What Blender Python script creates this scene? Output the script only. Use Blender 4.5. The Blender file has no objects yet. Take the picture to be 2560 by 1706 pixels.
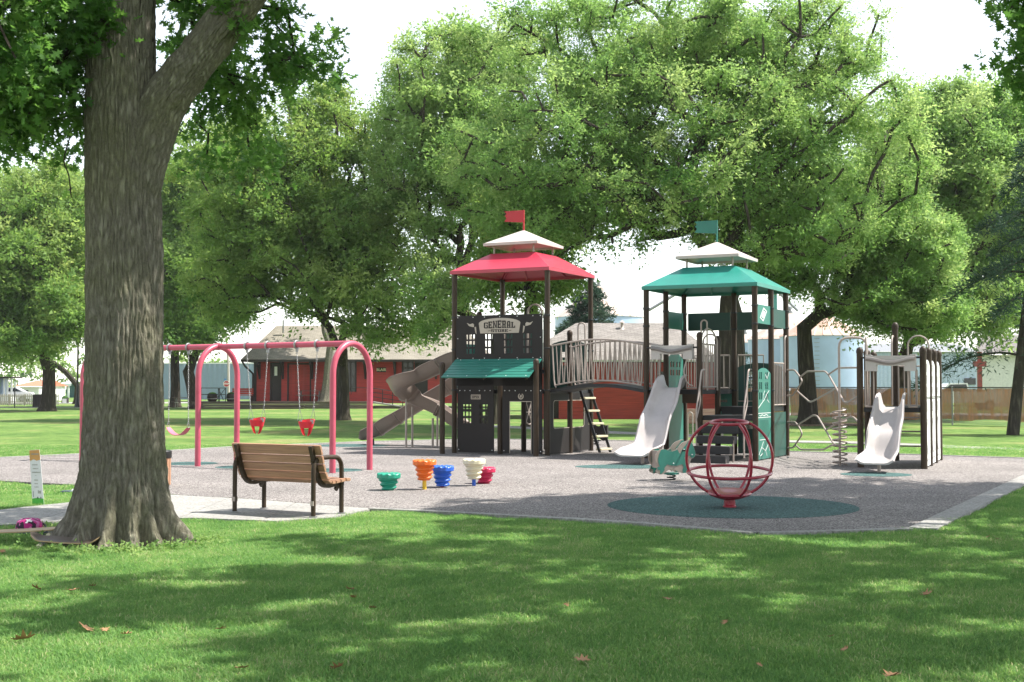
import bpy, bmesh, math, random
import numpy as np
from mathutils import Vector, Matrix, noise as mnoise
random.seed(7); np.random.seed(7)
SC = bpy.context.scene
COL = SC.collection
PI = math.pi
# ------------------------------------------------------------------ camera
FPX, HCAM, PITCH = 3200.0, 1.6, math.atan(112/3200.0)
cam_d = bpy.data.cameras.new('camera'); cam = bpy.data.objects.new('camera', cam_d); COL.objects.link(cam)
cam_d.lens = 45.0; cam_d.sensor_width = 36.0; cam_d.clip_start = 0.1; cam_d.clip_end = 3000
cam.location = (0, 0, HCAM); cam.rotation_euler = (PI/2 + PITCH, 0, 0)
SC.camera = cam
# ------------------------------------------------------------------ sky and sun
SUN_EL, SUN_AZ = math.radians(58), math.radians(86)      # azimuth clockwise from +Y
world = bpy.data.worlds.new("World"); SC.world = world; world.use_nodes = True
wn = world.node_tree; wn.nodes.clear()
wo = wn.nodes.new('ShaderNodeOutputWorld'); bg = wn.nodes.new('ShaderNodeBackground'); sky = wn.nodes.new('ShaderNodeTexSky')
sky.sky_type = 'NISHITA'; sky.sun_disc = False; sky.sun_elevation = SUN_EL; sky.sun_rotation = SUN_AZ
sky.altitude = 200; sky.air_density = 1.2; sky.dust_density = 0.4; sky.ozone_density = 1.0
hz = wn.nodes.new('ShaderNodeHueSaturation'); hz.inputs['Saturation'].default_value = 0.38   # bright summer haze takes the blue out
bg.inputs['Strength'].default_value = 0.125
wn.links.new(sky.outputs[0], hz.inputs['Color']); wn.links.new(hz.outputs[0], bg.inputs[0]); wn.links.new(bg.outputs[0], wo.inputs[0])
sun_d = bpy.data.lights.new('sun', 'SUN'); sun_d.energy = 4.1; sun_d.angle = math.radians(0.6); sun_d.color = (1.0, 0.955, 0.88)
sun = bpy.data.objects.new('sun', sun_d); COL.objects.link(sun)
sdir = Vector((math.cos(SUN_EL)*math.sin(SUN_AZ), math.cos(SUN_EL)*math.cos(SUN_AZ), math.sin(SUN_EL)))
sun.rotation_euler = sdir.to_track_quat('Z', 'Y').to_euler(); sun.location = (20, 0, 40)
SC.view_settings.view_transform = 'Standard'; SC.view_settings.look = 'None'
SC.view_settings.gamma = 1.0; SC.view_settings.use_curve_mapping = False
SC.view_settings.exposure = 1.36
SC.cycles.max_bounces = 9; SC.cycles.transparent_max_bounces = 12; SC.cycles.diffuse_bounces = 5
SC.cycles.caustics_reflective = False; SC.cycles.caustics_refractive = False

# ------------------------------------------------------------------ measuring helpers
def ray(px, py):
    s, c = math.sin(PITCH), math.cos(PITCH)
    return Vector((px-1280, FPX*c-(853-py)*s, FPX*s+(853-py)*c))
def P(px, py, Y):
    d = ray(px, py); return Vector((0, 0, HCAM)) + d*(Y/d.y)
def G(px, py, z=0.0):
    d = ray(px, py); return Vector((0, 0, HCAM)) + d*((z-HCAM)/d.z)
def G23(x, y): return G(x*1.088, y*1.088)
def onplane(px, py, A, B):
    """point of the view ray on the vertical plane through A and B"""
    n = Vector((-(B[1]-A[1]), B[0]-A[0], 0)); d = ray(px, py); o = Vector((0, 0, HCAM))
    t = (Vector((A[0], A[1], 0))-o).dot(n)/d.dot(n); return o+d*t

# ------------------------------------------------------------------ object helpers
ORG = {}
def newobj(name, data, parent=None):
    o = bpy.data.objects.new(name, data); COL.objects.link(o)
    if parent is not None: o.parent = parent
    return o
def tag(o, label=None, cat=None, group=None, kind=None):
    if label: o['label'] = label
    if cat: o['category'] = cat
    if group: o['group'] = group
    if kind: o['kind'] = kind
    return o
def thing(name, label, cat, loc=(0, 0, 0), rz=0.0, group=None, world_coords=False):
    o = newobj(name, None); o.location = loc; o.rotation_euler = (0, 0, rz); o.empty_display_size = 0.2
    tag(o, label, cat, group)
    if world_coords: ORG[o.name] = Vector(loc)
    return o
def copy_tree(o, parent=None):
    c = o.copy(); COL.objects.link(c)
    if parent is not None: c.parent = parent
    for ch in list(o.children): copy_tree(ch, c)
    return c

def frame(o, ex, ey):
    ex = Vector(ex).normalized(); ey = Vector(ey).normalized(); n = ex.cross(ey)
    return Vector(o), ex, ey, n

class MB:
    def __init__(s): s.v = []; s.f = []
    def add(s, vs, fs):
        b = len(s.v); s.v += [tuple(v) for v in vs]; s.f += [tuple(i+b for i in f) for f in fs]; return s
    def box(s, x0, x1, y0, y1, z0, z1, M=None):
        vs = [(x, y, z) for z in (z0, z1) for x, y in ((x0, y0), (x1, y0), (x1, y1), (x0, y1))]
        if M is not None: vs = [M @ Vector(v) for v in vs]
        return s.add(vs, [(3, 2, 1, 0), (4, 5, 6, 7), (0, 1, 5, 4), (1, 2, 6, 5), (2, 3, 7, 6), (3, 0, 4, 7)])
    def obox(s, c, ex, ey, ez, a, b, h):
        """box centred at c with full sizes a,b,h along ex,ey,ez"""
        c = Vector(c); ex = Vector(ex).normalized()*a/2; ey = Vector(ey).normalized()*b/2; ez = Vector(ez).normalized()*h/2
        vs = [c+ex*i+ey*j+ez*k for k in (-1, 1) for i, j in ((-1, -1), (1, -1), (1, 1), (-1, 1))]
        fs = [(3, 2, 1, 0), (4, 5, 6, 7), (0, 1, 5, 4), (1, 2, 6, 5), (2, 3, 7, 6), (3, 0, 4, 7)]
        return s.add(vs, fs)
    def tube(s, pts, r, n=8, closed=False, caps=True):
        pts = [Vector(p) for p in pts]; m = len(pts)
        rs = r if isinstance(r, (list, tuple)) else [r]*m
        T = []
        for i in range(m):
            if closed: t = pts[(i+1) % m]-pts[i-1]
            else: t = pts[min(i+1, m-1)]-pts[max(i-1, 0)]
            T.append(t.normalized() if t.length > 1e-9 else Vector((0, 0, 1)))
        up = Vector((0, 0, 1)) if abs(T[0].z) < 0.9 else Vector((1, 0, 0))
        N = (up-T[0]*up.dot(T[0])).normalized(); vs = []
        for i in range(m):
            N = N-T[i]*N.dot(T[i])
            N = N.normalized() if N.length > 1e-6 else T[i].orthogonal().normalized()
            Bn = T[i].cross(N)
            for k in range(n):
                a = 2*PI*k/n; vs.append(pts[i]+(N*math.cos(a)+Bn*math.sin(a))*rs[i])
        fs = []
        for i in range(m if closed else m-1):
            j = (i+1) % m
            for k in range(n):
                k2 = (k+1) % n; fs.append((i*n+k, i*n+k2, j*n+k2, j*n+k))
        if caps and not closed:
            fs.append(tuple(range(n-1, -1, -1))); fs.append(tuple((m-1)*n+k for k in range(n)))
        return s.add(vs, fs)
    def cyl(s, p0, p1, r, n=12, r1=None): return s.tube([p0, p1], [r, r if r1 is None else r1], n)
    def lathe(s, prof, n=24, c=(0, 0, 0), M=None):
        vs = []; m = len(prof)
        for (r, z) in prof:
            for k in range(n):
                a = 2*PI*k/n; v = Vector((c[0]+r*math.cos(a), c[1]+r*math.sin(a), c[2]+z))
                vs.append(M @ v if M is not None else v)
        fs = [(i*n+k, i*n+(k+1) % n, (i+1)*n+(k+1) % n, (i+1)*n+k) for i in range(m-1) for k in range(n)]
        fs.append(tuple(range(n-1, -1, -1))); fs.append(tuple((m-1)*n+k for k in range(n)))
        return s.add(vs, fs)
    def prism(s, poly, fr, t0, t1):
        """convex-ish polygon in a frame, from offset t0 to t1 along the normal"""
        o, ex, ey, n = fr; m = len(poly)
        vs = [o+ex*x+ey*y+n*t0 for x, y in poly]+[o+ex*x+ey*y+n*t1 for x, y in poly]
        fs = [tuple(range(m-1, -1, -1)), tuple(range(m, 2*m))]+[(i, (i+1) % m, m+(i+1) % m, m+i) for i in range(m)]
        return s.add(vs, fs)
    def sheet(s, rows):
        n = len(rows[0]); vs = [p for r in rows for p in r]
        return s.add(vs, [(i*n+k, i*n+k+1, (i+1)*n+k+1, (i+1)*n+k) for i in range(len(rows)-1) for k in range(n-1)])
    def build(s, name, mat, parent=None, smooth=False, bevel=0.0, org=None, auto=False):
        me = bpy.data.meshes.new(name)
        vs = s.v
        if org is None and parent is not None:
            p = parent
            while p is not None:
                if p.name in ORG: org = ORG[p.name]; break
                p = p.parent
        if org is not None: vs = [(a[0]-org[0], a[1]-org[1], a[2]-org[2]) for a in vs]
        me.from_pydata(vs, [], s.f); me.update()
        if mat is not None: me.materials.append(mat)
        if bevel > 0:
            bm = bmesh.new(); bm.from_mesh(me)
            bmesh.ops.recalc_face_normals(bm, faces=bm.faces)
            es = [e for e in bm.edges if len(e.link_faces) == 2 and e.calc_face_angle(0) > 0.6]
            bmesh.ops.bevel(bm, geom=es, offset=bevel, segments=2, affect='EDGES', clamp_overlap=True)
            bm.to_mesh(me); bm.free()
        if smooth or auto or bevel > 0:
            me.polygons.foreach_set('use_smooth', [True]*len(me.polygons))
            try: me.set_sharp_from_angle(angle=math.radians(40))
            except Exception: pass
        o = newobj(name, me, parent)
        return o

def curve_mesh(splines, fr, t0, t1):
    """flat plate with holes: closed outlines in a frame, filled and given thickness"""
    cu = bpy.data.curves.new('c', 'CURVE'); cu.dimensions = '2D'; cu.fill_mode = 'BOTH'; cu.extrude = abs(t1-t0)/2
    for sp in splines:
        s = cu.splines.new('POLY'); s.points.add(len(sp)-1)
        for i, (x, y) in enumerate(sp): s.points[i].co = (x, y, 0, 1)
        s.use_cyclic_u = True
    ob = bpy.data.objects.new('c', cu)
    me = bpy.data.meshes.new_from_object(ob)
    o, ex, ey, n = fr; mid = (t0+t1)/2; mb = MB()
    mb.v = [tuple(o+ex*v.co.x+ey*v.co.y+n*(v.co.z+mid)) for v in me.vertices]
    mb.f = [tuple(p.vertices) for p in me.polygons]
    bpy.data.objects.remove(ob); bpy.data.meshes.remove(me); bpy.data.curves.remove(cu)
    return mb
def text_mesh(txt, size, fr, t0, t1, weight=0.0, xs=1.0, shear=0.0):
    cu = bpy.data.curves.new('t', 'FONT'); cu.body = txt; cu.size = size; cu.align_x = 'CENTER'; cu.align_y = 'CENTER'
    cu.extrude = abs(t1-t0)/2; cu.offset = weight; cu.resolution_u = 2; cu.shear = shear
    ob = bpy.data.objects.new('t', cu); me = bpy.data.meshes.new_from_object(ob)
    o, ex, ey, n = fr; mid = (t0+t1)/2; mb = MB()
    mb.v = [tuple(o+ex*v.co.x*xs+ey*v.co.y+n*(v.co.z+mid)) for v in me.vertices]
    mb.f = [tuple(p.vertices) for p in me.polygons]
    bpy.data.objects.remove(ob); bpy.data.meshes.remove(me); bpy.data.curves.remove(cu)
    return mb
def rect(x0, x1, y0, y1): return [(x0, y0), (x1, y0), (x1, y1), (x0, y1)]
def rrect(x0, x1, y0, y1, r, n=4):
    o = []
    for cx, cy, a0 in ((x1-r, y0+r, -90), (x1-r, y1-r, 0), (x0+r, y1-r, 90), (x0+r, y0+r, 180)):
        for k in range(n+1):
            a = math.radians(a0+90*k/n); o.append((cx+r*math.cos(a), cy+r*math.sin(a)))
    return o
def archrect(x0, x1, y0, y1, rise, n=10):
    o = [(x0, y0), (x1, y0), (x1, y1-rise)]
    for k in range(1, n):
        t = k/n; o.append((x1+(x0-x1)*t, y1-rise+rise*math.sin(PI*t)**0.8))
    o.append((x0, y1-rise)); return o
def catmull(pts, n=8):
    pts = [Vector(p) for p in pts]; out = []
    for i in range(len(pts)-1):
        p0 = pts[max(i-1, 0)]; p1 = pts[i]; p2 = pts[i+1]; p3 = pts[min(i+2, len(pts)-1)]
        for k in range(n):
            t = k/n
            out.append(0.5*((2*p1)+(p2-p0)*t+(2*p0-5*p1+4*p2-p3)*t*t+(3*p1-p0-3*p2+p3)*t**3))
    out.append(pts[-1]); return out

# ------------------------------------------------------------------ materials
def nodes_of(name):
    m = bpy.data.materials.new(name); m.use_nodes = True
    nt = m.node_tree; b = nt.nodes['Principled BSDF']; return m, nt, b
def N(nt, t, **kw):
    n = nt.nodes.new(t)
    for k, v in kw.items():
        if k in n.inputs: n.inputs[k].default_value = v
        else: setattr(n, k, v)
    return n
def ramp(nt, stops):
    r = nt.nodes.new('ShaderNodeValToRGB'); e = r.color_ramp.elements
    while len(e) > 1: e.remove(e[0])
    e[0].position = stops[0][0]; e[0].color = (*stops[0][1], 1)
    for p, c in stops[1:]:
        x = e.new(p); x.color = (*c, 1)
    return r
def mat(name, col, rough=0.5, metal=0.0, var=0.12, scale=6.0, bump=0.0, bscale=60.0, coat=0.0, wear=None, wscale=9.0, spec=0.5):
    """painted or moulded surface: slight mottling, dust, and fine relief"""
    m, nt, b = nodes_of(name); L = nt.links
    tc = N(nt, 'ShaderNodeTexCoord')
    n1 = N(nt, 'ShaderNodeTexNoise', Scale=scale, Detail=5.0, Roughness=0.6); L.new(tc.outputs['Object'], n1.inputs['Vector'])
    lo = tuple(max(0, c*(1-var)) for c in col); hi = tuple(min(1, c*(1+var)+0.01*var) for c in col)
    r = ramp(nt, [(0.3, lo), (0.7, hi)]); L.new(n1.outputs['Fac'], r.inputs['Fac'])
    out = r.outputs['Color']
    if wear is not None:
        n2 = N(nt, 'ShaderNodeTexNoise', Scale=wscale, Detail=8.0, Roughness=0.75); L.new(tc.outputs['Object'], n2.inputs['Vector'])
        r2 = ramp(nt, [(0.58, (0, 0, 0)), (0.72, (1, 1, 1))]); L.new(n2.outputs['Fac'], r2.inputs['Fac'])
        mx = N(nt, 'ShaderNodeMix', data_type='RGBA'); L.new(r2.outputs['Color'], mx.inputs['Factor'])
        L.new(out, mx.inputs['A']); mx.inputs['B'].default_value = (*wear, 1); out = mx.outputs['Result']
    L.new(out, b.inputs['Base Color'])
    rr = N(nt, 'ShaderNodeMapRange'); rr.inputs['To Min'].default_value = max(0.05, rough-0.08); rr.inputs['To Max'].default_value = min(1, rough+0.1)
    L.new(n1.outputs['Fac'], rr.inputs['Value']); L.new(rr.outputs['Result'], b.inputs['Roughness'])
    b.inputs['Metallic'].default_value = metal; b.inputs['Coat Weight'].default_value = coat
    b.inputs['Specular IOR Level'].default_value = spec
    if bump > 0:
        n3 = N(nt, 'ShaderNodeTexNoise', Scale=bscale, Detail=3.0); L.new(tc.outputs['Object'], n3.inputs['Vector'])
        bp = N(nt, 'ShaderNodeBump', Strength=bump, Distance=0.01); L.new(n3.outputs['Fac'], bp.inputs['Height']); L.new(bp.outputs['Normal'], b.inputs['Normal'])
    return m
M = {}
M['post'] = mat('bronze_paint', (0.040, 0.025, 0.014), 0.5, 0.0, 0.2, 3, 0.05, 80, spec=0.3)
M['panelbrown'] = mat('brown_plastic', (0.022, 0.0185, 0.0175), 0.6, 0, 0.1, 3, 0.15, 120, spec=0.25)
M['beige'] = mat('beige_plastic', (0.42, 0.36, 0.30), 0.5, 0, 0.1, 5, 0.1, 120)
M['tanpipe'] = mat('taupe_pipe', (0.36, 0.30, 0.265), 0.42, 0.1, 0.1, 8)
M['steel'] = mat('galvanised_steel', (0.3, 0.3, 0.3), 0.45, 0.8, 0.2, 20)
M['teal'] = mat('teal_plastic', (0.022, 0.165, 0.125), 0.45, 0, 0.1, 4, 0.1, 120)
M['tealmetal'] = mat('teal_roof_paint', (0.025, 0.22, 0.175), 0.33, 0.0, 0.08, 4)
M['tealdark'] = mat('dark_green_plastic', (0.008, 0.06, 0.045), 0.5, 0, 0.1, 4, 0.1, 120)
M['redroof'] = mat('red_roof_paint', (0.42, 0.03, 0.06), 0.34, 0.0, 0.06, 3)
M['redflag'] = mat('red_flag_plastic', (0.42, 0.015, 0.025), 0.5, 0, 0.08, 4)
M['tanroof'] = mat('light_roof_paint', (0.50, 0.43, 0.40), 0.4, 0.0, 0.06, 4)
M['slide'] = mat('light_slide_plastic', (0.44, 0.405, 0.395), 0.3, 0, 0.07, 3, 0.03, 60, wear=(0.36, 0.33, 0.31), wscale=5)
M['slidebrown'] = mat('taupe_slide_plastic', (0.25, 0.195, 0.165), 0.42, 0, 0.07, 3, 0.05, 60)
M['bands'] = mat('dark_rubber_coating', (0.012, 0.012, 0.014), 0.55, 0, 0.2, 8, 0.2, 90)
M['pink'] = mat('faded_red_pipe', (0.46, 0.075, 0.12), 0.4, 0.0, 0.14, 2.5, wear=(0.38, 0.04, 0.075), wscale=3)
M['globe'] = mat('maroon_pipe', (0.30, 0.012, 0.03), 0.3, 0.0, 0.1, 5, coat=0.3)
M['redrubber'] = mat('red_bucket_rubber', (0.62, 0.015, 0.03), 0.4, 0, 0.08, 6)
M['pinkrubber'] = mat('pink_belt_rubber', (0.62, 0.12, 0.18), 0.5, 0, 0.08, 6)
M['orange'] = mat('orange_plastic', (0.72, 0.13, 0.01), 0.4, 0, 0.08, 8)
M['blue'] = mat('blue_plastic', (0.015, 0.10, 0.52), 0.4, 0, 0.1, 8)
M['cream'] = mat('cream_plastic', (0.66, 0.60, 0.42), 0.45, 0, 0.06, 8)
M['crimson'] = mat('crimson_plastic', (0.45, 0.008, 0.06), 0.4, 0, 0.1, 8)
M['green'] = mat('green_plastic', (0.008, 0.25, 0.16), 0.4, 0, 0.1, 8)
M['yellow'] = mat('yellow_pipe', (0.72, 0.45, 0.02), 0.4, 0, 0.1, 8)
M['black'] = mat('black_metal', (0.01, 0.01, 0.01), 0.45, 0, 0.2, 8)
M['white'] = mat('white_paint', (0.75, 0.75, 0.74), 0.45, 0, 0.04, 3)
M['window'] = mat('dark_window_glass', (0.02, 0.025, 0.03), 0.08, 0, 0.2, 1)
M['darktrim'] = mat('dark_brown_trim', (0.022, 0.013, 0.011), 0.6, 0, 0.2, 5)
M['bluegrey'] = mat('bluegrey_metal_wall', (0.20, 0.26, 0.34), 0.5, 0, 0.05, 1)
M['silo'] = mat('pale_blue_grain_bin', (0.36, 0.46, 0.62), 0.45, 0.1, 0.08, 0.6)
M['wood_seat'] = None
def board_mat(name, col, gscale=(1.5, 30, 30), var=0.22):
    m, nt, b = nodes_of(name); L = nt.links; tc = N(nt, 'ShaderNodeTexCoord'); mp = N(nt, 'ShaderNodeMapping'); mp.inputs['Scale'].default_value = gscale
    L.new(tc.outputs['Object'], mp.inputs['Vector']); n1 = N(nt, 'ShaderNodeTexNoise', Scale=2.0, Detail=6.0); L.new(mp.outputs[0], n1.inputs['Vector'])
    oi = N(nt, 'ShaderNodeObjectInfo'); r = ramp(nt, [(0.3, tuple(c*(1-var) for c in col)), (0.7, tuple(min(1, c*(1+var)) for c in col))]); L.new(n1.outputs['Fac'], r.inputs['Fac'])
    hs = N(nt, 'ShaderNodeHueSaturation'); mr = N(nt, 'ShaderNodeMapRange'); mr.inputs['To Min'].default_value = 0.88; mr.inputs['To Max'].default_value = 1.1
    L.new(oi.outputs['Random'], mr.inputs['Value']); L.new(mr.outputs['Result'], hs.inputs['Value']); L.new(r.outputs['Color'], hs.inputs['Color'])
    L.new(hs.outputs['Color'], b.inputs['Base Color']); b.inputs['Roughness'].default_value = 0.6
    bp = N(nt, 'ShaderNodeBump', Strength=0.25, Distance=0.004); L.new(n1.outputs['Fac'], bp.inputs['Height']); L.new(bp.outputs['Normal'], b.inputs['Normal'])
    return m
M['plank'] = board_mat('brown_recycled_board', (0.36, 0.195, 0.118))
M['redwood'] = board_mat('red_siding', (0.36, 0.028, 0.02), (0.6, 0.6, 8))
M['redwood_washroom'] = board_mat('red_siding_washroom', (0.40, 0.045, 0.03), (0.6, 0.6, 8))  # the washroom's own lighter red siding
M['weathered'] = board_mat('weathered_deck_board', (0.11, 0.085, 0.065), (1, 8, 8))
M['picket'] = board_mat('weathered_picket', (0.42, 0.37, 0.33), (8, 8, 1))
M['benchtan'] = board_mat('taupe_board', (0.38, 0.24, 0.19))
def shingle_mat(name, c0, c1, sz=0.14):
    m, nt, b = nodes_of(name); L = nt.links; tc = N(nt, 'ShaderNodeTexCoord')
    bt = N(nt, 'ShaderNodeTexBrick', Scale=1.0); bt.inputs['Brick Width'].default_value = sz*2.4; bt.inputs['Row Height'].default_value = sz
    bt.inputs['Mortar Size'].default_value = 0.015; bt.inputs['Color1'].default_value = (*c0, 1); bt.inputs['Color2'].default_value = (*c1, 1)
    bt.inputs['Mortar'].default_value = (*[c*0.78 for c in c0], 1); bt.inputs['Bias'].default_value = 0.0
    L.new(tc.outputs['UV'], bt.inputs['Vector'])
    n1 = N(nt, 'ShaderNodeTexNoise', Scale=0.7, Detail=8.0, Roughness=0.7); L.new(tc.outputs['UV'], n1.inputs['Vector'])
    mx = N(nt, 'ShaderNodeMix', data_type='RGBA', blend_type='MULTIPLY'); mx.inputs['Factor'].default_value = 1.0
    r = ramp(nt, [(0.3, (0.72, 0.72, 0.72)), (0.7, (1.1, 1.1, 1.1))]); L.new(n1.outputs['Fac'], r.inputs['Fac'])
    L.new(bt.outputs['Color'], mx.inputs['A']); L.new(r.outputs['Color'], mx.inputs['B']); L.new(mx.outputs['Result'], b.inputs['Base Color'])
    b.inputs['Roughness'].default_value = 0.85
    bp = N(nt, 'ShaderNodeBump', Strength=0.6, Distance=0.03); L.new(bt.outputs['Fac'], bp.inputs['Height']); bp.invert = True; L.new(bp.outputs['Normal'], b.inputs['Normal'])
    return m
M['shingle'] = shingle_mat('tan_wood_shingles', (0.235, 0.21, 0.165), (0.30, 0.27, 0.22))
M['shingle2'] = shingle_mat('grey_asphalt_shingles', (0.20, 0.18, 0.165), (0.29, 0.265, 0.245))

def ground_grass():
    m, nt, b = nodes_of('lawn'); L = nt.links; tc = N(nt, 'ShaderNodeTexCoord')
    big = N(nt, 'ShaderNodeTexNoise', Scale=0.22, Detail=5.0, Roughness=0.6); L.new(tc.outputs['Object'], big.inputs['Vector'])
    med = N(nt, 'ShaderNodeTexNoise', Scale=1.6, Detail=6.0, Roughness=0.7); L.new(tc.outputs['Object'], med.inputs['Vector'])
    fine = N(nt, 'ShaderNodeTexNoise', Scale=14.0, Detail=6.0, Roughness=0.85); L.new(tc.outputs['Object'], fine.inputs['Vector'])
    rb = ramp(nt, [(0.33, (0.085, 0.17, 0.038)), (0.52, (0.13, 0.225, 0.055)), (0.66, (0.24, 0.26, 0.10))]); L.new(big.outputs['Fac'], rb.inputs['Fac'])
    rm = ramp(nt, [(0.32, (0.5, 0.6, 0.5)), (0.68, (1.5, 1.32, 1.4))]); L.new(med.outputs['Fac'], rm.inputs['Fac'])  # turf mottle, widened to stand in for streaks of light and shade
    rf = ramp(nt, [(0.3, (0.5, 0.55, 0.5)), (0.65, (1.25, 1.2, 1.2))]); L.new(fine.outputs['Fac'], rf.inputs['Fac'])
    a = N(nt, 'ShaderNodeMix', data_type='RGBA', blend_type='MULTIPLY'); a.inputs['Factor'].default_value = 1
    c = N(nt, 'ShaderNodeMix', data_type='RGBA', blend_type='MULTIPLY'); c.inputs['Factor'].default_value = 1
    L.new(rb.outputs['Color'], a.inputs['A']); L.new(rm.outputs['Color'], a.inputs['B']); L.new(a.outputs['Result'], c.inputs['A']); L.new(rf.outputs['Color'], c.inputs['B'])
    L.new(c.outputs['Result'], b.inputs['Base Color']); b.inputs['Roughness'].default_value = 0.9; b.inputs['Specular IOR Level'].default_value = 0.15
    bp = N(nt, 'ShaderNodeBump', Strength=0.9, Distance=0.04); L.new(fine.outputs['Fac'], bp.inputs['Height']); L.new(bp.outputs['Normal'], b.inputs['Normal'])
    return m
M['lawn'] = ground_grass()
def speckle(name, cols, scale=150.0, stain=(0.75, 1.08), rough=0.9, bump=0.35):
    """bonded rubber crumb: cells of a few colours with soft stains"""
    m, nt, b = nodes_of(name); L = nt.links; tc = N(nt, 'ShaderNodeTexCoord')
    v = N(nt, 'ShaderNodeTexVoronoi', Scale=scale); L.new(tc.outputs['Object'], v.inputs['Vector'])
    sp = N(nt, 'ShaderNodeSeparateColor'); L.new(v.outputs['Color'], sp.inputs[0])
    r = ramp(nt, cols); r.color_ramp.interpolation = 'CONSTANT'; L.new(sp.outputs[0], r.inputs['Fac'])
    n = N(nt, 'ShaderNodeTexNoise', Scale=0.55, Detail=7.0, Roughness=0.65); L.new(tc.outputs['Object'], n.inputs['Vector'])
    n2 = N(nt, 'ShaderNodeTexNoise', Scale=26.0, Detail=3.0, Roughness=0.7); L.new(tc.outputs['Object'], n2.inputs['Vector'])
    rn = ramp(nt, [(0.3, (stain[0],)*3), (0.7, (stain[1],)*3)]); L.new(n.outputs['Fac'], rn.inputs['Fac'])
    rn2 = ramp(nt, [(0.3, (0.78, 0.78, 0.78)), (0.7, (1.2, 1.2, 1.2))]); L.new(n2.outputs['Fac'], rn2.inputs['Fac'])
    a = N(nt, 'ShaderNodeMix', data_type='RGBA', blend_type='MULTIPLY'); a.inputs['Factor'].default_value = 1
    c = N(nt, 'ShaderNodeMix', data_type='RGBA', blend_type='MULTIPLY'); c.inputs['Factor'].default_value = 1
    L.new(r.outputs['Color'], a.inputs['A']); L.new(rn.outputs['Color'], a.inputs['B']); L.new(a.outputs['Result'], c.inputs['A']); L.new(rn2.outputs['Color'], c.inputs['B'])
    L.new(c.outputs['Result'], b.inputs['Base Color']); b.inputs['Roughness'].default_value = rough; b.inputs['Specular IOR Level'].default_value = 0.2
    bp = N(nt, 'ShaderNodeBump', Strength=bump, Distance=0.006); L.new(v.outputs['Distance'], bp.inputs['Height']); L.new(bp.outputs['Normal'], b.inputs['Normal'])
    return m
M['rubber'] = speckle('tan_rubber_crumb', [(0, (0.055, 0.048, 0.045)), (0.25, (0.18, 0.162, 0.153)), (0.5, (0.268, 0.244, 0.231)), (0.85, (0.38, 0.352, 0.335))], 75)
M['rubgreen'] = speckle('green_rubber_crumb', [(0, (0.02, 0.05, 0.05)), (0.3, (0.05, 0.11, 0.105)), (0.75, (0.11, 0.19, 0.175))], 75)
M['concrete'] = speckle('concrete', [(0, (0.27, 0.26, 0.245)), (0.3, (0.32, 0.31, 0.29)), (0.7, (0.37, 0.36, 0.34))], 40, (0.75, 1.05), 0.85, 0.1)
M['mulch'] = speckle('dirt_and_mulch', [(0, (0.08, 0.05, 0.03)), (0.3, (0.18, 0.12, 0.08)), (0.7, (0.26, 0.19, 0.13))], 30)
M['road'] = speckle('pale_road', [(0, (0.3, 0.29, 0.28)), (0.5, (0.38, 0.37, 0.36))], 40)

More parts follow.
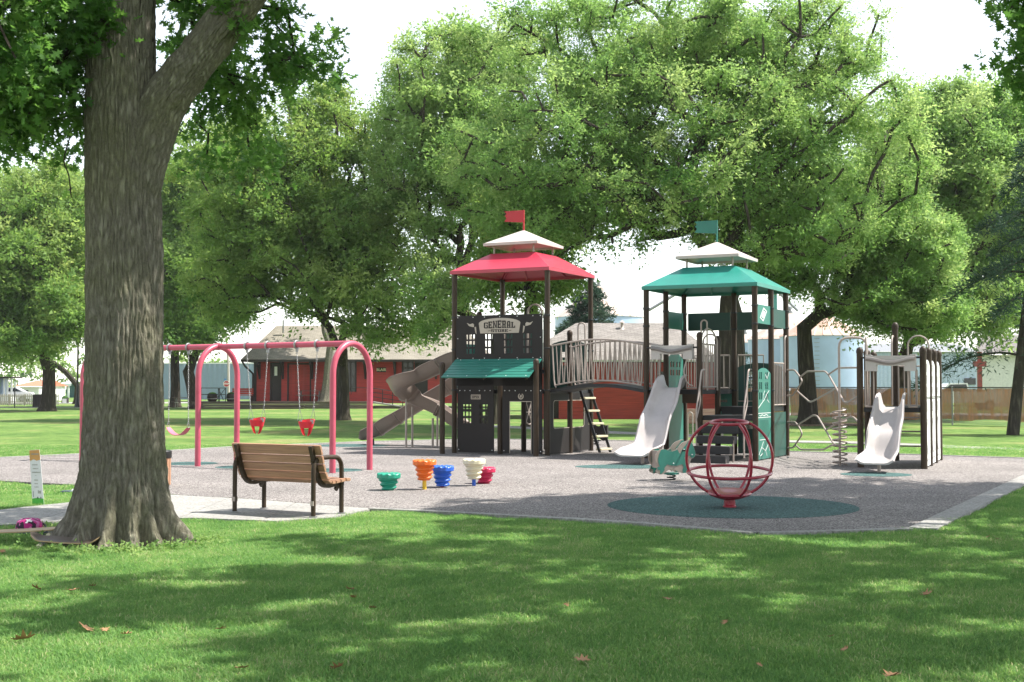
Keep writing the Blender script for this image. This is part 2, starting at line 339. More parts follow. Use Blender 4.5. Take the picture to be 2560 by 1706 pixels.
def bark_mat(name, lo, hi, moss=(0.12, 0.125, 0.045), mamount=0.5, vs=1.0, zs=0.16, bump=1.0, dist=0.03):
    """furrowed bark: ridged noise stretched up the stem, patches of lichen and of pale worn ridges"""
    m, nt, b = nodes_of(name); L = nt.links; tc = N(nt, 'ShaderNodeTexCoord'); mp = N(nt, 'ShaderNodeMapping')
    mp.inputs['Scale'].default_value = (vs, vs, vs*zs); L.new(tc.outputs['Object'], mp.inputs['Vector'])
    w = N(nt, 'ShaderNodeTexNoise', Scale=6.0, Detail=3.0); L.new(mp.outputs[0], w.inputs['Vector'])
    ad = N(nt, 'ShaderNodeVectorMath', operation='MULTIPLY_ADD'); L.new(w.outputs['Color'], ad.inputs[0]); ad.inputs[1].default_value = (0.07, 0.07, 0.07); L.new(mp.outputs[0], ad.inputs[2])
    v = N(nt, 'ShaderNodeTexNoise', Scale=17.0, Detail=6.0, Roughness=0.62); v.noise_type = 'RIDGED_MULTIFRACTAL'; v.normalize = True; L.new(ad.outputs[0], v.inputs['Vector'])
    mp2 = N(nt, 'ShaderNodeMapping'); mp2.inputs['Scale'].default_value = (vs, vs, vs*0.5); L.new(tc.outputs['Object'], mp2.inputs['Vector'])
    n = N(nt, 'ShaderNodeTexNoise', Scale=60.0, Detail=6.0, Roughness=0.75); L.new(mp2.outputs[0], n.inputs['Vector'])
    mu = N(nt, 'ShaderNodeMath', operation='MULTIPLY_ADD'); L.new(n.outputs['Fac'], mu.inputs[0]); mu.inputs[1].default_value = 0.65; L.new(v.outputs['Fac'], mu.inputs[2])
    r = ramp(nt, [(0.22, tuple(c*0.55 for c in lo)), (0.40, lo), (0.75, hi)]); L.new(mu.outputs[0], r.inputs['Fac'])
    g = N(nt, 'ShaderNodeTexNoise', Scale=1.3, Detail=7.0, Roughness=0.7); L.new(tc.outputs['Object'], g.inputs['Vector'])
    gr = ramp(nt, [(0.42, (0, 0, 0)), (0.68, (mamount,)*3)]); L.new(g.outputs['Fac'], gr.inputs['Fac'])
    mx = N(nt, 'ShaderNodeMix', data_type='RGBA'); L.new(gr.outputs['Color'], mx.inputs['Factor']); L.new(r.outputs['Color'], mx.inputs['A'])
    ms = N(nt, 'ShaderNodeMix', data_type='RGBA', blend_type='MULTIPLY'); ms.inputs['Factor'].default_value = 1.0; L.new(mu.outputs[0], ms.inputs['A']); ms.inputs['B'].default_value = (*[c*1.25 for c in moss], 1)
    L.new(ms.outputs['Result'], mx.inputs['B'])
    L.new(mx.outputs['Result'], b.inputs['Base Color']); b.inputs['Roughness'].default_value = 0.92; b.inputs['Specular IOR Level'].default_value = 0.2
    bp = N(nt, 'ShaderNodeBump', Strength=bump, Distance=dist); L.new(mu.outputs[0], bp.inputs['Height']); L.new(bp.outputs['Normal'], b.inputs['Normal'])
    return m
M['bark'] = bark_mat('oak_bark', (0.175, 0.158, 0.128), (0.28, 0.26, 0.22), moss=(0.30, 0.30, 0.14), mamount=0.5, vs=1.35, zs=0.26, bump=1.0, dist=0.03)
M['bark2'] = bark_mat('dark_tree_bark', (0.045, 0.037, 0.030), (0.10, 0.085, 0.07), mamount=0.2, vs=0.6, bump=0.7)

def leaf_mat(name, cols, trans=0.35, rough=0.65, patchy=0.0):
    m = bpy.data.materials.new(name); m.use_nodes = True; nt = m.node_tree; nt.nodes.clear(); L = nt.links
    out = N(nt, 'ShaderNodeOutputMaterial'); at = N(nt, 'ShaderNodeAttribute', attribute_name='tint')
    r = ramp(nt, cols); ic = N(nt, 'ShaderNodeAttribute', attribute_name='ct'); sm = N(nt, 'ShaderNodeMath', operation='ADD')   # leaf tint + tint of its spray
    L.new(at.outputs['Fac'], sm.inputs[0]); L.new(ic.outputs['Fac'], sm.inputs[1]); L.new(sm.outputs[0], r.inputs['Fac'])
    if patchy:                                            # drier and lusher patches across the lawn
        ge = N(nt, 'ShaderNodeNewGeometry'); pn = N(nt, 'ShaderNodeTexNoise', Scale=1.1, Detail=6.0, Roughness=0.7); L.new(ge.outputs['Position'], pn.inputs['Vector'])
        pm = N(nt, 'ShaderNodeMapRange'); pm.inputs['From Min'].default_value = 0.3; pm.inputs['From Max'].default_value = 0.72; pm.inputs['To Min'].default_value = -patchy; pm.inputs['To Max'].default_value = patchy*1.3; L.new(pn.outputs['Fac'], pm.inputs['Value'])
        s2_ = N(nt, 'ShaderNodeMath', operation='ADD'); L.new(sm.outputs[0], s2_.inputs[0]); L.new(pm.outputs['Result'], s2_.inputs[1]); L.new(s2_.outputs[0], r.inputs['Fac'])
    b = N(nt, 'ShaderNodeBsdfPrincipled'); b.inputs['Roughness'].default_value = rough; b.inputs['Specular IOR Level'].default_value = 0.18
    L.new(r.outputs['Color'], b.inputs['Base Color'])
    t = N(nt, 'ShaderNodeBsdfTranslucent'); hs = N(nt, 'ShaderNodeHueSaturation'); hs.inputs['Saturation'].default_value = 1.1; hs.inputs['Value'].default_value = 1.5; hs.inputs['Hue'].default_value = 0.485
    L.new(r.outputs['Color'], hs.inputs['Color']); L.new(hs.outputs['Color'], t.inputs['Color'])
    mx = N(nt, 'ShaderNodeMixShader'); mx.inputs[0].default_value = trans; L.new(b.outputs[0], mx.inputs[1]); L.new(t.outputs[0], mx.inputs[2]); L.new(mx.outputs[0], out.inputs['Surface'])
    return m
M['leafA'] = leaf_mat('locust_leaves', [(0, (0.085, 0.185, 0.05)), (0.5, (0.18, 0.305, 0.095)), (1, (0.33, 0.43, 0.17))], 0.5)
M['leafB'] = leaf_mat('elm_leaves', [(0, (0.075, 0.165, 0.042)), (0.5, (0.165, 0.275, 0.075)), (1, (0.31, 0.39, 0.135))], 0.5)
M['leafO'] = leaf_mat('oak_leaves', [(0, (0.045, 0.12, 0.03)), (0.5, (0.09, 0.20, 0.05)), (1, (0.17, 0.30, 0.08))], 0.55, 0.45)
M['needle'] = leaf_mat('blue_green_needles', [(0, (0.02, 0.05, 0.03)), (0.5, (0.045, 0.09, 0.06)), (1, (0.09, 0.13, 0.085))], 0.15)
M['blade'] = leaf_mat('grass_blades', [(0, (0.095, 0.215, 0.065)), (0.5, (0.18, 0.335, 0.10)), (0.85, (0.29, 0.42, 0.15)), (1, (0.46, 0.46, 0.26))], 0.5, 0.6, 0.27)
M['dryleaf'] = mat('dry_oak_leaf', (0.36, 0.19, 0.09), 0.7, 0, 0.3, 12)
# ================================================================== SETTING: ground, surfaces
def poly_sheet(name, pts, z, m, thick=0.0, parent=None):
    fr = (Vector((0, 0, 0)), Vector((1, 0, 0)), Vector((0, 1, 0)), Vector((0, 0, 1)))
    mb = curve_mesh([[(p.x, p.y) for p in pts]], fr, z-max(thick, 0.002), z)
    return mb.build(name, m, parent)
g = MB(); g.add([(-470, -45, 0), (470, -45, 0), (470, 290, 0), (-470, 290, 0)], [(0, 1, 2, 3)])
ground = g.build('ground', M['lawn']); tag(ground, kind='structure')
far_edge = [(-260, 1071), (0, 1056), (190, 1047), (380, 1040), (540, 1030), (700, 1024), (840, 1018), (1100, 1012), (1415, 1015), (1600, 1024), (1797, 1041), (2080, 1048), (2353, 1057), (2425, 1061)]
near_edge = [(2350, 1097), (2085, 1221), (1900, 1227), (1740, 1231), (1500, 1210), (1300, 1197), (1050, 1183), (858, 1174), (720, 1163), (560, 1150), (394, 1141), (300, 1128), (150, 1117), (0, 1109), (-260, 1092)]
rub_pts = [G23(*p) for p in far_edge+near_edge]
rub = poly_sheet('rubber_surface', rub_pts, 0.03, M['rubber'], 0.05); tag(rub, kind='structure')
pad_px = [(-120, 1188), (0, 1178), (64, 1170), (168, 1159.5), (300, 1150), (394, 1142.5), (560, 1151.5), (720, 1164.5), (856, 1175), (761, 1196), (634, 1204), (444, 1197), (300, 1199), (137, 1204), (0, 1214), (-120, 1222)]
pad_pts = [G23(*p) for p in pad_px]
# the walk is poured in slabs: cut it along X with narrow joints
walk = newobj('concrete_walk', None); tag(walk, kind='structure')
def clip_x(pts, x0, x1):
    def clip(ps, f, val, keep_gt):
        out = []
        for i in range(len(ps)):
            a, b = ps[i], ps[(i+1) % len(ps)]
            ina = (a.x >= val) if keep_gt else (a.x <= val); inb = (b.x >= val) if keep_gt else (b.x <= val)
            if ina: out.append(a)
            if ina != inb:
                t = (val-a.x)/(b.x-a.x); out.append(a.lerp(b, t))
        return out
    return clip(clip(pts, None, x0, True), None, x1, False)
xs = [-9, -7.05, -5.55, -3.95, -2.9, -1.2]
for i in range(len(xs)-1):
    q = clip_x(pad_pts, xs[i]+0.006, xs[i+1]-0.006)
    if len(q) > 2: poly_sheet('slab', q, 0.035, M['concrete'], 0.05, walk)
def strip_slabs(name, pts, w, z, m, seg=1.5, gap=0.012, side=0.0, kind='structure'):
    """edging or path laid in slabs along a polyline"""
    root = newobj(name, None); tag(root, kind=kind)
    for i in range(len(pts)-1):
        a, b = pts[i].copy(), pts[i+1].copy(); a.z = b.z = 0; d = b-a; L_ = d.length
        if L_ < 0.05: continue
        d.normalize(); nrm = Vector((-d.y, d.x, 0)); k = max(1, int(round(L_/seg)))
        for j in range(k):
            s0 = L_*j/k+gap/2; s1 = L_*(j+1)/k-gap/2
            mb = MB(); c0 = a+d*s0+nrm*side; c1 = a+d*s1+nrm*side; dz = random.uniform(-.002, .002)
            vs = [c0-nrm*w/2, c1-nrm*w/2, c1+nrm*w/2, c0+nrm*w/2]
            mb.add([(v.x, v.y, z+dz) for v in vs]+[(v.x, v.y, -0.03) for v in vs], [(0, 1, 2, 3), (0, 4, 5, 1), (1, 5, 6, 2), (2, 6, 7, 3), (3, 7, 4, 0)])
            mb.build('slab', m, root)
    return root
edge1 = [G23(*p) for p in [(858, 1174), (1050, 1183), (1300, 1197), (1500, 1210), (1740, 1231), (1900, 1227), (2085, 1221)]]
strip_slabs('kerb', edge1, 0.13, 0.045, M['concrete'], 1.3, side=-0.075)
edge2 = [G23(2085, 1221), G23(2350, 1097), G23(2425, 1061)]
strip_slabs('kerb', edge2, 0.30, 0.045, M['concrete'], 1.25, side=-0.16)
strip_slabs('kerb', [G23(*p) for p in far_edge], 0.14, 0.045, M['concrete'], 2.4, side=0.08)
pth = [G(1180, 1064), G(1290, 1069), G(1523, 1082), G(1700, 1089), G(1955, 1105), G(2145, 1108), G(2359, 1118), G(2700, 1130)]
strip_slabs('path', pth, 1.25, 0.02, M['concrete'], 1.5)
strip_slabs('far_path', [Vector((-60, 94, 0)), Vector((-26, 95, 0)), Vector((-12, 97, 0))], 1.3, 0.02, M['concrete'], 3)
def ellipse_pts(c, rx, ry, n=48, wob=0.0):
    return [Vector((c.x+rx*math.cos(2*PI*k/n)*(1+wob*math.sin(3*k)), c.y+ry*math.sin(2*PI*k/n)*(1+wob*math.cos(2*k)), 0)) for k in range(n)]
for cx, cy, rx, ry, nm in ((1829, 1271, 1.62, 1.60, 'green_surface'), (1560, 1171, 0.95, 0.62, 'green_surface'), (2190, 1191, 0.62, 0.55, 'green_surface'),
                       (475, 1163, 0.55, 0.55, 'green_surface'), (610, 1172, 0.55, 0.5, 'green_surface'), (833, 1180, 0.55, 0.5, 'green_surface'), (300, 1160, 0.55, 0.55, 'green_surface'),
                       (880, 1117, 1.0, 0.8, 'green_surface')):
    o = poly_sheet(nm, ellipse_pts(G(cx, cy), rx, ry), 0.034, M['rubgreen'], 0.01); tag(o, kind='structure')
for cx, cy, r in ((1105, 1146, 0.5), (2010, 1137, 0.9)):
    o = poly_sheet('worn_patch', ellipse_pts(G(cx, cy), r, 0.25*r*2, wob=0.08), 0.034, M['mulch'], 0.004); tag(o, kind='structure')
    bpy.data.objects.remove(o)
road = MB(); road.add([(-120, 70+24, .02), (-45, 94+24, .02), (-14, 135, .02), (-60, 160, .02)], [(0, 1, 2, 3)])
rd = MB(); rd.add([(8, 70, .02), (60, 60, .02), (60, 67, .02), (8, 77, .02)], [(0, 1, 2, 3)]); tag(rd.build('road', M['road']), kind='structure')
rd = MB(); rd.add([(-90, 112, .02), (-8, 118, .02), (-8, 126, .02), (-90, 120, .02)], [(0, 1, 2, 3)]); tag(rd.build('road', M['road']), kind='structure')

# ================================================================== TREES
def set_leaf_mesh(name, V, F, tint, m, parent, org):
    me = bpy.data.meshes.new(name); nv = len(V); nf, k = F.shape
    me.vertices.add(nv); me.vertices.foreach_set('co', (V-np.array(org)).astype(np.float32).ravel())
    me.loops.add(nf*k); me.loops.foreach_set('vertex_index', F.astype(np.int32).ravel())
    me.polygons.add(nf); me.polygons.foreach_set('loop_start', (np.arange(nf)*k).astype(np.int32))
    me.update(calc_edges=True)
    at = me.attributes.new('tint', 'FLOAT', 'POINT'); at.data.foreach_set('value', tint.astype(np.float32))
    me.materials.append(m); me.validate(verbose=False)
    return newobj(name, me, parent)
def unit(a): return a/np.maximum(np.linalg.norm(a, axis=-1, keepdims=True), 1e-9)
SHAPES = {
 'tri': (np.array([[0, -0.42, 0], [1, 0, 0], [0.25, 0.5, 0.05]]), None),
 'leaf': (np.array([[0, 0, 0], [0.5, 0.5, 0.06], [1, 0, 0], [0.5, -0.5, 0.06]]), [(0, 1, 2, 3)]),
 'oak': (np.array([[0, 0, 0], [.22, .10, .0], [.18, .42, .03], [.42, .14, .0], [.50, .55, .04], [.66, .14, .0], [.86, .34, .02], [.84, .09, 0], [1.05, 0, -.02],
                   [.84, -.09, 0], [.86, -.34, .02], [.66, -.14, .0], [.50, -.55, .04], [.42, -.14, .0], [.18, -.42, .03], [.22, -.10, 0]]), None)}
def leaf_cloud(pos, axis, nrm, length, width, tint, shape='leaf'):
    """one folded leaf face (or a lobed one) per position"""
    S, _ = SHAPES[shape]; n = len(pos); k = len(S)
    axis = unit(axis); side = unit(np.cross(nrm, axis)); up = np.cross(axis, side)
    L_ = length[:, None, None]; W_ = width[:, None, None]
    V = pos[:, None, :]+axis[:, None, :]*S[None, :, 0, None]*L_+side[:, None, :]*S[None, :, 1, None]*W_+up[:, None, :]*S[None, :, 2, None]*L_
    V = V.reshape(-1, 3)
    if shape in ('leaf', 'tri'): F = np.arange(n*k).reshape(n, k)
    else:
        base = np.arange(n)[:, None]*k
        tris = np.array([(0, 1, 15), (1, 2, 3), (1, 3, 13), (1, 13, 15), (13, 14, 15), (3, 4, 5), (3, 5, 11), (3, 11, 13), (11, 12, 13), (5, 6, 7), (5, 7, 9), (5, 9, 11), (9, 10, 11), (7, 8, 9)])
        F = (base[:, :, None]+tris[None]).reshape(-1, 3)
    return V, F, np.repeat(tint, k)

def grow(trunk, clumps, R, seed, seglen=0.8, arch=0.10, tip=0.012, power=0.42, pathw=0.35):
    """join every clump centre to a branching skeleton; returns node positions, parents, radii"""
    rng = np.random.RandomState(seed)
    pos = [np.array(t[:3], float) for t in trunk]; par = [i-1 for i in range(len(trunk))]
    plen = [0.0]
    for i in range(1, len(pos)): plen.append(plen[-1]*0+np.linalg.norm(pos[i]-pos[i-1])*0.3+plen[-1])
    fixed = len(pos); start = max(1, int(fixed*0.45)); top = pos[-1]
    order = np.argsort(np.linalg.norm(clumps-top, axis=1)+rng.rand(len(clumps))*1.5)
    tips = []
    for ci in order:
        c = clumps[ci]; A = np.array(pos[start:]); pl = np.array(plen[start:])
        d = c-A; dist = np.linalg.norm(d, axis=1)
        pen = np.where(A[:, 2] > c[2]+0.6, (A[:, 2]-c[2])*0.8, 0)
        cost = dist+pathw*pl+pen; j = int(np.argmin(cost))+start
        a = pos[j].copy(); Ld = np.linalg.norm(c-a); k = max(1, int(round(Ld/seglen))); last = j
        side = unit(rng.randn(3))*Ld*0.07
        for s in range(1, k+1):
            t = s/k; p = a+(c-a)*t; b = math.sin(PI*t)
            p = p+np.array([0, 0, Ld*arch])*b+side*b+rng.randn(3)*0.06*(1 if s < k else 0)
            pos.append(p); par.append(last); plen.append(plen[last]+np.linalg.norm(p-pos[last])); last = len(pos)-1
        tips.append(last)
    n = len(pos); w = np.zeros(n)
    for t in tips: w[t] += 1
    for i in range(n-1, 0, -1): w[par[i]] += w[i]
    wm = max(w[start], 1); rad = tip+(R*0.8-tip)*(w/wm)**power
    for i in range(fixed): rad[i] = max(trunk[i][3], rad[i] if i > start else 0)
    return np.array(pos), par, rad, fixed, tips
def branch_mesh(pos, par, rad, fixed, minr=0.0):
    kids = {}
    for i, p in enumerate(par):
        if p >= 0: kids.setdefault(p, []).append(i)
    mb = MB(); stack = []
    for i in range(len(pos)):
        if par[i] < 0 or i in ():
            stack.append([i])
    # decompose into paths following the thickest child
    starts = [(0, None)]
    while starts:
        i, pre = starts.pop(); path = ([pre] if pre is not None else [])+[i]
        while i in kids:
            ks = sorted(kids[i], key=lambda q: -rad[q]-(10 if q < fixed else 0)); nxt = ks[0]
            for q in ks[1:]: starts.append((q, i))
            path.append(nxt); i = nxt
        if len(path) < 2: continue
        rr = [float(rad[q]) for q in path]
        if pre is not None: rr[0] = min(rr[0], rr[1]*1.35)
        if max(rr) < minr: continue
        mb.tube([pos[q] for q in path], rr, 8 if max(rr) > 0.12 else (6 if max(rr) > 0.05 else 4), caps=False)
    return mb
def sample_crown(ells, n, rng, shell=0.5):
    vol = np.array([e[3]*e[4]*e[5]*(e[6] if len(e) > 6 else 1) for e in ells]); pr = vol/vol.sum(); out = []
    while len(out) < n:
        e = ells[rng.choice(len(ells), p=pr)]; v = unit(rng.randn(3)); r = rng.rand()**shell
        p = np.array(e[:3])+v*r*np.array(e[3:6])
        if r < 0.5 and rng.rand() < 0.5: continue
        out.append(p)
    return np.array(out)
def crown_leaves(clumps, nper, crad, llen, tintbias, seed, droop=0.35, wratio=0.42, shape='leaf', flat=0.6, sprays=9):
    rng = np.random.RandomState(seed); n = len(clumps)
    ct = tintbias+rng.randn(n)*0.16; cr = crad*(0.65+0.7*rng.rand(n)); ns = sprays
    # sprays: short twigs leaving each clump centre; leaves line them
    sd = unit(rng.randn(n, ns, 3)*np.array([1, 1, flat])+np.array([0, 0, 0.12])); sl = cr[:, None]*(0.5+0.7*rng.rand(n, ns))
    per = max(1, nper//ns)
    t = (0.15+0.85*rng.rand(n, ns, per)); 
    base = clumps[:, None, None, :]+sd[:, :, None, :]*(t*sl[:, :, None])[..., None]
    base[..., 2] -= droop*(t**2)*sl[:, :, None]
    base = base+rng.randn(n, ns, per, 3)*(0.14*cr)[:, None, None, None]
    pos = base.reshape(-1, 3); m = len(pos)
    axis = np.repeat(sd.reshape(-1, 3), per, 0)*0.7+rng.randn(m, 3)*0.75+np.array([0, 0, -0.25])
    nrm = rng.randn(m, 3)*0.55+np.array([0, 0, 1.0])
    length = llen*(0.6+0.7*rng.rand(m)); 
    tint = np.repeat(np.repeat(ct, ns)+rng.randn(n*ns)*0.08, per)+rng.randn(m)*0.055
    return leaf_cloud(pos, axis, nrm, length, length*wratio, np.clip(tint, 0, 1), shape)
def instancer(name, patches, spots, attrs, m, parent=None, org=(0, 0, 0), realize=False):
    """one mesh: small patterns as faces, their places as loose points; geometry nodes set the patterns on the points"""
    Vs, Fs, Ts, pid, off = [], [], [], [], 0
    for k, (V, F, T) in enumerate(patches): Vs.append(V); Fs.append(F+off); Ts.append(T); off += len(V); pid.append(np.full(len(V), k))
    npp = len(spots); Vs.append(np.asarray(spots)-np.array(org)); Ts.append(np.zeros(npp)); pid.append(np.random.RandomState(3).randint(0, len(patches), npp))
    V = np.concatenate(Vs); F = np.concatenate(Fs); nf, kk = F.shape; me = bpy.data.meshes.new(name); me.vertices.add(len(V)); me.vertices.foreach_set('co', V.astype(np.float32).ravel())
    me.loops.add(nf*kk); me.loops.foreach_set('vertex_index', F.astype(np.int32).ravel()); me.polygons.add(nf); me.polygons.foreach_set('loop_start', (np.arange(nf)*kk).astype(np.int32)); me.update(calc_edges=True)
    data = {'tint': np.concatenate(Ts), 'spot': np.concatenate([np.zeros(off), np.ones(npp)]), 'pat': np.concatenate(pid)}
    for nm, arr in attrs.items(): data[nm] = np.concatenate([np.zeros(off), arr])
    for nm, arr in data.items(): at = me.attributes.new(nm, 'FLOAT', 'POINT'); at.data.foreach_set('value', arr.astype(np.float32))
    me.materials.append(m); o = newobj(name, me, parent)
    ng = bpy.data.node_groups.new(name, 'GeometryNodeTree'); ng.interface.new_socket('Geometry', in_out='INPUT', socket_type='NodeSocketGeometry'); ng.interface.new_socket('Geometry', in_out='OUTPUT', socket_type='NodeSocketGeometry')
    n = ng.nodes; L = ng.links; gi = n.new('NodeGroupInput'); go = n.new('NodeGroupOutput')
    def attr(nm): q = n.new('GeometryNodeInputNamedAttribute'); q.data_type = 'FLOAT'; q.inputs['Name'].default_value = nm; return q.outputs[0]
    def cmp_(a, val): q = n.new('FunctionNodeCompare'); q.data_type = 'FLOAT'; q.operation = 'EQUAL'; L.new(a, q.inputs[0]); q.inputs[1].default_value = val; q.inputs['Epsilon'].default_value = 0.1; return q.outputs[0]
    sep = n.new('GeometryNodeSeparateGeometry'); sep.domain = 'POINT'; L.new(gi.outputs[0], sep.inputs[0]); L.new(cmp_(attr('spot'), 1.0), sep.inputs['Selection'])
    join = n.new('GeometryNodeJoinGeometry'); cx = n.new('ShaderNodeCombineXYZ'); e2r = n.new('FunctionNodeEulerToRotation'); L.new(cx.outputs[0], e2r.inputs[0])
    for i, nm in enumerate(('rx', 'ry', 'rz')):
        if nm in attrs: L.new(attr(nm), cx.inputs[i])
    for k in range(len(patches)):
        s1_ = n.new('GeometryNodeSeparateGeometry'); s1_.domain = 'POINT'; L.new(sep.outputs['Inverted'], s1_.inputs[0]); L.new(cmp_(attr('pat'), float(k)), s1_.inputs['Selection'])
        iop = n.new('GeometryNodeInstanceOnPoints'); L.new(sep.outputs['Selection'], iop.inputs['Points']); L.new(cmp_(attr('pat'), float(k)), iop.inputs['Selection']); rm_ = n.new('GeometryNodeRemoveAttribute'); rm_.inputs['Name'].default_value = 'ct'; L.new(s1_.outputs['Selection'], rm_.inputs[0]); L.new(rm_.outputs[0], iop.inputs['Instance']); L.new(e2r.outputs[0], iop.inputs['Rotation']); L.new(attr('scl'), iop.inputs['Scale']); L.new(iop.outputs[0], join.inputs[0])
    if realize: rz_n = n.new('GeometryNodeRealizeInstances'); L.new(join.outputs[0], rz_n.inputs[0]); L.new(rz_n.outputs[0], go.inputs[0])
    else: L.new(join.outputs[0], go.inputs[0])
    md = o.modifiers.new('set_on_points', 'NODES'); md.node_group = ng; return o
def sprigs(nl, llen, wratio, seed, k=5, droop=0.3, spread=0.20):
    """leafy twigs of unit length along +X"""
    out = []
    for q in range(k):
        rs = np.random.RandomState(seed+q); t = 0.08+0.97*rs.rand(nl); p = np.stack([t, np.zeros(nl), -droop*t**2], 1)+rs.randn(nl, 3)*np.array([0.05, spread, spread*0.55])*(0.5+t[:, None]*0.6)
        ax = rs.randn(nl, 3)*0.75+np.array([0.7, 0, -0.2])+np.stack([np.zeros(nl), np.sign(p[:, 1])*0.6, np.zeros(nl)], 1); nr = rs.randn(nl, 3)*0.5+np.array([0, 0, 1.0]); ln = llen*(0.6+0.7*rs.rand(nl))
        out.append(leaf_cloud(p, ax, nr, ln*1.08, ln*wratio*1.1, rs.randn(nl)*0.06, 'tri'))
    return out
def spray_crown(parent, clumps, ns, nl, crad, llen, tint, m, seed, droop=0.35, wratio=0.42, flat=0.6):
    rng = np.random.RandomState(seed); n = len(clumps); ct = tint+rng.randn(n)*0.17; cr = crad*(0.65+0.7*rng.rand(n))
    sd = unit(rng.randn(n, ns, 3)*np.array([1, 1, flat])+np.array([0, 0, 0.10])).reshape(-1, 3); sl = (cr[:, None]*(0.75+0.6*rng.rand(n, ns))).ravel()
    P0 = np.repeat(clumps, ns, 0)+rng.randn(n*ns, 3)*(0.16*np.repeat(cr, ns))[:, None]-sd*(sl*0.12)[:, None]
    at = {'rx': rng.uniform(-.7, .7, n*ns), 'ry': -np.arcsin(np.clip(sd[:, 2], -1, 1)), 'rz': np.arctan2(sd[:, 1], sd[:, 0]), 'scl': sl, 'ct': np.repeat(ct, ns)+rng.randn(n*ns)*0.07}
    return instancer('crown', sprigs(nl, llen/crad, wratio, seed*7, droop=droop), P0, at, m, parent, tuple(ORG[parent.name]), realize=True)
TREES = []
def tree(name, label, group, base, trunk, ells, nclump, nper, crad, llen, R, m='leafA', bark='bark2', seed=1, tint=0.5, droop=0.35, shell=0.5, arch=0.1, limbs=None, flat=0.6, minr=0.0, wratio=0.42, cat='tree', shape='leaf', sprays=9, pathw=0.35):
    rng = np.random.RandomState(seed); b = Vector(base); root = thing(name, label, cat, b, 0, group, world_coords=True)
    root.location = b; tr = [(b.x+t[0], b.y+t[1], b.z+t[2], t[3]) for t in trunk]
    cl = sample_crown(ells, nclump, rng, shell)
    pos, par, rad, fixed, tips = grow(tr, cl, R, seed, arch=arch, pathw=pathw, power=0.36, tip=0.014)
    mb = branch_mesh(pos, par, rad, fixed, minr)
    # root flare
    o = mb.build('trunk', M[bark], root, smooth=True)
    spray_crown(root, cl, 13, max(12, int(nper*2.2/13)), crad, llen*0.70, tint, M[m], seed+5, droop*0.35, wratio*1.45, flat)
    return root
def E(px, py, Y, rpx, rpz, ry, w=1.0):
    c = P(px, py, Y); s = Y/FPX; return (c.x, c.y, c.z, rpx*s, ry, rpz*s, w)
def flare(R, h, lean=(0, 0), top=0.75):
    """trunk spine with a flared foot; radii along the height"""
    pts = []
    for z, k in ((-0.15, 1.75), (0.05, 1.5), (0.3, 1.2), (0.8, 1.05), (1.6, 0.97), (2.6, 0.93), (4.0, 0.88), (5.5, 0.8), (7.0, 0.7), (9.0, 0.55), (11, 0.4)):
        if z > h: break
        pts.append((lean[0]*z/h+0.04*math.sin(z*1.3), lean[1]*z/h, z, R*k))
    return pts
# ------------------------------------------------------------------ background and middle-distance trees
base = G(855, 1051)
tree('park_tree', 'wide low-forking tree with dark trunk standing in front of the red station, behind the swings', 'park trees', base, flare(0.30, 2.8),
     [E(770, 600, 59, 200, 190, 5.0), E(600, 520, 59, 120, 140, 4.0), E(880, 640, 58, 170, 170, 4.5), E(700, 390, 59, 190, 120, 4.5), E(850, 300, 60, 120, 90, 3.5), E(960, 780, 57, 110, 90, 3.0, 1.3), E(560, 700, 59, 110, 110, 3.5), E(545, 430, 60, 120, 110, 3.5), E(930, 470, 60, 80, 150, 3.5)],
     500, 200, 0.88, 0.203, 0.27, 'leafB', seed=11, tint=0.62, arch=0.03, pathw=0.22)
base = Vector((-13.3, 90.8, 0.4))
tree('park_tree', 'pale-barked slim tree growing through the station platform behind the dark forked tree', 'park trees', base, flare(0.34, 4.2, (0.5, 0)),
     [E(760, 560, 90, 190, 150, 4.5), E(640, 480, 90, 120, 130, 4)], 143, 137, 1.2, 0.293, 0.3, 'leafB', 'bark', seed=12, tint=0.5)
base = G(437, 1019)
tree('park_tree', 'dark-trunked tree left of the blue-grey warehouse, seen under the swing beam', 'park trees', base, flare(0.36, 4.2),
     [E(470, 640, 97, 120, 200, 5.0), E(420, 480, 97, 90, 140, 5), E(560, 520, 97, 110, 150, 5), E(480, 800, 96, 95, 60, 4)], 299, 162, 1.35, 0.342, 0.36, 'leafB', seed=13, tint=0.42)
base = G(489, 1022)
tree('park_tree', 'leaning dark tree with branching trunk right beside the other one near the warehouse', 'park trees', base, flare(0.42, 3.4, (-0.7, 0)),
     [E(540, 720, 89, 110, 130, 4.5), E(420, 700, 89, 100, 100, 4), E(590, 600, 90, 90, 120, 4), E(470, 830, 88, 90, 40, 3.5)], 221, 162, 1.2, 0.317, 0.36, 'leafB', seed=14, tint=0.45)
base = G(118, 1028)
tree('park_tree', 'broad shade tree by the picket fence at the far left', 'park trees', base, flare(0.44, 3.0, (0.1, 0)),
     [E(90, 640, 81, 150, 150, 5.0), E(10, 760, 80, 110, 110, 4.5), E(180, 780, 80, 90, 100, 4.0), E(120, 500, 82, 120, 90, 4.5), E(190, 620, 82, 80, 110, 4), E(60, 850, 79, 100, 40, 4)],
     468, 162, 1.15, 0.305, 0.40, 'leafB', seed=15, tint=0.6, arch=0.05)
base = Vector((-38, 112, 0))
tree('park_tree', 'bright leafy tree beyond the picket fence by the white house', 'park trees', base, flare(0.3, 2.5),
     [E(40, 600, 112, 130, 170, 6.0), E(40, 830, 110, 85, 110, 4.0), E(200, 560, 112, 90, 150, 5)], 195, 162, 1.6, 0.390, 0.3, 'leafA', seed=16, tint=0.55)
base = Vector((-0.75, 54, 0))
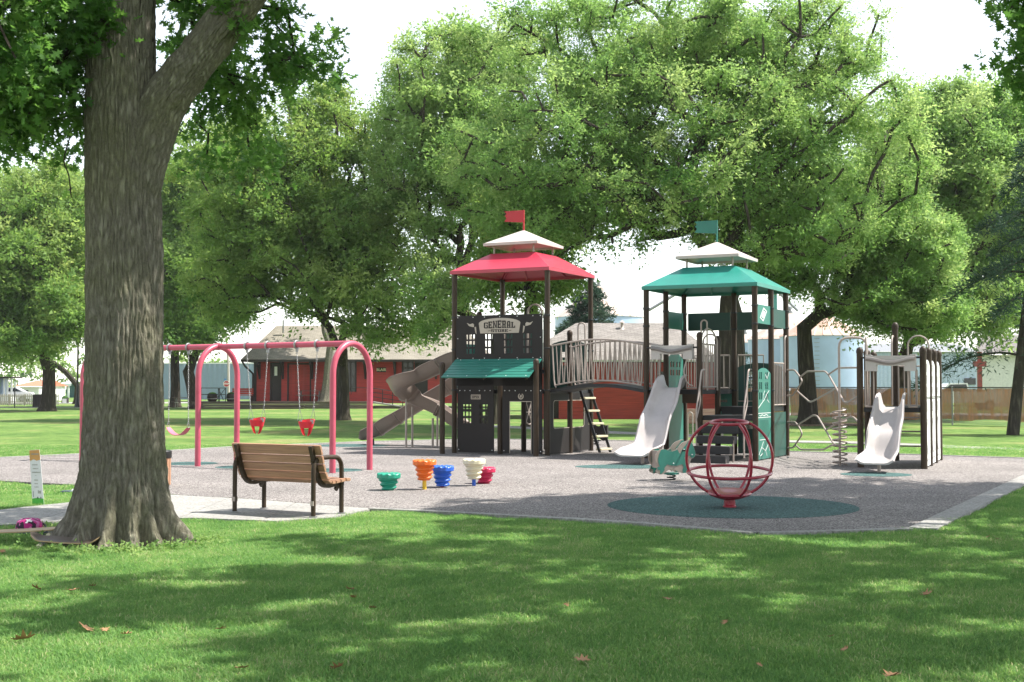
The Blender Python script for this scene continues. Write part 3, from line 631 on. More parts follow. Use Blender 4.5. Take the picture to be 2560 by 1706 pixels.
tree('park_tree', 'tall airy tree with yellowing top and bare limbs behind the red-roofed tower', 'park trees', base, flare(0.34, 5.0, (0.3, 0)),
     [E(1110, 220, 56, 150, 140, 4.5), E(1190, 420, 55, 170, 170, 4.5), E(1080, 560, 55, 90, 140, 3.5, 0.8), E(1220, 130, 57, 130, 80, 4), E(1100, 740, 53, 70, 110, 3, 1.1), E(1080, 330, 56, 80, 160, 3.5, 0.7), E(1000, 400, 57, 75, 190, 3.5, 0.9)],
     390, 190, 0.76, 0.180, 0.28, 'leafA', seed=21, tint=0.68, arch=0.03)
base = Vector((0.75, 50, 0))
tree('park_tree', 'straight-trunked tree seen between the posts under the red roof', 'park trees', base, flare(0.28, 6.5),
     [E(1320, 560, 50, 130, 110, 3.5), E(1380, 700, 50, 70, 70, 2.5, 0.8), E(1240, 690, 50, 70, 80, 2.5, 0.8)], 195, 162, 0.8, 0.195, 0.24, 'leafB', seed=22, tint=0.55)
base = Vector((7.75, 45, 0))
tree('park_tree', 'largest shade tree with massive dark trunk and spreading limbs behind the green-roofed tower', 'park trees', base, flare(0.50, 4.4),
     [E(1720, 330, 45, 430, 260, 6.0), E(1370, 400, 44, 260, 250, 5.0), E(2070, 380, 45, 250, 260, 5.0), E(1620, 120, 46, 420, 140, 5.0), E(1600, 480, 43, 330, 90, 5.0, 0.8), E(1530, 585, 43, 160, 55, 3.0, 0.5), E(1350, 640, 43, 70, 60, 2.5, 0.7), E(1900, 130, 46, 330, 150, 5.0), E(1960, 570, 44, 260, 110, 4.5), E(1290, 560, 43, 110, 100, 3.0)],
     1050, 205, 0.74, 0.140, 0.40, 'leafA', seed=31, tint=0.56, arch=0.04, shell=0.42, pathw=0.2)
base = G(2020, 1062)
tree('park_tree', 'dark forked tree in a ring of mulch between the green tower and the small slide', 'park trees', base, flare(0.36, 4.2, (-0.1, 0)),
     [E(2080, 560, 52, 220, 130, 4.5), E(2260, 640, 52, 150, 130, 4.0), E(1960, 660, 51, 110, 70, 3), E(2290, 780, 51, 120, 60, 3.0), E(2150, 750, 51, 130, 50, 3, .8)],
     440, 200, 0.70, 0.160, 0.34, 'leafA', seed=41, tint=0.55, arch=0.06)
base = Vector((18.3, 60, 0))
tree('park_tree', 'many-stemmed leafy tree behind the small slide tower', 'park trees', base, flare(0.38, 2.6),
     [E(2330, 420, 61, 210, 200, 5.0), E(2480, 520, 60, 150, 200, 4.5), E(2250, 730, 59, 110, 90, 3.5), E(2400, 760, 58, 150, 90, 4), E(2440, 300, 62, 160, 110, 4)],
     560, 170, 0.88, 0.205, 0.36, 'leafA', seed=51, tint=0.6, arch=0.05)
base = Vector((27, 66, 0))
tree('park_tree', 'leafy tree at the right edge behind the pine', 'park trees', base, flare(0.35, 3.5),
     [E(2560, 420, 66, 150, 190, 5), E(2620, 640, 66, 170, 200, 5)], 286, 150, 1.1, 0.256, 0.3, 'leafB', seed=52, tint=0.6)

# conifers
def conifer(name, label, base, H, R, trunkr, layers, seed, droop, m='needle', lean=(0, 0), z0=0.8, nl=34, lsize=0.30, spread=1.0, asym=None):
    rng = np.random.RandomState(seed); b = Vector(base); root = thing(name, label, 'tree', b, 0, None, world_coords=True)
    mb = MB(); tp = [(b.x+lean[0]*t, b.y+lean[1]*t, b.z+H*t) for t in np.linspace(-0.01, 1, 12)]
    mb.tube(tp, [trunkr*(1.25-1.15*t) for t in np.linspace(0, 1, 12)], 10)
    Pn, An, Tn = [], [], []
    for i in range(layers):
        t = (i+rng.rand())/layers; z = z0+(H-z0)*t; az = rng.rand()*2*PI
        L_ = R*(1-t)**0.75*(0.6+0.55*rng.rand())+0.15
        if asym is not None and math.cos(az-asym) < -0.2: L_ *= 0.8
        p0 = np.array([b.x+lean[0]*z/H, b.y+lean[1]*z/H, b.z+z]); d = np.array([math.cos(az), math.sin(az), 0.12])
        pts = []; 
        for s in np.linspace(0, 1, 6):
            q = p0+d*L_*s; q[2] += -droop*L_*s*s+0.12*L_*s; pts.append(q)
        mb.tube(pts, [trunkr*0.22*(1-0.8*s)+0.006 for s in np.linspace(0, 1, 6)], 4, caps=False)
        for s in np.linspace(0.2, 1.02, max(4, int(L_*6))):
            k = s*5; a = int(min(4, k)); q = pts[a]+(pts[a+1]-pts[a])*(k-a)
            tw = nl; off = unit(rng.randn(tw, 3)*np.array([1, 1, .5])+d*0.6)
            rr = (0.30*L_*(1.1-s)+0.18)*spread*rng.rand(tw, 1)
            Pn.append(q+off*rr+np.array([0, 0, -1])*rr*0.25); An.append(off+rng.randn(tw, 3)*0.4); Tn.append(np.full(tw, 0.35+0.35*rng.rand())+rng.randn(tw)*0.12)
    mb.build('trunk', M['bark2'], root, smooth=True)
    Pn = np.concatenate(Pn); An = np.concatenate(An); Tn = np.concatenate(Tn); n = len(Pn)
    V, F, T = leaf_cloud(Pn, An, rng.randn(n, 3)+np.array([0, 0, .6]), lsize*(0.6+0.6*rng.rand(n)), np.full(n, lsize*0.16), np.clip(Tn, 0, 1))
    set_leaf_mesh('crown', V, F, T, M[m], root, ORG[root.name]); return root
conifer('spruce_tree', 'blue-green spruce rising behind the grey-roofed red washroom building', Vector((5.0, 82, 0)), 8.2, 3.4, 0.2, 70, 61, 0.25, nl=36, lsize=0.34, z0=2.0)
conifer('pine_tree', 'leaning pine with drooping dark needles at the right edge', G(2532, 1088), 11.5, 2.9, 0.17, 46, 62, 0.55, lean=(1.6, 0.6), z0=2.6, nl=46, lsize=0.22, spread=1.1, asym=PI)
conifer('small_pine', 'small pine sapling in front of the grain bins, seen through the green tower', Vector((14.4, 80, 0)), 3.6, 1.6, 0.08, 22, 63, 0.2, nl=16, lsize=0.26, z0=1.2)

# far tree line
rng = np.random.RandomState(99); cl = []
for x in np.arange(-260, 300, 3.2):
    if -44 < x < -14 and rng.rand() < 0.0: continue
    h = 5.5+2.5*mnoise.noise(Vector((x*0.05, 0, 0)))+2.0*mnoise.noise(Vector((x*0.21, 3, 0)))+(4.0 if x < -75 else 0)
    for k in range(4): cl.append((x+rng.randn()*1.5, 262+rng.randn()*5, max(0.8, h*(0.15+0.28*k))))
V, F, T = crown_leaves(np.array(cl), 63, 2.4, 1.2, 0.4, 98, 0.2)
tag(set_leaf_mesh('tree_line', V, F, T, M['leafB'], None, (0, 0, 0)), kind='stuff')

# ------------------------------------------------------------------ the big foreground oak
def oak_trunk():
    b = P(300, 1352, 13.05); b.z = 0
    root = thing('oak_tree', 'thick furrowed foreground trunk with flared roots and a big right limb', 'tree', b, 0, None, world_coords=True)
    prof = [(-0.15, 0.68), (0.0, 0.60), (0.1, 0.555), (0.2, 0.515), (0.35, 0.475), (0.5, 0.45), (0.75, 0.42), (1.0, 0.405), (1.5, 0.39), (2.0, 0.38), (2.6, 0.375), (3.2, 0.365), (3.8, 0.365), (4.2, 0.36), (4.6, 0.345), (5.2, 0.335), (6.5, 0.33), (8.0, 0.31), (9.5, 0.22), (10.5, 0.12)]
    zs = np.concatenate([np.linspace(-0.15, 1.2, 90), np.linspace(1.2, 6.2, 200)[1:], np.linspace(6.2, 10.5, 24)[1:]]); NA = 330
    pr = np.interp(zs, [p[0] for p in prof], [p[1] for p in prof])
    roots = [(-2.72, .40, .26), (-2.02, .36, .17), (-1.55, .36, .15), (-1.08, .34, .14), (-0.68, .42, .14), (-0.22, .60, .13), (0.5, .3, .3), (1.3, .25, .3), (2.2, .3, .3), (2.9, .25, .25)]
    vs = []; 
    for zi, z in enumerate(zs):
        k = max(0.0, 1-z/0.95)**2.2 if z > 0 else 1.0
        cx = 0.03*math.sin(z*0.9)+0.045*z*(-0.05)
        for a_i in range(NA):
            a = 2*PI*a_i/NA; r = pr[zi]
            if k > 0:
                add = 0
                for (ra, amp, wd) in roots:
                    da = (a-ra+PI) % (2*PI)-PI; add += amp*math.exp(-(da/wd)**2)
                r += (add-0.22)*0.80*k+0.05*k*mnoise.noise(Vector((math.cos(a)*5, math.sin(a)*5, z*5)))
            q = Vector((math.cos(a)*2.3, math.sin(a)*2.3, z*0.8))
            r += 0.018*mnoise.noise(q)
            if z < 6.3:
                # furrows: ridges that run up the stem and weave
                wv = mnoise.noise(Vector((math.cos(a)*2, math.sin(a)*2, z*2.3)))*0.42+mnoise.noise(Vector((math.cos(a)*7, math.sin(a)*7, z*6.5)))*0.22
                ph = a*27+wv*7; rg = abs(math.sin(ph)); cut = abs(mnoise.noise(Vector((math.cos(a)*9, math.sin(a)*9, z*8.0+20))))
                dep = 0.015 if z > 1.2 else 0.015+0.012*(1.2-max(z, 0))/1.2
                r += dep*(rg**0.8-0.6)+0.020*(cut-0.25)+0.009*mnoise.noise(Vector((math.cos(a)*30, math.sin(a)*30, z*13)))
            vs.append((b.x+cx+math.cos(a)*r, b.y+math.sin(a)*r, z))
    nz = len(zs); fs = [(i*NA+k, i*NA+(k+1) % NA, (i+1)*NA+(k+1) % NA, (i+1)*NA+k) for i in range(nz-1) for k in range(NA)]
    mb = MB(); mb.add(vs, fs); mb.build('trunk', M['bark'], root, smooth=True)
    # right limb
    lp = [P(338, 560, 13.05), P(350, 450, 13.02), P(372, 350, 13.0), P(403, 272, 12.97), P(446, 205, 12.95), P(500, 140, 12.9), P(575, 40, 12.85), P(650, -60, 12.8), P(760, -190, 12.9), P(860, -330, 13.2), P(920, -500, 13.6)]
    pts = catmull(lp, 26); rr = np.interp(np.linspace(0, 1, len(pts)), [0, .10, .2, .3, .4, .5, .62, .75, 1], [.15, .23, .25, .23, .215, .205, .195, .17, .1]); NL = 110; vs = []
    T = [(pts[min(i+1, len(pts)-1)]-pts[max(i-1, 0)]).normalized() for i in range(len(pts))]; Nn = Vector((0, 1, 0))
    for i, p in enumerate(pts):
        Nn = (Nn-T[i]*Nn.dot(T[i])).normalized(); Bn = T[i].cross(Nn); s = i*0.045
        for k in range(NL):
            a = 2*PI*k/NL; wv = mnoise.noise(Vector((math.cos(a)*2, math.sin(a)*2, s*1.8)))*0.5
            r = rr[i]+0.017*(abs(math.sin(a*17+wv*6))**0.8-0.6)+0.02*mnoise.noise(Vector((math.cos(a)*2, math.sin(a)*2, s*1.5+7)))+0.008*mnoise.noise(Vector((math.cos(a)*14, math.sin(a)*14, s*7)))
            vs.append(p+(Nn*math.cos(a)+Bn*math.sin(a))*r)
    mb = MB(); mb.add(vs, [(i*NL+k, i*NL+(k+1) % NL, (i+1)*NL+(k+1) % NL, (i+1)*NL+k) for i in range(len(pts)-1) for k in range(NL)])
    mb.build('limb', M['bark'], root, smooth=True)
    # branches and lobed leaves
    rng = np.random.RandomState(5)
    def Q(px, py, Y): return np.array(P(px, py, Y))
    ells = [E(60, 60, 12.5, 190, 150, 1.6, 2.2), E(30, 230, 12.6, 170, 110, 1.5, 1.6), E(120, 330, 12.8, 110, 70, 1.2, 1.2), E(-150, 150, 13, 220, 280, 3, 0.8),
            E(640, 60, 13.8, 150, 110, 1.3, 1.6), E(740, 170, 14.2, 100, 90, 1.0, 1.2), E(560, 210, 14.6, 110, 90, 1.2, 1.0), E(560, 380, 15.6, 120, 70, 1.0, 0.9), E(690, 330, 15.6, 100, 60, 0.8, 0.8), E(470, 120, 14.8, 90, 130, 1.0, 0.8)]
    vis = sample_crown(ells, 170, rng, 0.5)
    top = sample_crown([(-3.9, 13.2, 9.0, 5.5, 5.0, 2.3), (-6.5, 12, 7.5, 3.0, 3.5, 1.6), (-1.0, 14.5, 8.3, 2.6, 3.0, 1.5)], 210, rng, 0.5)
    cl = np.concatenate([vis, top])
    tr = [(b.x, b.y, 2.5, .3), (b.x, b.y, 4.4, .3), (b.x, b.y, 5.5, .3), (b.x-0.1, b.y, 7.0, .3), (b.x-.1, b.y, 8.5, .22), (b.x, b.y, 10, .12)]
    pos, par, rad, fixed, tips = grow(tr, cl, 0.17, 6, seglen=0.5, arch=0.10, tip=0.006, power=0.5, pathw=0.25)
    branch_mesh(pos, par, rad*1.0, fixed).build('branches', M['bark2'], root, smooth=True)
    V, F, T = crown_leaves(vis, 119, 0.42, 0.118, 0.55, 7, 0.35, 0.75, 'oak', 0.7, 7)
    V2, F2, T2 = crown_leaves(top, 90, 0.62, 0.20, 0.5, 8, 0.3, 0.7, 'leaf', 0.7, 9)
    set_leaf_mesh('crown', V, F, T, M['leafO'], root, ORG[root.name])
    set_leaf_mesh('upper_crown', V2, F2, T2, M['leafO'], root, ORG[root.name])
    # the bare twig hanging left of the trunk
    tw = MB(); tw.tube(catmull([P(176, 340, 12.7), P(160, 400, 12.7), P(172, 440, 12.7), P(178, 495, 12.7)], 5), 0.007, 5); tw.build('dead_twig', M['bark2'], root)
    return root
oak_trunk()
# shade trees whose leaves reach into the top right corner; they dapple the foreground
shade_ = tree('shade_tree', 'tree at the right whose dark leaves hang into the top right corner', None, Vector((11.2, 12.5, 0)), flare(0.34, 5.0),
     [(9.5, 11.5, 9.5, 6.2, 5.5, 2.4), (8.5, 16.5, 9.0, 4.0, 3.2, 1.8), (4.8, 8.0, 8.6, 2.6, 3.0, 1.3), (2.6, 9.3, 8.2, 2.2, 2.8, 1.0, 1.5)], 330, 100, 0.50, 0.19, 0.28, 'leafO', 'bark2', seed=71, tint=0.4, wratio=0.6)
rng = np.random.RandomState(31); hang = sample_crown([(5.38, 12.9, 5.25, 0.55, 0.6, 0.75)], 28, rng)
V, F, T = crown_leaves(hang, 84, 0.34, 0.115, 0.5, 32, 0.4, 0.75, 'oak', 0.7, 7); set_leaf_mesh('low_bough', V, F, T, M['leafO'], shade_, ORG[shade_.name])
bp0, bpar, brad, bf, _ = grow([(7.4, 12.7, 6.6, .05), (6.6, 12.8, 6.1, .04), (5.9, 12.9, 5.7, .03)], hang, 0.03, 33, seglen=0.3, tip=0.005); branch_mesh(bp0, bpar, brad, bf).build('bough', M['bark2'], shade_, smooth=True)
tree('shade_tree', 'tree outside the frame at the right that dapples the rubber surface', None, Vector((12.5, 18.5, 0)), flare(0.3, 5.0),
     [(8.8, 17.0, 8.9, 4.0, 1.7, 1.1, 2.5), (11.5, 19, 9.2, 3.0, 3.0, 1.6), (9.5, 20.5, 9.4, 1.8, 1.6, .9), (6.3, 16.3, 8.0, 1.9, 1.5, .8, 3.0)], 200, 110, 0.62, 0.2, 0.24, 'leafO', 'bark2', seed=74, tint=0.4, wratio=0.6)
tree('shade_tree', 'tree behind the viewer that shades the near lawn', None, Vector((9.5, 1.0, 0)), flare(0.34, 5.0),
     [(7.5, 2.5, 8.8, 5.2, 4.6, 2.2), (2.8, 4.6, 7.8, 2.4, 2.2, 1.2)], 200, 110, 0.62, 0.2, 0.28, 'leafO', 'bark2', seed=73, tint=0.4, wratio=0.6)
# ================================================================== PLAY STRUCTURE
EX = Vector((0.889, -0.459, 0)); EV = Vector((0.459, 0.889, 0)); EZ = Vector((0, 0, 1))
EX.normalize(); EV.normalize()
def W(a, b, z=0.0): return Vector((-1.35, 30.04, 0))+EX*a+EV*b+EZ*z
play = thing('play_structure', 'large climbing structure with a red-roofed and a green-roofed tower, bridge, slides and climbers', 'playground', W(3.5, 1.2), 0, None, world_coords=True)
def post(p, h, r=0.062, dome=True, parent=play, base=True):
    mb = MB(); prof = [(r, -0.03), (r, h-0.03)]
    if dome: prof += [(r*1.12, h-0.028), (r*1.12, h+0.02), (r*0.95, h+0.055), (r*0.6, h+0.08), (r*0.2, h+0.09)]
    mb.lathe(prof, 16, p); o = mb.build('post', M['post'], parent, auto=True)
    return o
def clamps(p, zs):
    for z in zs: MB().lathe([(0.070, -0.02), (0.074, -0.012), (0.074, 0.012), (0.070, 0.02)], 12, (p.x, p.y, z)).build('clamp', M['black'], play, auto=True)
T1H, T2H = 4.29, 3.76
for a, b in ((0, 0), (2.42, 0), (2.42, 2.42), (0, 2.42)): post(W(a, b), T1H, dome=False); clamps(W(a, b), (1.5, 2.45, 3.2))
post(W(1.21, 0.0), 2.0); post(W(2.42, 1.21), 2.82); post(W(1.21, 2.42), 3.3); post(W(0.0, 1.21), 3.32); post(W(1.21, 1.21), 1.45)
post(W(-0.06, -0.46), 2.06); post(W(2.36, -0.46), 2.12)
A2 = 4.81
for a, b in ((0, 0), (2.42, 0), (2.42, 2.42), (0, 2.42), (0, 1.21), (1.21, 2.42), (2.42, 1.21)):
    post(W(A2+a, b), T2H, dome=False); clamps(W(A2+a, b), (1.5, 2.9, 3.28))
post(W(A2+1.21, 0), 2.66); post(W(A2+1.21, 1.21), 2.62)

def tower_roof(a0, ze, mroof, mtop, mflag, flagdir, lab):
    c = W(a0+1.21, 1.21); root = newobj('roof', None, play); root.location = c-ORG[play.name]; root['label'] = lab
    ORG[root.name] = c
    def ring(h, z): return [c+EX*i*h+EV*j*h+EZ*z for i, j in ((-1, -1), (1, -1), (1, 1), (-1, 1))]
    def pyramid(h0, z0, h1, z1, t, m, nm, fas):
        o0, o1 = ring(h0, z0), ring(h1, z1); i0, i1 = ring(h0-0.02, z0-t), ring(max(h1-0.02, 0.001), z1-t)
        for k in range(4):
            j = (k+1) % 4; mb = MB()
            mb.add([o0[k], o0[j], o1[j], o1[k], i0[k], i0[j], i1[j], i1[k]], [(0, 1, 2, 3), (7, 6, 5, 4), (0, 4, 5, 1), (2, 6, 7, 3), (0, 3, 7, 4), (1, 5, 6, 2)])
            mb.build(nm, m, root)
        lo, li = ring(h0+0.006, z0-fas), ring(h0-0.03, z0-fas)
        up, ui = ring(h0+0.006, z0+0.004), ring(h0-0.03, z0+0.004)
        mb = MB()
        for k in range(4):
            j = (k+1) % 4
            mb.add([lo[k], lo[j], up[j], up[k], li[k], li[j], ui[j], ui[k]], [(0, 1, 2, 3), (7, 6, 5, 4), (0, 4, 5, 1), (3, 2, 6, 7)])
        mb.build('fascia', m, root)
    pyramid(1.285, ze, 0.58, ze+0.44, 0.02, mroof, 'roof_panel', 0.075)
    for k, (i, j) in enumerate(((-1, -1), (1, -1), (1, 1), (-1, 1))):
        MB().tube([c+EX*i*1.24+EV*j*1.24+EZ*(ze-0.03), c+EX*i*0.57+EV*j*0.57+EZ*(ze+0.39)], 0.025, 6).build('hip_rib', mroof, root)
        MB().cyl(c+EX*i*0.52+EV*j*0.52+EZ*(ze+0.35), c+EX*i*0.52+EV*j*0.52+EZ*(ze+0.68), 0.022, 8).build('stub_post', M['tanpipe'], root)
    for i, j in ((-.45, -1), (.45, -1), (-.45, 1), (.45, 1)):
        MB().tube([c+EX*i*1.2+EV*j*1.24+EZ*(ze-0.03), c+EX*i*0.8+EV*j*0.56+EZ*(ze+0.39)], 0.018, 6).build('rib', mroof, root)
    pyramid(0.71, ze+0.68, 0.02, ze+1.03, 0.02, mtop, 'top_panel', 0.06)
    top = c+EZ*(ze+1.0)
    MB().cyl(top, top+EZ*0.52, 0.022, 10).build('flag_pole', mflag, root, smooth=True)
    fr = frame(top+EZ*0.19, -EX*flagdir, EZ)
    fl = [(0.0, 0.04), (0.10, 0.04), (0.52, 0.08), (0.46, 0.16), (0.51, 0.22), (0.46, 0.26), (0.52, 0.33), (0.0, 0.33)]
    curve_mesh([fl], fr, -0.01, 0.01).build('flag', mflag, root)
tower_roof(0, T1H, M['redroof'], M['tanroof'], M['redflag'], 1, 'red metal roof with white cap and red flag')
tower_roof(A2, T2H, M['tealmetal'], M['tanroof'], M['teal'], 1, 'green metal roof with white cap and green flag')

# decks
def deck(a0, a1, b0, b1, z):
    mb = MB(); vs = [W(a, b, z2) for z2 in (z-0.10, z) for a, b in ((a0, b0), (a1, b0), (a1, b1), (a0, b1))]
    mb.add(vs, [(3, 2, 1, 0), (4, 5, 6, 7), (0, 1, 5, 4), (1, 2, 6, 5), (2, 3, 7, 6), (3, 0, 4, 7)]); return mb.build('deck', M['bands'], play, bevel=0.008)
for q in ((0.03, 1.195, 0.03, 1.195, 1.52), (1.225, 2.39, 0.03, 1.195, 1.52), (0.03, 1.195, 1.225, 2.39, 2.0), (1.225, 2.39, 1.225, 2.39, 1.52),
          (A2+0.03, A2+1.195, 0.03, 1.195, 1.52), (A2+0.03, A2+1.195, 1.225, 2.39, 1.52), (A2+1.225, A2+2.39, 1.225, 2.39, 1.14), (A2+1.225, A2+2.39, 0.03, 1.195, 0.97)):
    deck(*q)

# ---- general store front
def bolts(pts, fr, r=0.012, parent=None, off=0.0):
    o, ex, ey, n = fr; mb = MB()
    for x, y in pts: mb.tube([o+ex*x+ey*y+n*off, o+ex*x+ey*y+n*(off+0.012)], r, 6)
    o = mb.build('bolts', M['white'], parent); o['kind'] = 'stuff'; return o
fr_s = frame(W(0, -0.075, 0), EX, EZ)                       # normal = EX x EZ = -EV, towards the viewer
def win(cx, y0, y1, ws=(-0.092, 0.0, 0.092), w=(0.05, 0.075, 0.05)):
    return [rect(cx+o-ww/2, cx+o+ww/2, y0, y1) for o, ww in zip(ws, w)]
holes = []
for cx in (0.475, 0.973, 1.46, 1.96):
    for y0, y1 in ((2.68, 2.79), (2.505, 2.64), (2.345, 2.46)):
        for k, r_ in enumerate(win(cx, y0, y1)):
            (x0, _), (x1, _) = r_[0], r_[1]
            sk = 0.012*(1 if k == 0 else (-1 if k == 2 else 0)); holes.append([(x0+sk, y0), (x1-abs(sk)*0.2+sk*0.2, y0), (x1, y1), (x0, y1)])
facade = curve_mesh([rect(0.10, 2.33, 1.60, 3.23)]+holes, fr_s, -0.012, 0.012).build('store_front_panel', M['panelbrown'], play); facade['label'] = 'dark brown panel lettered GENERAL STORE with pierced windows'
bolts([(x, y) for x in (0.14, 0.55, 0.85, 1.25, 1.7, 2.1, 2.29) for y in (3.19, 2.24)]+[(0.14, 2.7), (2.29, 2.7)], fr_s, 0.011, facade, 0.012)
arc = [(0.74, 2.81), (1.74, 2.81), (1.78, 3.04)]+[(1.24+0.54*math.cos(t), 3.04+0.12*math.sin(t)) for t in np.linspace(0.15, PI-0.15, 14)]+[(0.70, 3.04)]
curve_mesh([arc], fr_s, 0.012, 0.018).build('sign_board', M['beige'], facade)
for s in (-1, 1):                                           # ribbon ends either side of the sign
    c_ = 1.24; f = lambda x: c_+s*x
    p1 = [(f(0.57), 3.05), (f(0.66), 3.04), (f(0.60), 2.86), (f(0.55), 2.80), (f(0.525), 2.80)]
    p2 = [(f(0.67), 3.02), (f(0.70), 3.05), (f(0.78), 3.03), (f(0.86), 3.065), (f(0.80), 2.99), (f(0.73), 2.97), (f(0.67), 2.96)]
    p3 = [(f(0.615), 2.97), (f(0.655), 2.96), (f(0.63), 2.83), (f(0.60), 2.80)]
    for p_ in (p2, p3): curve_mesh([p_ if s > 0 else p_[::-1]], fr_s, 0.012, 0.017).build('ribbon', M['beige'], facade)
def slab_word(txt, x0, x1, y0, y1, depth, parent, name='lettering', arcfn=None):
    """heavy slab-serif capitals built from strokes"""
    n = len(txt); cw = (x1-x0)/n; g_ = cw*0.10; mb = MB(); o, ex, ey, nn = fr_s
    st = 0.30; sl = 0.17
    GL = {'G': [(0, st, .1, .9), (.1, .95, 0, sl), (.1, .95, 1-sl, 1), (.72, .98, 0.1, .48), (.5, 1, .40, .52), (.74, .96, .68, .95)],
          'E': [(.04, st+.06, 0, 1), (0, .95, 0, sl), (0, .95, 1-sl, 1), (.3, .72, .42, .57), (.8, .97, 0, .3), (.8, .97, .7, 1), (.6, .74, .32, .67)],
          'N': [(.06, .30, 0, 1), (.72, .94, 0, 1), (0, .40, 0, sl*.7), (0, .36, 1-sl*.7, 1), (.62, 1, 1-sl*.7, 1), (.28, .40, .60, .90), (.38, .50, .42, .72), (.48, .60, .25, .55), (.58, .74, .08, .38)],
          'R': [(.08, .08+st, 0, 1), (0, .88, 1-sl, 1), (.62, .92, .5, .92), (.3, .85, .42, .56), (.58, .86, 0, .45), (0, .48, 0, sl*.8), (.56, 1, 0, sl*.8)],
          'A': [(.1, .1+st*.9, 0, .9), (.62, .9, 0, .9), (.18, .82, 1-sl, 1), (.2, .8, .34, .47), (0, .46, 0, sl*.8), (.54, 1, 0, sl*.8)],
          'L': [(.1, .1+st, 0, 1), (0, .52, 1-sl*.8, 1), (0, .95, 0, sl), (.76, .97, 0, .38)],
          'S': [(.05, .95, 0, sl), (.05, .95, 1-sl, 1), (.05, .95, .42, .58), (.03, .33, .5, .95), (.67, .97, .05, .5), (.03, .2, 0, .3), (.8, .97, .7, 1)],
          'T': [(.35, .65, 0, 1), (0, 1, 1-sl, 1), (0, .17, .68, 1), (.83, 1, .68, 1), (.2, .8, 0, sl*.8)],
          'O': [(.03, .33, .08, .92), (.67, .97, .08, .92), (.12, .88, 0, sl), (.12, .88, 1-sl, 1)],
          'P': [(.1, .4, 0, 1), (0, .9, 1-sl, 1), (.65, .95, .5, .93), (.3, .88, .40, .55), (0, .55, 0, sl*.8)], '-': [(.25, .85, .42, .58), (.15, .4, .36, .5), (.7, .95, .5, .64)]}
    for i, ch in enumerate(txt):
        cx0 = x0+cw*i+g_/2; cw_ = cw-g_; 
        up = arcfn((cx0+cw_/2-x0)/(x1-x0)) if arcfn else 1.0
        for (a, b, c, d) in GL[ch]:
            h = (y1-y0)*up
            q = [(cx0+a*cw_, y0+c*h), (cx0+b*cw_, y0+c*h), (cx0+b*cw_, y0+d*h), (cx0+a*cw_, y0+d*h)]
            mb.prism(q, fr_s, depth, depth+0.004+0.0004*random.random())
    return mb.build(name, M['panelbrown'], parent)
slab_word('GENERAL', 0.83, 1.66, 2.925, 3.05, 0.018, facade, arcfn=lambda t: 1+0.42*math.sin(PI*t))
slab_word('-STORE-', 0.93, 1.56, 2.835, 2.90, 0.018, facade)
holes = []
for cx in (0.386, 0.83):
    for y0, y1 in ((1.06, 1.17), (0.90, 1.0), (0.73, 0.85)): holes += win(cx, y0, y1, (-0.085, 0, 0.085))
p1 = curve_mesh([rect(0.13, 1.09, 0.06, 2.02)]+holes, fr_s, -0.012, 0.012).build('wall_panel', M['panelbrown'], play); p1['label'] = 'dark brown panel with OPEN plate and two pierced windows'
curve_mesh([rrect(0.49, 0.75, 1.285, 1.40, 0.02), rrect(0.50, 0.74, 1.295, 1.39, 0.018)], fr_s, 0.012, 0.017).build('plate_border', M['beige'], p1)
curve_mesh([rrect(0.507, 0.733, 1.302, 1.383, 0.012)], fr_s, 0.012, 0.016).build('open_plate', M['beige'], p1)
slab_word('OPEN', 0.525, 0.715, 1.315, 1.37, 0.016, p1)
bolts([(x, 1.49) for x in (0.2, 0.33, 0.47, 0.72, 0.86, 1.0)]+[(0.17, 0.12), (1.05, 0.12)], fr_s, 0.011, p1, 0.012)
p2 = curve_mesh([[(1.32, 0.06), (1.50, 0.06), (1.50, 1.25), (2.06, 1.25), (2.06, 0.06), (2.33, 0.06), (2.33, 2.02), (1.32, 2.02)]], fr_s, -0.012, 0.012).build('door_panel', M['panelbrown'], play); p2['label'] = 'dark brown panel with open doorway and horseshoe emblem'
curve_mesh([[(1.50, 0.06), (1.515, 0.06), (1.515, 1.235), (2.045, 1.235), (2.045, 0.06), (2.06, 0.06), (2.06, 1.25), (1.50, 1.25)]], fr_s, 0.012, 0.016).build('door_edging', M['beige'], p2)
hs_o = [(1.79+0.072*math.cos(t), 1.36+0.072*math.sin(t)) for t in np.linspace(math.radians(118), math.radians(422), 20)]
hs_i = [(1.79+0.048*math.cos(t), 1.365+0.050*math.sin(t)) for t in np.linspace(math.radians(422), math.radians(118), 20)]
curve_mesh([hs_o+hs_i], fr_s, 0.012, 0.017).build('horseshoe', M['beige'], p2)
curve_mesh([[(1.76, 1.33), (1.80, 1.33), (1.82, 1.36), (1.81, 1.395), (1.79, 1.40), (1.765, 1.37)]], fr_s, 0.012, 0.016).build('horse_head', M['beige'], p2)
bolts([(x, 1.49) for x in (1.38, 1.5, 1.65, 1.92, 2.05, 2.2, 2.29)]+[(1.36, 0.12), (2.29, 0.12)], fr_s, 0.011, p2, 0.012)
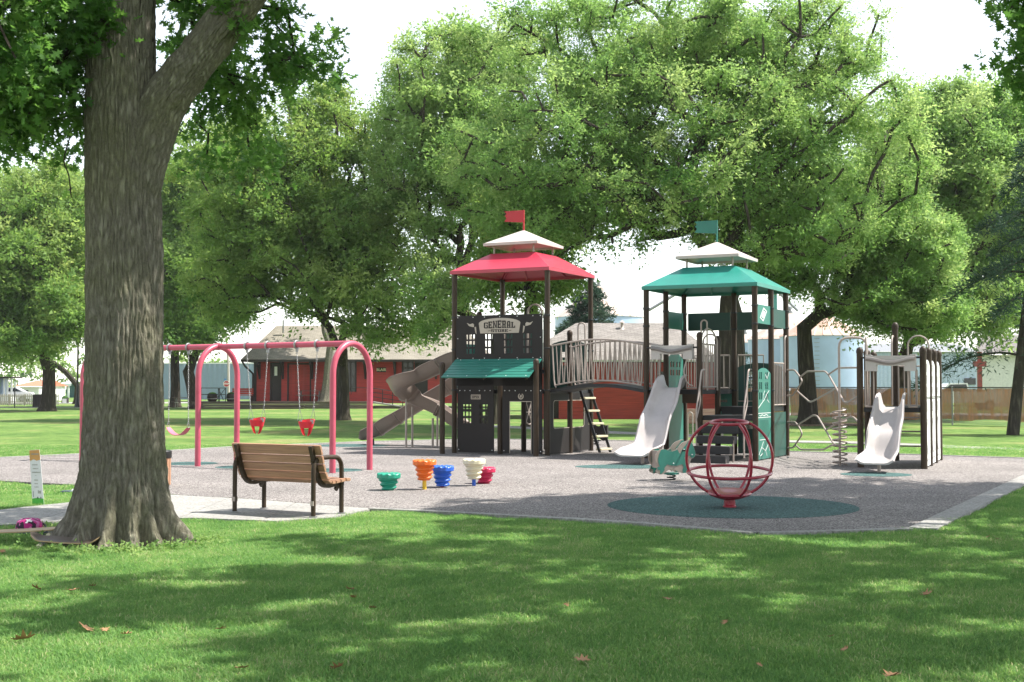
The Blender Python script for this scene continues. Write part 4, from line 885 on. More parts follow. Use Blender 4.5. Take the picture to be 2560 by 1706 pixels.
# awning of seven boards
awn = newobj('awning', None, play); awn['label'] = 'green sloping awning of plastic boards'
at0, at1 = (-0.10, 2.20), (-0.78, 1.775)
sl_d = (EV*(at1[0]-at0[0])+EZ*(at1[1]-at0[1])); sl_n = EX.cross(sl_d).normalized()*-1
if sl_n.z < 0: sl_n = -sl_n
for i in range(7):
    t0, t1 = i/7+0.006, (i+1)/7-0.006; mb = MB()
    s0 = W(0.10, at0[0], at0[1])+sl_d*t0; s1 = W(0.10, at0[0], at0[1])+sl_d*t1; w_ = EX*2.24
    off = sl_n*0.022
    mb.add([s0, s0+w_, s1+w_, s1, s0+off, s0+w_+off, s1+w_+off*1.25, s1+off*1.25], [(3, 2, 1, 0), (4, 5, 6, 7), (0, 1, 5, 4), (1, 2, 6, 5), (2, 3, 7, 6), (3, 0, 4, 7)])
    mb.build('board', M['teal'], awn)
for x in (0.15, 1.2, 2.28): MB().tube([W(x, at0[0], at0[1]-0.03), W(x, at1[0], at1[1]-0.03)], 0.02, 6).build('bracket', M['post'], awn)
o, ex, ey, n = fr_s; mb = MB()
for x in (0.25, 0.75, 1.25, 1.75, 2.25):
    for t in (0.05, 0.93): q = W(x, at0[0], at0[1])+sl_d*t+sl_n*0.024; mb.tube([q, q+sl_n*0.008], 0.012, 6)
mb.build('bolts', M['white'], awn)['kind'] = 'stuff'
# side returns of the store
fr_r = frame(W(2.50, 0, 0), EV, EZ)
wp = curve_mesh([rect(0.10, 2.32, 0.06, 1.42)]+[rrect(0.28, 2.0, 0.62, 1.27, 0.09)], frame(W(2.42, 0, 0), EV, EZ), -0.012, 0.012).build('window_panel', M['panelbrown'], play); wp['label'] = 'dark panel with large rounded window opening'
curve_mesh([rrect(0.28, 2.0, 0.62, 1.27, 0.09), rrect(0.295, 1.985, 0.635, 1.255, 0.08)], frame(W(2.42, 0, 0), EV, EZ), 0.012, 0.016).build('window_edging', M['beige'], wp)
# far side green panels
for (a0, a1, b, z0, z1, rise, m) in ((1.30, 2.30, 2.48, 1.55, 2.72, 0.12, 'tealdark'), (0.1, 1.1, 2.48, 2.05, 3.1, 0.1, 'tealdark')):
    curve_mesh([archrect(a0, a1, z0, z1, rise)]+[rect(a0+0.3+i*0.22, a0+0.44+i*0.22, z0+0.55+k*0.2, z0+0.68+k*0.2) for i in range(2) for k in range(2)], frame(W(0, b, 0), EX, EZ), -0.01, 0.01).build('arched_panel', M[m], play)
curve_mesh([rect(0.1, 2.3, 1.56, 2.62)], frame(W(-0.075, 0, 0), EV, EZ), -0.01, 0.01).build('side_panel', M['teal'], play) if False else None
sp_ = curve_mesh([rect(0.08, 1.12, 1.55, 2.6)], frame(W(-0.07, 0, 0), EV, EZ), -0.01, 0.01).build('side_panel', M['teal'], play)
# lower wheel panel (pipe ship's wheel at the back)
mb = MB(); cw = W(0.80, 2.3, 0.95)
mb.tube([cw+EX*0.02+EV*0.30*math.cos(t)+EZ*0.30*math.sin(t) for t in np.linspace(0, 2*PI, 24, endpoint=False)], 0.018, 6, closed=True)
for t in (0, PI/3, 2*PI/3): mb.cyl(cw+EV*0.3*math.cos(t)+EZ*0.3*math.sin(t), cw-EV*0.3*math.cos(t)-EZ*0.3*math.sin(t), 0.012, 6)
mb.build('pipe_wheel', M['tanpipe'], play, smooth=True)

# ---- pipe helpers
def pipe(name, pts, r=0.02, m='tanpipe', n=8, parent=play, smooth=True, sub=6):
    p = catmull(pts, sub) if sub else pts
    return MB().tube(p, r, n).build(name, M[m], parent, smooth=True)
def rpipe(name, pts, rad, r=0.02, m='tanpipe', parent=play, n=8, closed=False):
    """polyline with rounded corners"""
    pts = [Vector(p) for p in pts]; out = [pts[0]]
    for i in range(1, len(pts)-1):
        a, b, c = pts[i-1], pts[i], pts[i+1]; d1 = (a-b); d2 = (c-b); k = min(rad, d1.length*0.45, d2.length*0.45)
        p0 = b+d1.normalized()*k; p1 = b+d2.normalized()*k
        for t in np.linspace(0, 1, 5): out.append(p0*(1-t)**2+b*2*t*(1-t)+p1*t*t)
    out.append(pts[-1]); return MB().tube(out, r, n).build(name, M[m], parent, smooth=True)
def uloop(name, p, d, w, z0, z1, r=0.018, parent=play, m='tanpipe'):
    d = Vector(d).normalized(); a = p-d*w/2; b = p+d*w/2; pts = [a+EZ*z0]
    for t in np.linspace(PI, 0, 10): pts.append(p+d*w/2*math.cos(t)+EZ*(z1-w/2+w/2*math.sin(t)))
    pts.append(b+EZ*z0); return MB().tube(pts, r, 8).build(name, M[m], parent, smooth=True)
uloop('hand_loop', W(2.48, 1.75), EX+EV*0.2, 0.17, 1.5, 3.10)
uloop('hand_loop', W(0.35, 2.2), EX, 0.36, 2.0, 3.50); uloop('hand_loop', W(0.95, 2.35), EX, 0.38, 2.0, 3.62); uloop('hand_loop', W(1.03, 2.15), EX, 0.38, 2.0, 3.60)
uloop('hand_loop', W(A2+1.16, 0.45), EX+EV*.1, 0.13, 1.5, 3.02)
uloop('hand_loop', W(A2+1.24, 0.62), EX+EV*.1, 0.3, 1.5, 2.72)

# ---- bridge
bridge = newobj('bridge', None, play); bridge['label'] = 'arched bridge with zigzag pipe railings'
def bz(a, z0, rise): t = (a-2.5)/(4.74-2.5); return z0+rise*math.sin(PI*min(1, max(0, t)))
mb = MB(); rows_t, rows_b = [], []
for i in range(21):
    a = 2.45+(4.78-2.45)*i/20; z = bz(a, 1.50, 0.13)
    rows_t.append([W(a, 0.06, z+0.02), W(a, 1.14, z+0.02)]); rows_b.append([W(a, 1.14, z-0.055), W(a, 0.06, z-0.055)])
mb.sheet(rows_t); mb.sheet(rows_b)
for i in range(20):
    for k in (0, 1): mb.add([rows_t[i][k], rows_t[i+1][k], rows_b[i+1][1-k], rows_b[i][1-k]], [(0, 1, 2, 3) if k == 0 else (3, 2, 1, 0)])
mb.build('bridge_deck', M['bands'], bridge)
balu = None
for side, b in (('near', 0.05), ('far', 1.15)):
    rail = newobj('railing', None, bridge)
    top = [W(a, b, bz(a, 2.50, 0.13)) for a in np.linspace(2.52, 4.72, 22)]
    bot = [W(a, b, bz(a, 1.60, 0.12)) for a in np.linspace(2.60, 4.66, 20)]
    MB().tube([W(2.44, b, 2.52)]+top+[W(4.78, b, 2.52)], 0.021, 8).build('top_rail', M['tanpipe'], bridge, smooth=True)
    MB().tube(bot, 0.018, 8).build('bottom_rail', M['tanpipe'], bridge, smooth=True)
    MB().tube([W(2.52, b, 2.50), W(2.56, b, 1.75), W(2.58, b, 1.62), W(2.62, b-0.02, 1.56)], 0.018, 8).build('end_bar', M['tanpipe'], bridge, smooth=True)
    MB().tube([W(4.72, b, 2.50), W(4.68, b, 1.75), W(4.66, b, 1.6)], 0.018, 8).build('end_bar', M['tanpipe'], bridge, smooth=True)
    nb = 17
    for i in range(nb):
        a = 2.68+(4.60-2.68)*i/(nb-1)
        for s in (-1, 1):
            p0 = W(a+s*0.012, b, bz(a, 1.60, 0.12)); p1 = W(a+s*0.062, b, bz(a+s*0.062, 2.50, 0.13))
            MB().cyl(p0, p1, 0.0115, 6).build('baluster', M['tanpipe'], bridge, smooth=True)
    bpy.data.objects.remove(rail)

# ---- ladder below the bridge end
lad = newobj('ladder', None, play); lad['label'] = 'steep black ladder with pale treads'
lb0, lt0 = W(3.02, 1.62, -0.02), W(2.50, 1.62, 1.50); lb1, lt1 = W(3.13, 2.0, -0.02), W(2.60, 2.0, 1.50)
for a_, b_ in ((lb0, lt0), (lb1, lt1)): MB().obox((a_+b_)/2, (b_-a_), EV, EX, (b_-a_).length, 0.03, 0.065).build('ladder_rail', M['black'], lad)
for k in range(5):
    t = 0.085+0.197*k; p = lb0.lerp(lt0, t); q = lb1.lerp(lt1, t); MB().obox((p+q)/2, (q-p), EX, EZ, (q-p).length+0.03, 0.14, 0.05).build('tread', M['cream'], lad, bevel=0.01)

# ---- moulded slides
def trough(name, path, width, depth, m, parent, thick=0.03, flat=0.55, lip=0.035, up=None, ends=None, wall=None):
    """open chute swept along a path (list of points); U section with rolled lips"""
    n = len(path); rows_i, rows_o = [], []
    T = [(path[min(i+1, n-1)]-path[max(i-1, 0)]).normalized() for i in range(n)]
    for i, p in enumerate(path):
        t = T[i]; side = Vector((t.y, -t.x, 0)).normalized(); nrm = side.cross(t).normalized()
        if nrm.z < 0: nrm = -nrm
        if up is not None:
            lean = up[i]; nrm = (nrm+side*lean).normalized(); side = t.cross(nrm).normalized()
        w = width[i] if hasattr(width, '__len__') else width; dp = depth[i] if hasattr(depth, '__len__') else depth
        sec = []
        K = 9
        for k in range(K+1):
            s = -1+2*k/K
            a = abs(s); h = 0 if a < flat else ((a-flat)/(1-flat))**1.7
            x = s if a < 0.98 else s
            sec.append((x*w/2, h*dp))
        sec = [(-w/2-lip, dp-0.012), (-w/2-lip*0.6, dp+0.01)]+sec+[(w/2+lip*0.6, dp+0.01), (w/2+lip, dp-0.012)]
        rows_i.append([p+side*x+nrm*y for x, y in sec])
        sec2 = [(-w/2-lip, dp-0.012)]+[(x*(1+2*thick/w), y-thick*(1 if abs(x) < w*0.4 else 0.6)) for x, y in sec[1:-1]]+[(w/2+lip, dp-0.012)]
        rows_o.append([p+side*x+nrm*y for x, y in sec2])
    mb = MB(); mb.sheet(rows_i); mb.sheet([r[::-1] for r in rows_o])
    c = len(rows_i[0])
    for r in (0, n-1):
        for k in range(c-1):
            q = [rows_i[r][k], rows_i[r][k+1], rows_o[r][k+1], rows_o[r][k]]; mb.add(q, [(0, 1, 2, 3) if r else (3, 2, 1, 0)])
    return mb.build(name, M[m], parent, smooth=True), T
def wave_slide(A, d, run, h, w, label):
    """short double-wave slide leaving A in direction d"""
    root = newobj('slide', None, play); root['label'] = label
    prof = [(-0.12, 0.0), (0.05, 0.0), (0.18, -0.06), (0.42, -0.30), (0.58, -0.42), (0.78, -0.56), (1.0, -0.86), (1.15, -0.99)]
    k = run/2.0; kz = (h-0.28)/0.99
    pr = [(x*k, z*kz) for x, z in prof]+[(1.32*k, -(h-0.28)-0.03), (1.6*k, -(h-0.28)-0.05), (2.0*k, -(h-0.28)-0.06)]
    pts = catmull([A+d*x+EZ*z for x, z in pr], 6); n = len(pts)
    dep = [0.30 if i < 4 else 0.20 for i in range(n)]; dep = list(np.interp(np.linspace(0, 1, n), [0, .05, .12, .25, .5, .8, .93, 1], [.27, .27, .23, .16, .15, .15, .13, .05]))
    wid = list(np.interp(np.linspace(0, 1, n), [0, .15, .3, .8, 1], [w*0.80, w*0.80, w*0.92, w*0.95, w*1.08]))
    trough('chute', pts, wid, dep, 'slide', root, flat=0.62, lip=0.04)
    ft = pts[int(n*0.86)]; MB().cyl(Vector((ft.x, ft.y, -0.02)), ft-EZ*0.02, 0.035, 12).build('support', M['tanpipe'], root, smooth=True)
    return root
def hood(A, ex, w, z, root):
    """moulded canopy bar over a slide entrance"""
    fr = frame(A, ex, EZ); top = [(-w/2, 0.30), (-w/2+0.10, 0.30), (-w/2+0.11, 0.275), (w/2-0.11, 0.275), (w/2-0.10, 0.30), (w/2, 0.30)]
    low = [(w/2, -0.02), (w/2-0.21, -0.02), (w/2-0.21, 0.10)]+[(w/2-0.21-(w-0.42)*t, 0.10-0.02*math.sin(PI*t)) for t in np.linspace(0.1, 0.9, 7)]+[(-w/2+0.21, 0.10), (-w/2+0.21, -0.02), (-w/2, -0.02)]
    o = curve_mesh([top+low], fr, -0.09, 0.05).build('hood', M['slide'], root, bevel=0.012)
    mb = MB(); rows = []
    for t in np.linspace(0, 1, 15):
        x = -w/2+0.01+(w-0.02)*t; dip = -0.06*math.sin(PI*t)**2*1.3
        rows.append([fr[0]+fr[1]*x+fr[2]*(0.235+dip+dz)+fr[3]*nn for dz, nn in ((0.03, 0.048), (0.015, 0.10), (-0.02, 0.115), (-0.05, 0.09), (-0.06, 0.048))])
    mb.sheet(rows); mb.sheet([r[::-1] for r in rows]); mb.build('hood_lip', M['slide'], root, smooth=True)
mid = W(A2+0.60, -0.02, 1.56)
s1 = wave_slide(mid, -EV, 2.35, 1.56, 0.62, 'pale double-wave slide under the green-roofed tower')
hood(W(A2+0.62, -0.08, 2.19), EX, 0.93, 0, s1)
pipe('hood_bar', [W(A2+0.02, -0.05, 2.42), W(A2+1.19, -0.05, 2.42)], 0.018, 'black', sub=0)
def bars(p0, p1, z0, z1, n, parent=play, r=0.0125, frame_=True, name='barrier'):
    root = newobj(name, None, parent); base = (p0+p1)/2
    for k in range(n):
        q = p0.lerp(p1, k/(n-1)); MB().cyl(q+EZ*z0, q+EZ*z1, r, 6).build('bar', M['tanpipe'], root, smooth=True)
    if frame_:
        MB().cyl(p0+EZ*z1, p1+EZ*z1, 0.017, 8).build('top_bar', M['tanpipe'], root, smooth=True)
        MB().cyl(p0+EZ*z0, p1+EZ*z0, 0.017, 8).build('bottom_bar', M['tanpipe'], root, smooth=True)
    return root
bars(W(A2+0.12, -0.02), W(A2+0.30, -0.02), 1.56, 2.19, 3); bars(W(A2+0.92, -0.02), W(A2+1.14, -0.02), 1.56, 2.19, 3)
pipe('grab_bar', [W(A2+0.94, -0.06, 2.15), W(A2+0.90, -0.12, 1.9), W(A2+0.97, -0.10, 1.66), W(A2+1.08, -0.06, 1.6)], 0.016)
bars(W(A2+1.21, 0.12), W(A2+1.21, 1.1), 1.58, 2.5, 9)
bars(W(A2+1.30, 2.42), W(A2+1.9, 2.42), 1.25, 2.3, 5); bars(W(A2+0.1, 2.42), W(A2+1.1, 2.42), 1.55, 2.3, 8)
bars(W(A2+2.42, 1.32), W(A2+2.42, 2.3), 1.18, 2.1, 9)
uloop('hand_loop', W(A2+2.44, 2.35), EV, 0.24, 1.9, 2.72)
# panels of the green tower
def gpanel(o3, ex, outline, holes, m, label=None, name='panel'):
    p = curve_mesh([outline]+holes, frame(o3, ex, EZ), -0.01, 0.01).build(name, M[m], play)
    if label: p['label'] = label
    return p
def w4(cx, cz, w, h, gx, gz, nx, nz): return [rect(cx+(i-(nx-1)/2)*gx-w/2, cx+(i-(nx-1)/2)*gx+w/2, cz+(k-(nz-1)/2)*gz-h/2, cz+(k-(nz-1)/2)*gz+h/2) for i in range(nx) for k in range(nz)]
gpanel(W(A2-0.0, 1.21, 0), EV, archrect(0.10, 1.10, 1.55, 2.36, 0.16), w4(0.38, 2.0, 0.10, 0.13, 0.16, 0.19, 2, 2)+w4(0.78, 2.0, 0.10, 0.13, 0.16, 0.19, 2, 2), 'teal', 'arched green panel with two pierced windows', 'arched_panel')
gpanel(W(A2-0.0, 1.21, 0), EV, rect(0.10, 1.10, 0.05, 1.40), [], 'teal', None, 'lower_panel')
gpanel(W(A2-0.0, 1.21, 0), EV, rect(0.08, 1.13, 2.90, 3.29), [], 'teal', None, 'banner_panel')
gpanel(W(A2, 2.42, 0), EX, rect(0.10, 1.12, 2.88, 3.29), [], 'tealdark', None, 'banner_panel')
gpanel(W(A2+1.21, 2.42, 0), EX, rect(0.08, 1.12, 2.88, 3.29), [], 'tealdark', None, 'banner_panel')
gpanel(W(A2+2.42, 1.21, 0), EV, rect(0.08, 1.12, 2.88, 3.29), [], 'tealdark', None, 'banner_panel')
bp_ = gpanel(W(A2+2.42+0.0, 0, 0), EV, rect(0.08, 1.13, 2.92, 3.32), [], 'teal', 'green banner panel with a white diamond emblem', 'banner_panel')
frd = frame(W(A2+2.42, 0, 0), EV, EZ)
curve_mesh([[(0.34, 3.04), (0.58, 2.97), (0.86, 3.20), (0.62, 3.27)], [(0.38, 3.05), (0.58, 2.995), (0.82, 3.19), (0.62, 3.245)]], frd, 0.010, 0.014).build('emblem', M['white'], bp_)
curve_mesh([[(0.46, 3.07), (0.58, 3.035), (0.74, 3.17), (0.62, 3.205)]], frd, 0.010, 0.014).build('emblem', M['white'], bp_)
# same face is seen from its inside; the emblem shows on the viewer's side too
curve_mesh([[(0.34, 3.04), (0.58, 2.97), (0.86, 3.20), (0.62, 3.27)], [(0.38, 3.05), (0.58, 2.995), (0.82, 3.19), (0.62, 3.245)]], frd, -0.014, -0.010).build('emblem', M['white'], bp_)
rp = gpanel(W(A2+2.42, 0, 0), EV, archrect(0.10, 1.12, 0.05, 1.98, 0.12), w4(0.36, 1.60, 0.085, 0.15, 0.13, 0.215, 2, 3)+w4(0.82, 1.60, 0.085, 0.15, 0.13, 0.215, 2, 3)+w4(0.60, 0.70, 0.028, 0.36, 0.085, 1, 8, 1), 'teal', 'tall arched green panel with windows, slots and engraved vines', 'arched_panel')
def engraved(lines, fr, parent, r=0.006, m='white', off=0.012):
    o, ex, ey, n = fr; mb = MB()
    for ln in lines:
        for (x0, y0), (x1, y1) in zip(ln[:-1], ln[1:]):
            d = Vector((x1-x0, y1-y0)); 
            if d.length < 1e-5: continue
            q = Vector((-d.y, d.x)).normalized()*r
            for o_ in (off, -off): mb.prism([(x0+q.x, y0+q.y), (x0-q.x, y0-q.y), (x1-q.x, y1-q.y), (x1+q.x, y1+q.y)], fr, o_-0.0015, o_+0.0015)
    return mb.build('engraving', M[m], parent)
vine = [[(0.15, 1.12), (0.35, 1.20), (0.5, 1.26), (0.62, 1.30), (0.8, 1.42), (1.0, 1.5)], [(0.5, 1.26), (0.55, 1.4), (0.66, 1.5)], [(0.8, 1.42), (0.85, 1.30), (1.0, 1.24)], [(0.7, 1.85), (0.85, 1.75), (1.0, 1.9)], [(0.13, 1.02), (1.1, 1.02)], [(0.13, 0.93), (1.1, 0.93)],
        [(0.25, 0.98), (0.35, 0.96), (0.45, 0.99), (0.6, 0.96), (0.75, 0.99), (0.9, 0.96)], [(0.25, 0.46), (0.95, 0.46)], [(0.2, 0.15), (0.4, 0.3), (0.55, 0.42)], [(0.4, 0.3), (0.7, 0.22), (0.9, 0.35)], [(0.7, 0.22), (0.8, 0.1)], [(0.9, 0.35), (1.02, 0.2)], [(0.3, 0.12), (0.5, 0.18)]]
engraved(vine, frd, rp)
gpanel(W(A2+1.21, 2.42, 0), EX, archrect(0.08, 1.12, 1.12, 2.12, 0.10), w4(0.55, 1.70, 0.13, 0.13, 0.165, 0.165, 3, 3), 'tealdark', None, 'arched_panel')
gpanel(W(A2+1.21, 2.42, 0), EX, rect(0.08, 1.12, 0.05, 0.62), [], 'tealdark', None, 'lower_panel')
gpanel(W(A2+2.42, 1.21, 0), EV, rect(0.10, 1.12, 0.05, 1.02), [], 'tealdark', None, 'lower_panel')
gpanel(W(A2+0.75, 2.40, 0), EX, rect(0.0, 0.42, 0.85, 1.45), w4(0.2, 1.15, 0.2, 0.06, 1, 0.2, 1, 2), 'teal', None, 'lower_panel')
MB().obox(W(A2+0.99, 0.06, 1.36), EX, EV, EZ, 0.38, 0.04, 0.26).build('deck_fascia', M['post'], play, bevel=0.005)
# ---- stairs
st = newobj('stairs', None, play); st['label'] = 'black rubber-coated steps with curved handrails'
for k, (z, b0, b1) in enumerate(((0.77, -0.30, 0.0), (0.57, -0.58, -0.30), (0.37, -0.86, -0.58), (0.19, -1.14, -0.86))):
    c = W(A2+1.21+0.52, (b0+b1)/2, z-0.09); MB().obox(c, EX, EV, EZ, 0.80, abs(b1-b0)-0.004, 0.16).build('step', M['bands'], st, bevel=0.012)
for a_ in (0.14, 0.90):
    for b_, z in ((-1.08, 0.12), (-0.55, 0.48)): MB().cyl(W(A2+1.21+a_, b_, -0.02), W(A2+1.21+a_, b_, z), 0.022, 8).build('stair_leg', M['tanpipe'], st, smooth=True)
MB().obox(W(A2+1.21+0.62, 1.2, 1.06), EX, EV, EZ, 1.05, 0.03, 0.16).build('step', M['bands'], st)
for a_ in (0.10, 1.12):
    q = lambda b, z: W(A2+1.21+a_, b, z)
    rpipe('handrail', [q(0.02, 1.94), q(-0.18, 1.94), q(-0.30, 1.55), q(-0.52, 1.10), q(-0.52, 0.12)], 0.12, 0.019)
    rpipe('handrail', [q(-0.30, 1.60), q(-0.26, 1.25), q(-0.50, 0.92)], 0.08, 0.015)
# arc bar between the two short posts
pipe('arc_bar', [W(A2+1.21, 0.05, 2.60), W(A2+1.21, 0.3, 2.78), W(A2+1.21, 0.6, 2.84), W(A2+1.21, 0.95, 2.76), W(A2+1.21, 1.18, 2.58)], 0.018)
uloop('hand_loop', G(1726, 1108), EX, 0.14, 0, 0.86)

# ---- the two brown curved slides left of the store
def V3(px, py, Y): return P(px, py, Y)
ca_ = Vector((-2.33, 32.27, 0)); arc_ = [ca_+Vector((0.50*math.cos(math.radians(a)), 0.50*math.sin(math.radians(a)), z)) for a, z in ((-75, 1.75), (-105, 1.66), (-135, 1.57), (-165, 1.47), (-195, 1.36), (-225, 1.24), (-255, 1.11))]
pa = catmull([Vector((-0.9, 31.25, 2.22)), Vector((-1.42, 31.5, 2.10)), Vector((-1.80, 31.63, 1.93))]+arc_+[Vector((-2.0, 32.75, 0.93)), Vector((-1.62, 32.68, 0.67)), Vector((-1.22, 32.62, 0.45)), Vector((-0.85, 32.7, 0.28))], 6)
for _ in range(4): pa = [pa[0]]+[(a+b*2+c)/4 for a, b, c in zip(pa[:-2], pa[1:-1], pa[2:])]+[pa[-1]]
n_ = len(pa); lean = list(np.interp(np.linspace(0, 1, n_), [0, .2, .33, .42, .5, .6, 1], [0, 0.0, -0.05, -0.1, -0.05, 0.0, 0]))
sa = newobj('slide', None, play); sa['label'] = 'taupe curved slide that bends back on itself'
trough('chute', pa, list(np.interp(np.linspace(0, 1, n_), [0, .3, .42, .55, 1], [.54, .54, .54, .54, .54])), list(np.interp(np.linspace(0, 1, n_), [0, .3, .42, .55, 1], [.30, .30, .32, .30, .26])), 'slidebrown', sa, flat=0.35, lip=0.035, up=lean)
def flange(path, i, w, d, parent):
    p = path[i]; t = (path[i+1]-path[i-1]).normalized(); side = Vector((t.y, -t.x, 0)).normalized(); nrm = side.cross(t)
    if nrm.z < 0: nrm = -nrm
    pts = []
    for k in range(13):
        s = -1+2*k/12; a = abs(s); h = 0 if a < 0.35 else ((a-0.35)/0.65)**1.7
        pts.append(p+side*s*(w/2+0.055)+nrm*(h*d-0.045))
    mb = MB()
    for o_ in (-0.025, 0.025): mb.tube([q+t*o_ for q in pts], 0.017, 6)
    mb.build('flange', M['slidebrown'], parent, smooth=True)
for i in (int(n_*0.13), int(n_*0.60), int(n_*0.78)): flange(pa, i, 0.60, 0.31, sa)
for px, y1, D in ((1015.6, 990, 32.5), (1031, 1018, 32.78), (1082, 1046, 32.7)):
    q = P(px, y1, D); MB().cyl(Vector((q.x, q.y, -0.02)), q, 0.028, 10).build('support', M['tanpipe'], sa, smooth=True)
pb = catmull([V3(1240, 905, 33.2), V3(1185, 942, 33.6), V3(1135, 977, 33.8), V3(1085, 1005, 33.9), V3(1035, 1035, 33.95), V3(990, 1062, 34.0), V3(958, 1082, 34.1), V3(930, 1093, 34.15), V3(910, 1098, 34.2)], 7)
n_ = len(pb); sb = newobj('slide', None, play); sb['label'] = 'taupe straight slide descending to the left, behind the curved one'
trough('chute', pb, list(np.interp(np.linspace(0, 1, n_), [0, .9, 1], [.56, .58, .68])), list(np.interp(np.linspace(0, 1, n_), [0, .85, .96, 1], [.30, .28, .22, .04])), 'slidebrown', sb, flat=0.35, lip=0.035)
for i in (int(n_*0.28), int(n_*0.58), int(n_*0.76)): flange(pb, i, 0.58, 0.29, sb)
q = P(1093.7, 1015, 33.2); MB().cyl(Vector((q.x, q.y, -0.02)), q, 0.028, 10).build('support', M['tanpipe'], sb, smooth=True)
q = P(933, 1098, 34.0); MB().cyl(Vector((q.x, q.y, -0.02)), q, 0.03, 10).build('support', M['black'], sb, smooth=True)

# ---- small slide tower at the right
E3 = Vector((0.917, -0.40, 0)).normalized(); V3d = Vector((0.40, 0.917, 0)).normalized(); O3 = Vector((6.72, 24.73, 0))
def W3(a, b, z=0.0): return O3+E3*a+V3d*b+EZ*z
for a, b, h in ((0, 0, 2.26), (1.17, 0, 2.26), (1.17, 1.03, 2.26), (1.17, 2.06, 2.26), (1.17, 3.1, 2.26), (0, 0.95, 2.24), (0, 1.9, 2.22)): post(W3(a, b), h)
post(W3(0.35, 2.6), 2.85)
mb = MB(); mb.obox(W3(0.585, 0.9, 1.14), E3, V3d, EZ, 1.05, 1.75, 0.09); mb.build('deck', M['bands'], play, bevel=0.008)
s2 = wave_slide(W3(0.585, -0.02, 1.19), (-V3d*1.0-E3*0.05).normalized(), 1.75, 1.19, 0.55, 'pale short slide on the small right-hand tower')
hood(W3(0.585, -0.08, 1.90), E3, 0.93, 0, s2)
pipe('hood_bar', [W3(0.04, -0.04, 2.14), W3(1.13, -0.04, 2.14)], 0.018, 'black', sub=0)
bars(W3(0.10, -0.02), W3(0.26, -0.02), 1.2, 1.9, 3); bars(W3(0.90, -0.02), W3(1.06, -0.02), 1.2, 1.9, 2)
bars(W3(0.50, 1.85), W3(0.95, 1.85), 1.2, 2.0, 5)
for z in (0.42, 0.72, 1.0): pipe('rung', [W3(0.3, 1.9, z-0.05), W3(1.15, 1.9, z-0.05)], 0.016, sub=0)
uloop('hand_loop', W3(0.95, 1.3), E3, 0.40, 1.2, 2.6); uloop('hand_loop', W3(0.32, 2.45), V3d, 0.4, 1.2, 2.65)
for k in range(3):
    b0 = 1.03*k; frp = frame(W3(1.17, b0, 0), V3d, EZ)
    p = curve_mesh([archrect(0.08, 0.95, 0.06, 2.10, 0.10)]+w4(0.51, 1.72, 0.09, 0.16, 0.14, 0.22, 2, 3), frp, -0.015, 0.025).build('climbing_panel', M['white'], play)
    ov = [(0.5+0.16*math.cos(t), 0.62+0.34*math.sin(t)) for t in np.linspace(0, 2*PI, 20)]
    engraved([ov, [(0.10, 1.35), (0.93, 1.35)], [(0.10, 1.38), (0.93, 1.38)], [(0.3, 1.3), (0.3, 1.1)], [(0.4, 1.3), (0.4, 1.1)], [(0.55, 1.28), (0.55, 1.05)], [(0.7, 1.3), (0.7, 1.12)], [(0.2, 0.5), (0.3, 0.62), (0.35, 0.8)], [(0.8, 0.3), (0.7, 0.5)], [(0.3, 0.15), (0.6, 0.2), (0.8, 0.14)]], frp, p, 0.008, 'black', 0.027)
# ---- bent-pipe climber between the towers
gA, gB = W(A2+2.42, 2.42), W3(0, 0)
z8 = lambda x, y: onplane(x*.3061+1900, y*.3061+760, gA, gB)
net = newobj('pipe_climber', None, play); net['label'] = 'bent taupe pipes forming hexagons between the towers'
for ln in ([(180, 540), (282, 540), (322, 590), (346, 632), (268, 750), (180, 750)], [(327, 598), (385, 551), (532, 551), (562, 582), (688, 805), (715, 803), (810, 750)], [(562, 575), (640, 523), (808, 521)],
           [(302, 712), (405, 802), (432, 795), (622, 690)], [(180, 965), (288, 965), (322, 1010), (346, 1065), (272, 1175), (180, 1179)], [(312, 985), (432, 910), (468, 915), (600, 1142), (650, 1165), (790, 1165)],
           [(541, 1028), (622, 980), (700, 940), (730, 920), (765, 925), (812, 975)], [(292, 1157), (335, 1191), (520, 1191), (592, 1150)]):
    rpipe('bent_pipe', [z8(*p) for p in ln], 0.09, 0.019, parent=net)
# ---- spiral climber
sp = newobj('spiral_climber', None, play); sp['label'] = 'coil climber round a taupe pole'
c0 = G(2100, 1169); cz = Vector((c0.x, c0.y, 0))
coil = [cz+Vector((0.135*math.cos(t), 0.135*math.sin(t), 0.05+t/(2*PI)*0.109)) for t in np.arange(0, 2*PI*10.2, 2*PI/14)]
MB().tube(coil, 0.016, 6).build('coil', M['tanpipe'], sp, smooth=True)
zt = 2.55; tgt = W3(0.06, 0.5)
rpipe('pole', [cz+EZ*(-0.02), cz+EZ*zt, Vector((tgt.x, tgt.y, zt)), Vector((tgt.x, tgt.y, 1.2))], 0.2, 0.024, parent=sp)
rpipe('top_pipe', [Vector((tgt.x-0.05, tgt.y-0.25, zt)), W3(0.1, 0.1, zt), W3(0.12, 0.1, 1.2)], 0.12, 0.022, parent=sp)
